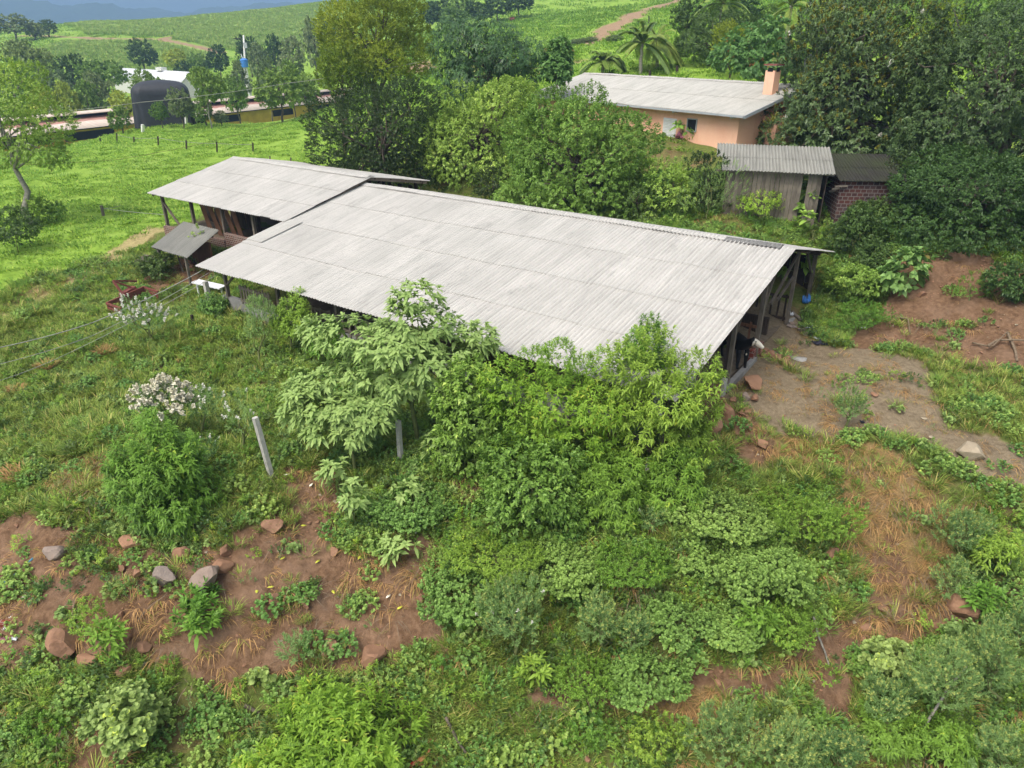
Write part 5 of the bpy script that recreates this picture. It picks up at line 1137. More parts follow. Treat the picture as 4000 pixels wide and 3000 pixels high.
VN = [(1520, 1130, 1400, 1650, 1030, 1150, 7000, 'vine-covered mound below the brick plinth'), (1740, 1180, 1640, 1850, 1010, 1170, 7600, 'large vine-covered mound below the yard edge'), (1640, 1290, 1540, 1740, 1130, 1280, 6600, 'pale vine mound in the middle of the right slope'),
      (1560, 1250, 1450, 1640, 1150, 1250, 5000, 'vine mound left of the pale vine mound'), (1060, 1230, 950, 1180, 1120, 1240, 6600, 'fresh green vine mound right of the red bank'), (900, 1120, 800, 980, 1040, 1120, 3600, 'vine cushion under the two concrete posts'),
      (1000, 1310, 900, 1100, 1220, 1310, 4600, 'bright vine patch at the right edge of the red bank'), (1720, 1390, 1640, 1770, 1270, 1380, 4600, 'leafy vine clump above the path'), (1200, 1260, 1110, 1300, 1160, 1260, 5000, 'leafy vine hump under the lilac-blossomed shrub'),
      (1350, 1250, 1280, 1440, 1150, 1250, 4600, 'dark vine hump below the mossy concrete post'), (1450, 1370, 1380, 1540, 1280, 1370, 4200, 'weedy hump above the lower path'), (1580, 1380, 1520, 1650, 1300, 1390, 3800, 'weedy hump left of the leafy vine clump'), (1240, 1500, 1170, 1330, 1400, 1500, 4200, 'weedy hump at the start of the lower path'), (1390, 1500, 1320, 1480, 1410, 1500, 4000, 'leafy hump right of the start of the lower path')]
for k, (px, py, x0, x1, t, b, n, lab) in enumerate(VN):
    t = t + (b - t) * .4; n = int(n * 1.5)
    shrub_px('vine_mound', lab, px, py, x0 - 12, x1 + 12, t, b, ['vine', 'weed', 'vine', 'vine', 'weed', 'vine', 'vine', 'weed', 'vine', 'weed', 'vine', 'vine', 'weed', 'vine'][k], seed=120 + k, n_leaf=n, nl=22, tr=.03, lr=(.16, .34), low=-.1, scale=.8)['group'] = 'mounds of vines and weeds'
for k, (px, py, x0, x1, t, b, sp, n, lab) in enumerate([(190, 1395, 140, 225, 1300, 1385, 'weed', 900, 'leafy weed with yellow flowers behind the big bank boulder'), (232, 1420, 205, 262, 1355, 1415, 'lance', 260, 'bright leafy weed right of the big bank boulder'), (430, 1330, 405, 460, 1290, 1340, 'lance', 240, 'leafy weed below the grey pointed boulder'), (300, 1190, 330, 330, 1190, 1190, 'weed', 1, ''),
        (640, 1440, 608, 680, 1385, 1450, 'umbel', 900, 'grey-green weed left of the square bank boulder'), (430, 1380, 380, 470, 1335, 1400, 'lance', 420, 'star-leaved weeds in the middle of the red bank'), (560, 1480, 540, 585, 1455, 1485, 'round', 160, 'small grey weed near the bottom bush'),
        (1955, 1190, 1920, 1985, 1120, 1190, 'lance', 300, ''), (2120, 1330, 2080, 2160, 1270, 1345, 'lance', 420, 'star-leaved plant hiding the brown boulder at right'), (2090, 1420, 2040, 2130, 1340, 1420, 'round', 700, 'round-leaved shrub on the right path'), (1500, 1310, 1470, 1530, 1250, 1310, 'lance', 220, ''),
        (1625, 1400, 1600, 1660, 1310, 1380, 'lance', 240, 'tall leafy stalk above the lower path'), (1910, 1450, 1850, 1960, 1390, 1450, 'round', 1100, 'round-leaved shrub below the path bend'), (1150, 1470, 1120, 1180, 1430, 1470, 'lance', 160, 'pale rosette weed above the bottom grass'), (1240, 1590, 1180, 1330, 1560, 1640, 'weed', 1600, 'green leafy bush under the lower path at the bottom'),
        (1420, 1640, 1340, 1500, 1560, 1650, 'weed', 1600, 'leafy bush at the bottom right of the hen'), (100, 1590, 40, 150, 1560, 1600, 'weed', 1200, 'leafy bush at the left bottom corner'), (2150, 1240, 2110, 2200, 1150, 1240, 'willow', 1500, 'dark leafy shrub right of the rounded feathery one'), (1900, 1600, 1850, 2000, 1560, 1660, 'willow', 2400, 'star-leaved bush between the feathery bushes at the bottom'), (2050, 1640, 1980, 2110, 1580, 1660, 'willow', 2400, 'dark star-leaved bush right at the bottom')]):
    if not lab: continue
    shrub_px('tall_weed', lab, px, py, x0, x1, t, b, sp, cat='weed', seed=150 + k, n_leaf=n, nl=6, tr=.015, lr=(.35, .5))['group'] = 'single weeds on the slope'
# bank behind the barn, right side
for k, (px, py, x0, x1, t, b, sp, n, nm, lab) in enumerate([(1530, 475, 1455, 1620, 345, 500, 'umbel', 5200, 'thin_shrub', 'brownish twiggy shrub behind the barn below the plank shack'), (1480, 440, 1440, 1520, 355, 450, 'lime', 2600, 'thin_shrub', 'bright slender shrub left of the twiggy shrub'), (1640, 480, 1590, 1700, 420, 500, 'lime', 2200, 'thin_shrub', 'yellowish shrub in front of the plank shack'),
        (1762, 470, 1700, 1830, 380, 470, 'bigleaf', 230, 'large_leaved_plant', 'large-leaved plant in front of the brick hut'), (1755, 530, 1715, 1795, 470, 530, 'bigleaf', 120, 'large_leaved_plant', 'lower rosette of big leaves above the barn gable'), (1850, 560, 1790, 1920, 450, 560, 'dark', 6000, 'dark_bush', 'dark bush right of the lower rosette'), (1905, 500, 1840, 1960, 430, 520, 'dark', 5000, 'dark_bush', 'dark shrub in front of the brick wall'),
        (1845, 660, 1785, 1920, 570, 670, 'mid', 6000, 'bank_shrub', 'light green shrub beside the gable posts'), (1960, 640, 1915, 2000, 540, 650, 'redtip', 500, 'bank_shrub', 'glossy-leaved shrub on the edge of the brown bank'), (1890, 620, 1840, 1940, 520, 620, 'dark', 4600, 'bank_shrub', 'dark shrub between the light green and the glossy shrub'), (2095, 650, 2050, 2140, 590, 655, 'weed', 900, 'bank_shrub', 'leafy shrub in the middle of the brown bank'), (2180, 650, 2130, 2230, 570, 650, 'dark', 3600, 'bank_shrub', 'shrub at the right end of the brown bank'),
        (1845, 720, 1790, 1930, 650, 725, 'weed', 3200, 'bank_shrub', 'grassy weeds between the gable posts and the yard'), (1700, 600, 1665, 1745, 560, 640, 'bigleaf', 120, 'large_leaved_plant', 'taro-like leaves seen under the gable'), (1470, 300, 1455, 1500, 250, 330, 'bigleaf', 60, 'large_leaved_plant', 'young tree with dark leaves beside the white louvred door'), (1632, 300, 1600, 1655, 245, 300, 'dark', 700, 'thin_tree', 'thin bare-branched young tree at the farmhouse corner'), (1680, 300, 1660, 1710, 240, 310, 'mango', 700, 'dark_bush', 'green bush at the stained end wall of the farmhouse'),
        (1420, 450, 1380, 1470, 370, 470, 'mid', 3600, 'dark_bush', 'green bush squeezed between the big dense tree and the twiggy shrub')]):
    shrub_px(nm, lab, px, py, x0, x1, t, b, sp, seed=180 + k, n_leaf=n, nl=8, tr=.04, lr=(.32, .48))
# left side plants
for k, (px, py, x0, x1, t, b, sp, n, lab) in enumerate([(40, 545, -30, 95, 450, 555, 'dark', 4200, 'dark bush left of the leaning tree foot'), (75, 490, 35, 100, 410, 490, 'mid', 2200, 'leafy sprouts around the foot of the leaning tree'), (122, 480, 98, 140, 440, 480, 'mid', 900, 'small bush right of the leaning tree'), (350, 600, 300, 375, 555, 610, 'dark', 2600, 'dark weeds left of the lean-to'), (430, 570, 412, 440, 480, 560, 'round', 130, 'slim plant climbing over the lean-to roof'), (430, 690, 420, 500, 640, 690, 'vine', 2600, 'vine cushion at the barn corner post'), (700, 790, 660, 740, 720, 790, 'willow', 2200, 'bright bush against the plinth of the barn'), (1170, 770, 1155, 1195, 750, 800, 'willow', 400, 'lone willow-leaved sprig in front of the eave')]):
    shrub_px('side_bush', lab, px, py, x0, x1, t, b, sp, seed=220 + k, n_leaf=n, nl=8, tr=.03, lr=(.32, .48))
# grass clumps that stand out
for k, (px, py, s, m, lab) in enumerate([(105, 800, .75, 'straw', 'dry yellow grass clump in the left meadow'), (232, 770, .8, 'straw', 'brownish grass clump right of the dry yellow one'), (38, 850, .6, 'straw', 'half-dry grass clump near the left edge'), (165, 985, .8, 'grass', 'fountain of long grass above the red bank'), (45, 1040, .95, 'straw', 'yellowish grass clump at the left edge above the red bank'), (150, 1100, .8, 'grass', 'drooping grass clump on the rim of the red bank')]):
    rg = np.random.default_rng(300 + k); b = hit(px, py); V, Q, v = blades(150, .3 * s, 1.1 * s, .035, .55, rg); V2, Q2, v2 = blades(60, .3 * s, .9 * s, .03, .8, rg)
    root = thing('grass_clump', lab, 'grass clump', b, 'grass clumps'); put('blades', raw_mesh('clump', V, Q, v, M['grass' if m == 'grass' else 'straw']), root); put('blades', raw_mesh('clump', V2, Q2, v2, M['grass']), root)

for k in range(9):
    u = 2.2 + k * 1.75; n = 20.6 + (k % 3) * .9; p = B(u, n); p[2] = float(H(p[0], p[1])); rx = 1.5 + .3 * (k % 2); hgt = 2.6 + .7 * ((k * 7) % 3) / 2
    make_tree('undergrowth_bush', ['dark', 'leafy', 'light', 'ragged'][k % 4] + ' bush behind the long barn ridge, %s from the left' % ['first', 'second', 'third', 'fourth', 'fifth', 'sixth', 'seventh', 'eighth', 'last'][k], 'shrub', p, p + [0, 0, hgt * .55], rx, rx * .8, hgt * .5, ['citrus', 'mid', 'dark', 'mid'][k % 4], nl=9, n_leaf=3600, seed=260 + k, tr=.05, lr=(.3, .45), skirt=5, group='undergrowth behind the long barn')
# ------------------------------------------------------------------ rocks
def rock_mesh(name, size, seed, mat, flat=.7, ang=.25):
    rg = np.random.default_rng(seed); bm = bmesh.new(); bmesh.ops.create_icosphere(bm, subdivisions=3, radius=1)
    V = np.array([v.co for v in bm.verts]); pl = rand_dir(16, rg); dd = rg.uniform(.45, .84, 16)
    for n_, d_ in zip(pl, dd):
        s = V @ n_; V = V - np.where(s > d_, s - d_, 0)[:, None] * n_
    V += nz(V) * (fbm(V[:, 0] * 2 + seed, V[:, 1] * 2 + V[:, 2], seed, 3) * .07)[:, None]
    V *= np.array(size) / 2 * np.array([1, 1, 1.])
    for v, c in zip(bm.verts, V): v.co = c
    me = bpy.data.meshes.new(name); bm.to_mesh(me); bm.free(); me.materials.append(M[mat])
    return me
def rock(px, py, wpx, hpx, mat, label, seed, rz=0.):
    """rock whose visible outline is about wpx by hpx photo pixels, resting in the ground"""
    b = hit(px, py + hpx * .3); m = ppm(b[1], b[2]); w = wpx * 1.42 / m; h = hpx * 1.42 / m
    o = put('rock', rock_mesh('rock', (w, w * .8, max(h * .8, w * .45)), seed, mat), None, b + np.array([0, 0, max(h * .8, w * .45) * .26])); o.rotation_euler = (rz * .2, rz * .15, rz); tag(o, label, 'rock', 'rocks')
for k, a in enumerate([(356, 1237, 52, 66, 'rock_grey', 'square grey-brown boulder on the red bank'), (448, 1248, 66, 74, 'rock_grey', 'dark grey pointed boulder on the red bank, right of the square one'), (397, 1192, 30, 38, 'rock_brown', 'upright brown stone just above the square grey-brown boulder'), (487, 1188, 32, 28, 'rock_brown', 'rounded brown stone above the grey pointed boulder'), (489, 1220, 40, 34, 'rock_brown', 'brown stone touching the grey pointed boulder'),
        (298, 1234, 26, 26, 'rock_brown', 'small stone left of the square grey-brown boulder'), (265, 1225, 14, 22, 'rock_brown', 'narrow stone left of the small stone by the square boulder'), (116, 1190, 48, 34, 'rock_grey', 'purplish boulder under the drooping grass on the left'), (292, 1165, 50, 34, 'rock_brown', 'flat stone with weeds at the upper edge of the red bank'), (30, 1270, 40, 24, 'rock_brown', 'low brown stone by the blue hose'),
        (141, 1385, 78, 60, 'rock_brown', 'big rounded boulder low on the red bank at the left'), (190, 1420, 36, 28, 'rock_brown', 'stone at the right foot of the big rounded boulder'), (262, 1330, 16, 22, 'rock_brown', 'small round stone right of the leafy weeds on the bank'), (274, 1372, 22, 32, 'rock_brown', 'half-buried pointed stone below the small round one'), (315, 1395, 34, 22, 'rock_brown', 'half-buried flat stone in the lower bank'), (268, 1442, 34, 26, 'rock_brown', 'tilted brown stone above the bottom grass'), (87, 1445, 18, 14, 'rock_brown', 'small flat stone by the pale stick at left'), (140, 1475, 28, 14, 'rock_brown', 'brick-shaped stone in the grass at the bottom left'), (115, 1585, 18, 24, 'rock_brown', 'brown stone between bushes at the bottom left'), (45, 1548, 26, 14, 'rock_brown', 'brown stone at the bottom left edge'),
        (589, 1133, 38, 38, 'rock_brown', 'rounded red-brown stone right of the bank weeds'), (560, 1148, 12, 14, 'rock_brown', 'small stone touching the rounded red-brown one'), (716, 1390, 44, 42, 'rock_brown', 'triangular stone in the bare soil, lower middle'), (805, 1412, 60, 44, 'rock_brown', 'half-buried wide stone right of the triangular stone'), (724, 1188, 22, 22, 'rock_brown', 'stone at the vine edge of the red bank'), (660, 1300, 24, 28, 'rock_brown', 'half-buried stone in the middle of the bare soil'), (595, 1295, 26, 44, 'rock_brown', 'weathered half-buried stone left of the stick'), (910, 1290, 22, 20, 'rock_brown', 'pinkish stone at the upper right of the bare soil'),
        (1625, 822, 58, 34, 'rock_brown', 'large flat boulder in the yard in front of the cow'), (1611, 858, 14, 22, 'rock_grey', 'grey round cobble in the yard'), (1630, 858, 22, 20, 'rock_brown', 'brown round cobble beside the grey one'), (1570, 890, 32, 40, 'rock_brown', 'tall boulder at the barn corner pier'), (1582, 863, 16, 18, 'rock_brown', 'cube-like stone above the tall boulder'), (1562, 862, 14, 12, 'rock_brown', 'small stone touching the pier'), (1602, 893, 22, 12, 'rock_brown', 'flat stone right of the tall boulder'), (1541, 920, 30, 40, 'rock_brown', 'reddish leaning boulder below the barn corner'), (1617, 922, 18, 18, 'rock_brown', 'round stone on the yard edge'), (1618, 905, 12, 10, 'rock_brown', 'small stone above the round yard-edge stone'), (1535, 962, 26, 26, 'rock_brown', 'boulder among vines below the leaning boulder'), (1520, 985, 20, 16, 'rock_brown', 'stone half in the vines below the barn corner'), (1527, 1010, 18, 14, 'rock_brown', 'lowest stone of the tumble under the barn corner'), (1575, 998, 28, 20, 'rock_brown', 'block-shaped stone beside the dry weeds'), (1612, 885, 22, 12, 'rock_brown', 'angular stone beside the flat one in the yard'), (1645, 960, 30, 22, 'rock_brown', 'brown stone where the yard ends, right of the tumble'),
        (2090, 970, 60, 44, 'rock_pale', 'large pale boulder at the right end of the yard'), (2135, 1045, 18, 14, 'rock_brown', 'orange-brown stone under the pale boulder'), (2012, 945, 12, 8, 'rock_pale', 'small pale stone left of the pale boulder'), (1995, 905, 12, 9, 'rock_pale', 'pale stone at the grass edge of the yard'), (1890, 852, 18, 10, 'rock_brown', 'flat stone by the lone feathery sapling'),
        (1990, 635, 18, 13, 'rock_brown', 'stone on the brown bank'), (1985, 615, 14, 10, 'rock_brown', 'smaller stone above the stone on the brown bank'), (2075, 1305, 44, 66, 'rock_brown', 'big brown boulder behind the star-leaved plant at right'), (2025, 1352, 34, 28, 'rock_brown', 'rounded boulder in the right path'), (1868, 1355, 22, 18, 'rock_brown', 'tan stone on the path'), (1862, 1378, 14, 12, 'rock_brown', 'smaller stone below the tan path stone'), (1598, 1375, 18, 26, 'rock_brown', 'stone sunk in the vines beside the pale root'), (1905, 1312, 28, 14, 'rock_brown', 'flat stone above the path'), (1935, 1435, 18, 22, 'rock_pale', 'upright pale stone on the lower edge of the path'), (1268, 1452, 22, 22, 'rock_brown', 'round stone above the lower path'), (1270, 1640 - 0, 14, 10, 'rock_brown', 'small stone at the bottom middle'), (1168, 1480, 16, 20, 'rock_brown', 'stone on the bare patch at the start of the lower path'), (1246, 1553, 12, 14, 'rock_pale', 'pale chip at the left end of the lower path'), (1255, 1560, 14, 14, 'rock_pale', 'larger pale chip beside the first pale chip'), (1550, 1475, 16, 14, 'rock_brown', 'stone at the top of the lower path'), (1640, 1230, 22, 30, 'rock_brown', 'stone in the dry weeds right of the pale vine mound'), (1795, 1190, 30, 36, 'rock_brown', 'brown stone under the large vine-covered mound')]):
    px, py, w, h, m, lab = a; rock(px, py, w, h, m, lab, 400 + k, (k * 1.7) % 3.1)
for k in range(16):         # rubble of the broken kerb in the yard
    t = k / 15; px = 1644 + 62 * t + random.uniform(-4, 4); py = 758 + 24 * t + random.uniform(-7, 7)
    rock(px, py, random.uniform(13, 21), random.uniform(10, 15), 'rock_brown', 'stone of the rubble heap along the broken concrete edge in the yard', 500 + k, k)
    COL.objects[-1]['group'] = 'rubble along the broken concrete edge'
for k in range(9):
    px, py = 1707 + k * 6 + random.uniform(-4, 4), 700 + k * 3 + random.uniform(-4, 4); rock(px, py, 13, 9, 'rock_grey', 'grey stone of the row at the foot of the gable posts', 520 + k, k); COL.objects[-1]['group'] = 'stones at the foot of the gable posts'
for k, (px, py, sx, rz, lab) in enumerate([(1668, 762, 1.5, -.5, 'left'), (1722, 776, 1.3, -.55, 'right')]):
    o = put('concrete_slab', rock_mesh('concrete_slab', (sx, .5, .16), 540 + k, 'plaster'), None, hit(px, py) + [0, 0, .04]); o.rotation_euler = (.08, .05, rz); tag(o, lab + ' piece of broken concrete slab above the rubble in the straw yard', 'slab', 'broken slab pieces')

# ------------------------------------------------------------------ posts, wires, pole
def post_px(name, px, py, ptop, w, mat, label, cat, group, pxt=None, rnd=False):
    b = hit(px, py); z = zpix(ptop, b[1]); t = np.array([xat(pxt if pxt is not None else px, b[1], z), b[1], z]); mb = MB()
    if rnd: mb.tube([b - [0, 0, .3], t], [w / 2, w / 2 * .9], 8, .5)
    else: mb.bar(b - np.array([0, 0, .3]), t, w, w)
    o = mb.build(name, M[mat], None, loc=b); tag(o, label, cat, group); return t
post_px('concrete_post', 589, 1032, 902, .15, 'concrete', 'tall leaning pale concrete post on top of the red bank', 'post', 'concrete fence posts', 551)
post_px('concrete_post', 866, 1000, 909, .14, 'concrete', 'upright concrete post under the silvery trees', 'post', 'concrete fence posts', 860)
post_px('concrete_post', 1398, 1062, 990, .14, 'concrete', 'mossy concrete post sunk in the bushes right of the lime bush', 'post', 'concrete fence posts', 1402)
cpt = post_px('concrete_post', 455, 662, 608, .2, 'concrete', 'short stout concrete post at the left corner of the long barn', 'post', 'concrete fence posts', 443)
post_px('wooden_post', 223, 466, 444, .16, 'wood', 'weathered post standing alone in the pasture left of the barns', 'post', None, 219)
post_px('wooden_stake', 1634, 680 + 75, 708, .12, 'wood', 'thin stake in front of the gable, beside the cow', 'post', None, 1636)
post_px('wooden_stake', 415, 700, 680, .1, 'wood_dark', 'short dark stake in the weeds by the barn corner', 'post', None, 414)
ps = [(216, 311, 298), (252, 308, 288), (289, 311, 295), (341, 314, 294), (402, 323, 303), (468, 329, 306), (546, 328, 308)]
tops = [post_px('fence_post', px, py, pt, .13, 'wood_dark', '%s thin dark post of the pasture fence counted from the left' % ['first', 'second', 'third', 'fourth', 'fifth', 'sixth', 'seventh'][k], 'fence post', 'thin posts of the pasture fence') for k, (px, py, pt) in enumerate(ps)]
ws = [(136, 310, 292), (219, 287, 277), (308, 287, 269), (402, 270, 252), (469, 260, 242), (513, 256, 238), (577, 242, 225), (630, 236, 222), (682, 229, 217)]
wtops = [post_px('fence_post', px, py, pt, .34, 'white_paint', '%s whitewashed fence post counted from the left, in front of the livestock house' % ['first', 'second', 'third', 'fourth', 'fifth', 'sixth', 'seventh', 'eighth', 'ninth'][k], 'fence post', 'whitewashed fence posts') for k, (px, py, pt) in enumerate(ws)]
def wire(name, pts, r, sag, label, cat='wire', mat='cable'):
    mb = MB()
    for a_, b_ in zip(pts[:-1], pts[1:]):
        t = np.linspace(0, 1, 15)[:, None]; p = np.asarray(a_) + (np.asarray(b_) - np.asarray(a_)) * t; p[:, 2] -= sag * 4 * (t * (1 - t))[:, 0]; mb.tube(p, r, 5, .5)
    o = mb.build(name, M[mat], None, True, loc=np.asarray(pts[0])); tag(o, label, cat); return o
wire('fence_wire', [t - np.array([0, 0, .2]) for t in tops[1:]], .022, .04, 'wire strung along the thin dark pasture fence posts')
wire('fence_wire', [t - np.array([0, 0, .3]) for t in wtops[4:]], .025, .04, 'wire strung along the whitewashed posts')
for k, (px, py, pt) in enumerate([(583, 352, 337), (628, 356, 340)]): post_px('fence_post', px, py, pt, .1, 'wood', ['slim grey post just beyond the ridge of the smaller barn', 'slim grey post beyond the smaller barn, right of the other one'][k], 'fence post', 'posts behind the smaller barn')
wire('power_line', [aty(-40, 254, 62), aty(305, 221, 66), aty(620, 180, 70), aty(905, 134, 74)], .022, .12, 'pale power line crossing the valley view at the upper left', 'cable')
wire('power_line', [aty(-60, 358, 58), aty(250, 345, 66), aty(480, 300, 74), aty(700, 235, 80)], .014, .1, 'thin dark wire low over the pasture', 'cable', 'rusty')
ac = B(.2, .4, 2.3)
wire('barn_cable', [aty(-60, 762, 25.5), aty(200, 697, 29), ac], .02, .1, 'thick pale cable running from left edge to barn corner', 'cable')
wire('barn_cable', [aty(-60, 800, 25.2), aty(200, 725, 28.6), B(.8, .3, 2.3)], .012, .1, 'thinner middle cable under the thick pale one', 'cable')
wire('barn_cable', [aty(-60, 840, 24.6), aty(150, 762, 27.6), B(1.4, .3, 2.3)], .011, .1, 'lowest thin cable running to the barn corner', 'cable')
wire('pasture_wire', [aty(260, 444, 53), aty(222, 450, 52.5), B(-12.3, 5.9, 2.2)], .016, .05, 'single wire from the weathered post to the smaller barn')
# hilltop pole with blue tank
pb = col(533, 208); zt = zpix(76, 208); mb = MB(); mb.tube([pb - [0, 0, .5], [xat(526, 208, zt), 208, zt]], [.34, .2], 9, .5); up = thing('utility_pole', 'tall white utility pole beside the blue water tank beyond the valley trees', 'pole', pb)
mb.build('pole', M['white_paint'], up, True); mb = MB(); mb.box((xat(528, 208, zt), 207.6, zt - 2.4), (.9, .5, 1.3)); mb.build('transformer', M['gutter'], up)
mb = MB(); mb.bar((pb[0] - 1.1, 208, zt - .8), (pb[0] + 1.1, 208, zt - .8), .14, .16); mb.build('crossarm', M['wood_dark'], up)
tk = col(541, 200); tz = zpix(134, 200); wt_ = thing('water_tank', 'blue water tank on a pale stand right of the white utility pole', 'tank', tk)
mb = MB(); mb.tube([[tk[0], 200, tz - 1.2], [tk[0], 200, tz + .5], [tk[0], 200, tz + .75], [tk[0], 200, tz + .9]], [.95, 1.0, .7, .2], 18, .5); mb.build('tank', M['blue'], wt_, False)
mb = MB(); mb.tube([[tk[0], 200, tk[2] - .3], [tk[0], 200, tz - 1.2]], [.7, .6], 12, .5); mb.build('stand', M['white_paint'], wt_)
mb = MB(); mb.tube([[tk[0] + .4, 200, tz - 2], [tk[0] - .5, 200, tz + 1.9]], [.1, .1], 6, .5); mb.build('pipe', M['white_paint'], wt_)
pb = col(1692, 88); zt = zpix(-12, 88); mb = MB(); mb.tube([pb - [0, 0, .3], [pb[0], 88, zt + 2]], [.2, .15], 8, .5); o = mb.build('utility_pole', M['bark_pale'], None, True, loc=pb); tag(o, 'dark utility post leaving the photo at the top right', 'pole')
pb = col(1404, 108); mb = MB(); zt = zpix(36, 108); mb.bar(pb - [0, 0, .3], (pb[0], 108, zt), .35, .3); mb.bar((pb[0] - .3, 108, zt - .2), (pb[0] + .5, 108, zt + .1), .3); 
b0 = hit(1332, 52 + 3)
tag(put('machine', rock_mesh('machine', (2.2, 1.6, 1.6), 9, 'rust_red'), None, hit(1105, 46) + [0, 0, .6]), 'tiny red machine parked far up on the hill pasture', 'machine')
for k, (px, py, pt) in enumerate([(1441, 158, 143), (1463, 160, 142), (1404, 166, 152), (1402, 54, 34)]):
    post_px('fence_post', px, py, pt, .2, 'wood_dark', ['dark fence post under the dark round tree, left', 'grey fence post under the dark round tree, right', 'short fence post right of the thick-trunked palm', 'old gate post by the field track high on the slope'][k], 'fence post', 'fence posts behind the farmhouse')
# antenna dish
ab = HB(HL - .2, 6.2, HZR - .1); dish = thing('antenna', 'small white dish antenna on a thin mast above the farmhouse', 'antenna', ab); zt = zpix(133, ab[1])
mb = MB(); mb.tube([ab, ab + [.15, 0, zt - ab[2]]], [.035, .03], 6, .5); mb.build('mast', M['gutter'], dish)
V = []
for i in range(6):
    r = i / 5 * .38
    for j in range(18): a_ = j / 18 * 6.2832; V.append((r * math.cos(a_), -.3 * (i / 5) ** 2 * .5 + .1, r * 1.25 * math.sin(a_)))
V = np.array(V) + [.3, 0, zt - ab[2]]; i = np.arange(108).reshape(6, 18); q = np.stack([i[:-1], np.roll(i[:-1], -1, 1), np.roll(i[1:], -1, 1), i[1:]], -1).reshape(-1, 4)
put('dish', raw_mesh('dish', V, q, None, M['white_metal'], True), dish).modifiers.new('thickness', 'SOLIDIFY').thickness = .02

# ------------------------------------------------------------------ red implement (land leveller) in the weeds
fa, fb_ = hit(236, 678), hit(316, 642); fa[2] += .55; fb_[2] = fa[2] + .1; d = nz((fb_ - fa)[None])[0]; s_ = np.array([d[1], -d[0], 0]); s_ /= np.linalg.norm(s_)
im = thing('farm_scraper', 'rusty red land scraper lying in the weeds left of the barns', 'farm implement', (fa + fb_) / 2 - [0, 0, .55])
mb = MB(); mb.bar(fa, fb_, .08, .12); mb.bar(fa - [0, 0, .25], fb_ - [0, 0, .25], .04, .42); mb.build('blade', M['rust_red'], im)
for p, nm in ((fa, 'side_plate'), (fb_, 'side_plate')):
    mb = MB(); mb.bar(p, p + s_ * .9 - [0, 0, .15], .08, .1); mb.bar(p - [0, 0, .3], p + s_ * .85 - [0, 0, .42], .04, .3); mb.build(nm, M['rust_red'], im)
mb = MB(); m_ = fa + d * 1.1; t_ = m_ - s_ * .5 + [0, 0, .75]; mb.bar(m_, t_, .1, .1); mb.bar(m_ + d * .9, t_, .08, .08); mb.bar(t_, t_ + d * 1.4 - [0, 0, .5], .08, .08); mb.bar(m_ - s_ * .2, m_ + d * .9 - s_ * .2 + [0, 0, .1], .3, .2); mb.build('hitch', M['rust_red'], im)
# white sheet, planks by lean-to, coconuts
sh = hit(460, 640); mb = MB(); mb.bar(sh + [-.9, .25, .75], sh + [.75, -.35, .6], .55, .06); mb.bar(sh + [-.8, .2, -.2], sh + [-.8, .2, .7], .08); mb.bar(sh + [.65, -.3, -.2], sh + [.65, -.3, .55], .08)
tag(mb.build('metal_trough', M['white_metal'], None, loc=sh), 'white metal trough shining behind the stout concrete post', 'trough')
pk = hit(332, 590); mb = MB()
for k in range(5): mb.bar(pk + [-.9 + .05 * k, .05 + .17 * k, .7 + .03 * k], pk + [.9, -.4 + .17 * k, .75 + .02 * k], .16, .03)
for x in (-.6, .6): mb.bar(pk + [x, 0, -.2], pk + [x, 0, .68], .1)
tag(mb.build('plank_bench', M['wood'], None, loc=pk), 'rough bench of loose grey planks left of the lean-to', 'bench')
gp = c0 + U * 1.5 + vd * 1.3; gz0 = float(H(gp[0], gp[1]))
for k in range(14):
    r_ = random.uniform(.13, .2); p = gp + U * (-.55 + .28 * (k % 5)) + N * (.1 * (k % 3)) + np.array([0, 0, gz0 - gp[2] + .12 + .2 * (k // 5)]); tag(put('gourd', rock_mesh('gourd', (r_ * 2, r_ * 2, r_ * 2), 600 + k, 'rock_brown'), None, p), 'brown gourd-like lump in the pile under the lean-to roof', 'gourd', 'pile under the lean-to')
# litter
def rag(px, py, w, mat, label, cat, seed, h=.18):
    b = hit(px, py); rg = np.random.default_rng(seed); n = 13; g = np.linspace(-1, 1, n); X, Y_ = np.meshgrid(g, g); m = w / ppm(b[1], b[2]) / 2
    Z = np.abs(fbm(X * 1.6 + seed, Y_ * 1.6, seed, 3)) * h * 1.6 + .04; k = 1 + .35 * fbm(X + seed, Y_, seed + 4, 2)
    V = np.stack([X * m * k, Y_ * m * .8 * k, Z], -1).reshape(-1, 3); i = np.arange(n * n).reshape(n, n); q = np.stack([i[:-1, :-1], i[:-1, 1:], i[1:, 1:], i[1:, :-1]], -1).reshape(-1, 4)
    o = put('rag' if cat == 'rag' else 'litter', raw_mesh('rag', V, q, None, M[mat], True), None, b); o.modifiers.new('thickness', 'SOLIDIFY').thickness = .015; tag(o, label, cat)
rag(1752, 710, 34, 'rag_blue', 'crumpled blue and white cloth by the gable stones', 'rag', 1); rag(1770, 744, 26, 'rag_black', 'black cloth lying in the straw yard', 'rag', 2); rag(1768, 733, 16, 'litter_white', 'white plastic piece above the black cloth', 'litter', 3, .08)
rag(1740, 656, 14, 'blue', 'bright blue plastic bag at the foot of the last gable post', 'litter', 4, .5); rag(1708, 683, 8, 'litter_white', 'white plastic cup by the gable post', 'litter', 5, .25); rag(1864, 710, 12, 'litter_white', 'white scrap on the brown ground below the bank', 'litter', 6, .1)
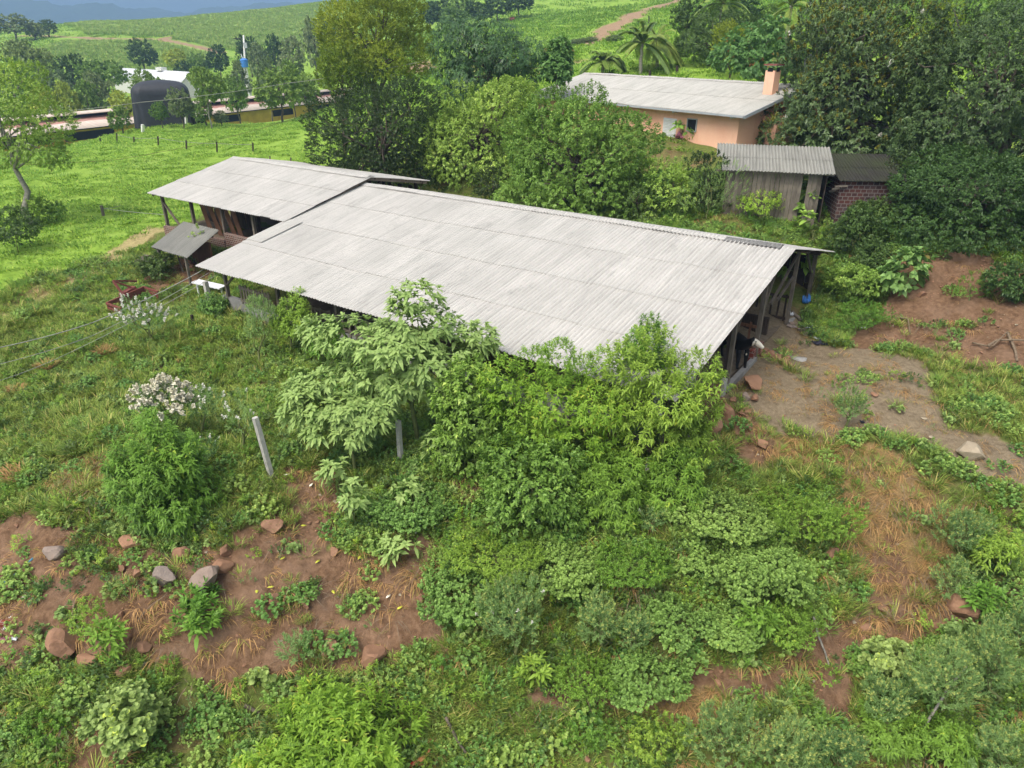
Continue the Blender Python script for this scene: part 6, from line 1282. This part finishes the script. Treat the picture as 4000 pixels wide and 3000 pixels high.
rag(58, 1291, 12, 'litter_white', 'white scrap alone on the red bank at the left', 'litter', 7, .1); rag(30, 1335, 10, 'litter_white', 'white scrap beside the broken brick', 'litter', 8, .1); rag(16, 1380, 18, 'pink', 'pink crumpled plastic at the left edge', 'litter', 9, .1); rag(33, 1382, 12, 'litter_white', 'white scrap beside the pink plastic', 'litter', 10, .1); rag(14, 1362, 10, 'litter_white', 'white scrap above the pink plastic', 'litter', 11, .1); rag(1467, 560 - 260, 14, 'pink', 'pink plastic bucket below the white louvred door', 'bucket', 12, .6)
rag(1862, 880 + 34, 9, 'rag_black', 'dark scrap under the lone feathery sapling', 'rag', 13, .1)
bk = hit(13, 1351); mb = MB(); mb.box((0, 0, .05), (.42, .2, .14)); tag(mb.build('broken_brick', M['brick_red'], None), 'red broken brick lying among white scraps at the left edge', 'brick'); COL.objects[-1].location = [float(c) for c in bk]; boxuv(COL.objects[-1], (1, 0))
def stick(name, pts, r0, r1, mat, label, cat):
    P = np.array([hit(*p) + [0, 0, h] for p, h in pts]); t = np.linspace(0, 1, 12); s = np.linspace(0, 1, len(P))
    Q = np.stack([np.interp(t, s, P[:, i]) for i in range(3)], 1); Q[:, 2] += np.abs(fbm(t * 3, t * 0, len(label), 2)) * .05; mb = MB(); mb.tube(Q, np.linspace(r0, r1, 12), 6, .5)
    tag(mb.build(name, M[mat], None, True, loc=Q[0]), label, cat)
stick('hose', [((-20, 1275), .03), ((25, 1252), .04), ((50, 1228), .03), ((72, 1208), .03)], .035, .03, 'hose_blue', 'blue hose on the red bank at the left edge', 'hose')
stick('stick', [((66, 1462), .08), ((115, 1452), .1)], .035, .03, 'bark_pale', 'pale stick on the grass edge at the lower left', 'stick')
stick('stick', [((15, 1480), .06), ((78, 1443), .25)], .04, .03, 'wood_brown', 'brown slat leaning left of the pale stick', 'stick')
stick('stick', [((294, 1472), .05), ((316, 1436), .1)], .04, .035, 'wood', 'short grey slat in the weeds of the lower bank', 'stick')
stick('stick', [((292, 1350), .05), ((330, 1312), .1), ((362, 1290), .08)], .022, .012, 'twig', 'long pale twig lying on the middle of the red bank', 'stick')
stick('stick', [((600, 1335), .05), ((626, 1315), .08), ((633, 1270), .1)], .025, .012, 'twig', 'curved twig on the bare soil', 'stick')
stick('stick', [((530, 1530), .1), ((562, 1548), .1)], .06, .05, 'bark', 'thick dark branch stub above the yellow-green bush', 'stick')
stick('stick', [((964, 1570), .35), ((990, 1620), .3), ((1020, 1650), .1)], .045, .03, 'bark', 'thin leaning pole right of the hen', 'stick')
stick('root', [((1752, 1353), .35), ((1765, 1390), .25), ((1780, 1418), .15), ((1790, 1445), .1)], .035, .022, 'bark_pale', 'pale bent root hanging onto the path', 'root')
stick('branch', [((2130, 760), .25), ((2150, 748), .3), ((2212, 750), .3)], .06, .04, 'twig', 'pale fallen branch at the right edge of the brown bank', 'branch')
stick('branch', [((2175, 725), .1), ((2190, 760), .12), ((2195, 785), .1)], .06, .05, 'twig', 'short thick branch below the pale fallen branch', 'branch')
stick('branch', [((2100, 745), .1), ((2140, 760), .2), ((2170, 735), .4)], .045, .02, 'twig', 'forked dry branch left of the pale fallen branch', 'branch')
stick('branch', [((1910, 735), .08), ((1935, 750), .08), ((1950, 765), .08)], .035, .025, 'twig', 'thin branch on the ground left of the forked branch', 'branch')
stick('branch', [((1940, 690), .1), ((1960, 695), .12), ((1965, 725), .08)], .04, .025, 'twig', 'bent branch below the glossy bank shrub', 'branch')
stick('branch', [((2160, 1270), .9), ((2190, 1230), 1.0), ((2230, 1215), 1.1)], .03, .015, 'bark_pale', 'bare pale branches at the right edge above the path', 'branch')
stick('branch', [((1985, 1600), .5), ((2030, 1545), 1.2), ((2060, 1515), 1.3)], .04, .025, 'bark_pale', 'bare grey stem leaning through the tall feathery shrub', 'branch')
stick('branch', [((1255, 1570), .05), ((1310, 1563), .05), ((1345, 1550), .06)], .025, .015, 'bark', 'dark branch lying along the lower path', 'branch')
stick('plank', [((1710, 676), .06), ((1730, 695), .06)], .09, .09, 'wood', 'short timber lying among the gable stones', 'plank')
stick('plank', [((1595, 735 - 5), .1), ((1640, 735 - 5), .1)], .05, .05, 'wood_dark', 'pipe-like timber across the barn floor edge', 'plank') if False else None
for k in range(26):     # fallen yellow leaves on the bank
    px, py = random.uniform(500, 960), random.uniform(1010, 1340); b = hit(px, py); a_ = random.random() * 6.28
    V, Q, per = leaves(np.array([[0, 0, .05]]), np.array([[math.cos(a_), math.sin(a_), .15]]), np.array([[0, 0, 1.]]), .2, .09, 'long', 0, .1)
    o = put('fallen_leaf', raw_mesh('fallen_leaf', V, Q, np.full(3, 1. if k % 3 else .4), M['fl_straw'] if k % 3 == 0 else M['lf_silver']), None, b + [0, 0, .05]); o.modifiers.new('thickness', 'SOLIDIFY').thickness = .004
    tag(o, 'yellowed fallen leaf lying on the red bank below the silvery trees', 'leaf', 'fallen yellow leaves on the red bank')

# ------------------------------------------------------------------ cattle and hen
def skin_body(name, chains, mat, parent, sub=1):
    """chains: lists of (point, radius); the first vertex of the first chain is the pelvis; a chain may start from an index of an earlier point"""
    bm = bmesh.new(); vs = []; lay = bm.verts.layers.skin.verify(); edges = []
    for start, pts in chains:
        prev = start
        for p, r in pts:
            v = bm.verts.new(p); v[lay].radius = (r, r) if not hasattr(r, '__len__') else r; vs.append(v)
            if prev is not None: bm.edges.new((vs[prev], v))
            prev = len(vs) - 1
    vs[0][lay].use_root = True
    me = bpy.data.meshes.new(name); bm.to_mesh(me); bm.free(); me.materials.append(M[mat])
    o = put(name, me, parent); sk = o.modifiers.new('skin', 'SKIN'); sk.use_smooth_shade = True; sk.branch_smoothing = .4
    sb_ = o.modifiers.new('smooth', 'SUBSURF'); sb_.levels = sub + 1; sb_.render_levels = sub + 1
    return o
def cow_mat(name, face):
    t = NT(name); o = t.obj(); n = t.noise(2.6, 4, .6, o)
    def ball(c, r):
        d = t.n('ShaderNodeVectorMath', operation='DISTANCE'); t.t.links.new(o, d.inputs[0]); d.inputs[1].default_value = c
        return t.ramp(t.math('ADD', t.math('MULTIPLY', d.outputs['Value'], 1 / (2 * r)), t.math('MULTIPLY', t.math('SUBTRACT', n, .5), .25)), [(.47, 1.), (.5, 0.)])
    c = (.012, .011, .011, 1); w = srgb(214, 206, 190)
    for cc, r in face: c = t.mix(ball(cc, r), c, w)
    return t.done(t.pbr(c, .6, .3, t.noise(30, 3, .5, o), .1, .01))
def cow(label, loc, rz, head, face, matn):
    M[matn] = cow_mat(matn, face); root = thing('cow', label, 'cow', loc); root.rotation_euler = (0, 0, rz)
    hx, hy, hz = head      # muzzle direction from the poll
    poll = np.array([1.0, .06 * np.sign(hy), 1.48]); mid = poll + np.array([hx, hy, hz]) * .28; muz = poll + np.array([hx, hy, hz]) * .54
    side = nz(np.cross([hx, hy, hz], [0, 0, 1.])[None])[0]
    ch = [(None, [((-.78, 0, 1.16), .24), ((-.45, 0, 1.1), .31), ((-.05, 0, 1.04), .36), ((.35, 0, 1.05), .34), ((.68, 0, 1.1), .25), ((.86, .02, 1.3), .2), (tuple(poll), .15), (tuple(mid), .12), (tuple(muz - np.array([hx, hy, hz]) * .08), .08), (tuple(muz), .075)]),
          (0, [((-.98, 0, 1.22), .07), ((-1.08, 0, 1.0), .03), ((-1.07, 0, .62), .025), ((-1.05, 0, .45), .045)])]
    n = 14
    for s in (1, -1):
        ch.append((3, [((.5, .17 * s, .86), .15), ((.53, .17 * s, .66), .115), ((.55, .17 * s, .46), .085), ((.53, .17 * s, .2), .062), ((.56, .17 * s, .1), .058), ((.6, .17 * s, .03), .062)])); n += 6
        ch.append((0, [((-.72, .17 * s, .92), .17), ((-.6, .19 * s, .72), .115), ((-.82, .18 * s, .5), .065), ((-.8, .18 * s, .22), .05), ((-.76, .18 * s, .1), .055), ((-.71, .18 * s, .03), .06)])); n += 6
        e = poll + side * s * .12 + np.array([0, 0, .0]); e2 = poll + side * s * .3 + np.array([0, 0, -.03]); ch.append((6, [(tuple(e), .045), (tuple((e + e2) / 2), (.035, .06)), (tuple(e2), .02)]))
    body = skin_body('body', ch, matn, root)
    for s in (1, -1):
        bm = bmesh.new(); bmesh.ops.create_uvsphere(bm, u_segments=10, v_segments=8, radius=.024); me = bpy.data.meshes.new('eye'); bm.to_mesh(me); bm.free(); me.materials.append(M['black']); put('eye', me, root, poll + np.array([hx, hy, hz]) * .16 + side * s * .085 + [0, 0, .045])
    return root
hd = np.array([.5, .66, -.56]); hd /= np.linalg.norm(hd)
pl = np.array([1.0, .06, 1.48])
cl = hit(1578, 808); cl[2] = .1; cl = cl + np.array([.42, .1, 0]) - .56 * np.array([math.cos(R(-78)), math.sin(R(-78)), 0])
cow('black cow with white face looking out of the barn gable', cl, R(-78), hd, [(tuple(pl + hd * .3), .27), ((.75, .02, .68), .17), ((.4, 0, .72), .15)], 'cow_hide')
cow('second black cow half hidden in the dark behind the white-faced one', B(20.9, 7.9, .1), R(-150), np.array([.75, -.2, -.63]), [((-.7, 0, .45), .3)], 'cow_hide_dark')
def hen_mat():
    t = NT('hen_feathers'); o = t.obj(); n = t.noise(16, 4, .6, o); return t.done(t.pbr(t.ramp(n, [(.3, srgb(150, 92, 52)), (.6, srgb(196, 142, 96)), (.8, srgb(216, 180, 140))]), .8, .2, n, .3, .01))
M['hen'] = hen_mat()
hl = hit(911, 1655); hen = thing('hen', 'light brown hen pecking at the bottom edge of the photo', 'hen', hl); hen.rotation_euler = (0, 0, R(215)); hen.scale = (1.15,) * 3
skin_body('body', [(None, [((-.02, 0, .2), .1), ((.08, 0, .19), .085), ((.15, 0, .22), .05), ((.2, 0, .24), .034), ((.24, 0, .2), .03)]), (0, [((-.1, 0, .24), .07), ((-.18, 0, .32), .04), ((-.22, 0, .4), .025)]), (0, [((-.01, .045, .1), .03), ((-.01, .045, .02), .012)]), (0, [((-.01, -.045, .1), .03), ((-.01, -.045, .02), .012)])], 'hen', hen)
mb = MB()
for k in range(4): mb.box((.2 + .018 * k, 0, .285 - .004 * k), (.02, .012, .035))
mb.add([(.262, -.012, .2), (.262, .012, .2), (.3, 0, .18), (.262, 0, .215)], [(0, 1, 2), (1, 3, 2), (3, 0, 2), (0, 3, 1)]); mb.box((.245, 0, .165), (.02, .016, .03))
c_ = mb.build('comb', M['comb'], None); c_.parent = hen

# ------------------------------------------------------------------ ground cover
rg = np.random.default_rng(99)
def under_roof(x, y):
    u, n = barn_uv(x, y); return ((u > -.2) & (u < 23.9) & (n > .9) & (n < 19)) | ((u > -12.5) & (u < .2) & (n > 5.6) & (n < 16.6))
def in_house(x, y):
    d = np.stack([x - HE[0], y - HE[1]]); u = d[0] * HU[0] + d[1] * HU[1] + HL; n = d[0] * HN[0] + d[1] * HN[1]; return (u > 0) & (u < 23) & (n > .5) & (n < 13)
def masks(x, y): return wpoly('soil', x, y), wpoly('yard', x, y, .5), wpoly('straw', x, y, 1.1), wpoly('pasture', x, y, .8), wpoly('track', x, y, .8)
def place(x, y, lift=0.): return np.c_[x, y, H(x, y) + lift]
x, y, r = sample(10, 48, -50, 50, 34, rg)
so, ya, st, pa, tr_ = masks(x, y); q = rg.random(len(x)); blk = under_roof(x, y)
pat = fbm(x / 1.6, y / 1.6, 91, 3); pat2 = fbm(x / 4., y / 4., 95, 3)
spr = wpoly('sparse', x, y, .9); rub = wpoly('rubble', x, y, .4); bank = (x > 10) & (y > 24)
left = (x < -6) & (y > 18)              # meadow side: more grass
pr = np.where(so, np.where(pat > np.where(bank, .3, .17), np.where(bank, .35, .45), np.where(bank, .015, .06)), np.where(ya, np.where(pat > .3, .07, .015), np.where(st, .2, np.where(spr, .5, 1.0)))); pr = np.where(tr_, .3, pr); pr = np.where(blk, 0, np.where(rub, np.minimum(pr, .16), pr))
pr = np.where((pat2 < -.3) & ~pa & ~left, pr * .25, pr)
keep = q < pr * np.where(r > 30, .8, 1); x, y, r, so, ya, st, pa, pat, pat2, left, tr_, spr = [a_[keep] for a_ in (x, y, r, so, ya, st, pa, pat, pat2, left, tr_, spr)]
botg = (r < 17.5) | ((r < 21) & (x < 1) & (x > -9))
grassy = np.where(pa, .97, np.where(spr | st, .85, np.where(left, .7, np.where(botg, .55, .42)))); grassy = grassy + pat2 * .5
g = rg.random(len(x)) < grassy
gp_ = g & ~pa & (rg.random(len(x)) < .9)
n_ = gp_.sum(); scatter('grass_cover', 'grass', place(x[gp_], y[gp_]), rg.uniform(.6, 1.25, n_), np.where(rg.random(n_) < .12, 3, rg.integers(0, 3, n_)), 'green grass growing among the weeds')
w_ = ~g & ~pa
n_ = w_.sum(); kind = np.floor((fbm(x[w_] / 2.2, y[w_] / 2.2, 97, 2) + .75) / 1.5 * 10 + rg.normal(size=n_) * 1.6).astype(int) % 10
kind = np.where(left[w_] & np.isin(kind, (2, 3)), 0, kind); hsel = rg.random(n_) < .65; kind = np.where(hsel, kind, rg.choice([0, 1, 2, 3, 7, 0], n_))
scatter('weed_cover', 'weed', place(x[w_], y[w_]), rg.uniform(.45, 1.05, n_), kind, 'mixed low weeds and creepers covering the slope')
# dry stalks
x, y, r = sample(10, 48, -50, 50, 13, rg); so, ya, st, pa, tr_ = masks(x, y); pr = np.where(st, 1., np.where(so, np.where((x > 10) & (y > 24), .06, .2), np.where(ya, .16, np.where(tr_, .2, np.where(x > 3, .22, .12))))); pr = np.where(under_roof(x, y) | pa, 0, pr)
k = rg.random(len(x)) < pr; n_ = k.sum(); scatter('dry_grass', 'dry', place(x[k], y[k]), rg.uniform(.5, 1.2, n_), np.where(rg.random(n_) < .16, 3, rg.integers(0, 3, n_)), 'dry straw-coloured stalks')
# pebbles and clods
for i in range(4):
    o = bpy.data.objects.new('pebble_%02d' % i, rock_mesh('pebble', (1, .8, .6), 700 + i, 'rock_brown' if i < 3 else 'rock_pale'))
    PROTO.setdefault('pebble', bpy.data.collections.new('tufts_pebble')).objects.link(o)
x, y, r = sample(10, 45, -50, 50, 42, rg); so, ya, st, pa, tr_ = masks(x, y); k = rg.random(len(x)) < np.where(so, .8, np.where(ya, .12, 0)) * np.where(under_roof(x, y), 0, 1); n_ = k.sum()
scatter('pebbles', 'pebble', place(x[k], y[k]), .025 + .17 * rg.random(n_) ** 5, np.where(rg.random(n_) < .06, 3, rg.integers(0, 3, n_)), 'small reddish stones and clods of earth')
# pasture and hill grass
x, y, r = sample(34, 140, -52, 5, 2.4, rg); so, ya, st, pa, tr_ = masks(x, y); k = (pa | (r > 75)) & (~tr_ | (rg.random(len(x)) < .3)) & ~under_roof(x, y) & (rg.random(len(x)) < np.where(r < 75, 1, .45)); n_ = k.sum()
k = k & ~((y > 122) & (x < -35)); n_ = k.sum()
scatter('pasture_grass', 'pasture', place(x[k], y[k]), rg.uniform(.45, .95, n_) * (1 + r[k] / 130), rg.integers(0, 3, n_), 'bright pasture grass on the flat field')
x, y, r = sample(38, 260, -12, 50, .32, rg); k = ~under_roof(x, y) & ~in_house(x, y) & (roadmask(x, y) < .3); so, ya, st, pa, tr_ = masks(x, y); k &= ~so & ~ya; n_ = k.sum()
scatter('hill_grass', 'pasture', place(x[k], y[k]), rg.uniform(.7, 1.6, n_) * (1 + r[k] / 130), rg.integers(0, 3, n_), 'bright rough grass on the hillside')
x, y, r = sample(255, 520, -45, 45, .055, rg); k = roadmask(x, y) < .2
for p_ in CORN: k &= ~inpoly(x, y, p_)
n_ = k.sum(); scatter('slope_grass', 'pasture', place(x[k], y[k]), rg.uniform(3., 5., n_), rg.integers(0, 3, n_), 'grass on the far slopes')
# corn in rows
pts = []
for f, p in enumerate(CORN):
    lo, hi = p.min(0), p.max(0); ang = [.35, .2, .9][f]; c, s = math.cos(ang), math.sin(ang); ctr = (lo + hi) / 2; ext = np.linalg.norm(hi - lo) / 2
    a_, b_ = np.meshgrid(np.arange(-ext, ext, 1.9), np.arange(-ext, ext, 1.5)); X = ctr[0] + a_ * c - b_ * s; Y = ctr[1] + a_ * s + b_ * c; X = X.ravel() + rg.normal(size=X.size) * .25; Y = Y.ravel() + rg.normal(size=Y.size) * .5
    k = inpoly(X, Y, p) & (roadmask(X, Y) < .2); pts.append(np.c_[X[k], Y[k]])
pts = np.concatenate(pts)
if len(pts) > 45000: pts = pts[rg.choice(len(pts), 45000, False)]
scatter('corn_field', 'corn', place(pts[:, 0], pts[:, 1]), rg.uniform(.85, 1.25, len(pts)), rg.integers(0, 2, len(pts)), 'rows of green corn on the far slopes')

# ------------------------------------------------------------------ camera, light, air
cam = bpy.data.cameras.new('camera'); co = bpy.data.objects.new('camera', cam); COL.objects.link(co); scene.camera = co
co.location = (0, 0, CAMZ); co.rotation_euler = (math.pi / 2 - PITCH, 0, 0); cam.sensor_width = 36; cam.lens = 18 / math.tan(R(FOV / 2)); cam.clip_start = .1; cam.clip_end = 9000
w = bpy.data.worlds.new('World'); scene.world = w; w.use_nodes = True; nt = w.node_tree; nt.nodes.clear()
sky = nt.nodes.new('ShaderNodeTexSky'); sky.sky_type = 'NISHITA'; sky.sun_disc = False; sky.sun_elevation = R(58); sky.sun_rotation = R(-140); sky.dust_density = 6.; sky.air_density = 1.; sky.ozone_density = .3
bgn = nt.nodes.new('ShaderNodeBackground'); bgn.inputs[1].default_value = .15; on = nt.nodes.new('ShaderNodeOutputWorld'); hsn = nt.nodes.new('ShaderNodeHueSaturation'); hsn.inputs['Saturation'].default_value = .35; nt.links.new(sky.outputs[0], hsn.inputs['Color']); nt.links.new(hsn.outputs[0], bgn.inputs[0]); nt.links.new(bgn.outputs[0], on.inputs[0])
sn = bpy.data.lights.new('sun', 'SUN'); sn.energy = 1.05; sn.angle = R(36); sn.color = (1, .95, .87); so_ = bpy.data.objects.new('sun', sn); COL.objects.link(so_)
el, rot = R(58), R(-140); so_.rotation_euler = (math.pi / 2 - el, 0, math.pi - rot) ; so_.location = (0, 0, 60)
dv = Vector((math.sin(rot) * math.cos(el), math.cos(rot) * math.cos(el), math.sin(el))); so_.rotation_euler = dv.to_track_quat('Z', 'Y').to_euler()
HAZE = True
if HAZE:
    mb = MB(); mb.box((0, 1500, 110), (14000, 13000, 620)); t = NT('air_haze'); pv = t.n('ShaderNodeVolumePrincipled'); pv.inputs['Color'].default_value = (.4, .64, 1, 1); pv.inputs['Density'].default_value = .00042; pv.inputs['Anisotropy'].default_value = 0.; t.t.links.new(pv.outputs[0], t.out.inputs['Volume'])
    hz = mb.build('haze', t.m); hz['kind'] = 'stuff'
vs = scene.view_settings; vs.view_transform = 'Standard'; vs.look = 'None'; vs.exposure = .76; vs.gamma = 1
cy = scene.cycles; cy.max_bounces = 6; cy.diffuse_bounces = 3; cy.glossy_bounces = 2; cy.transmission_bounces = 3; cy.volume_bounces = 0; cy.transparent_max_bounces = 4; cy.caustics_reflective = False; cy.caustics_refractive = False
cy.use_denoising = True
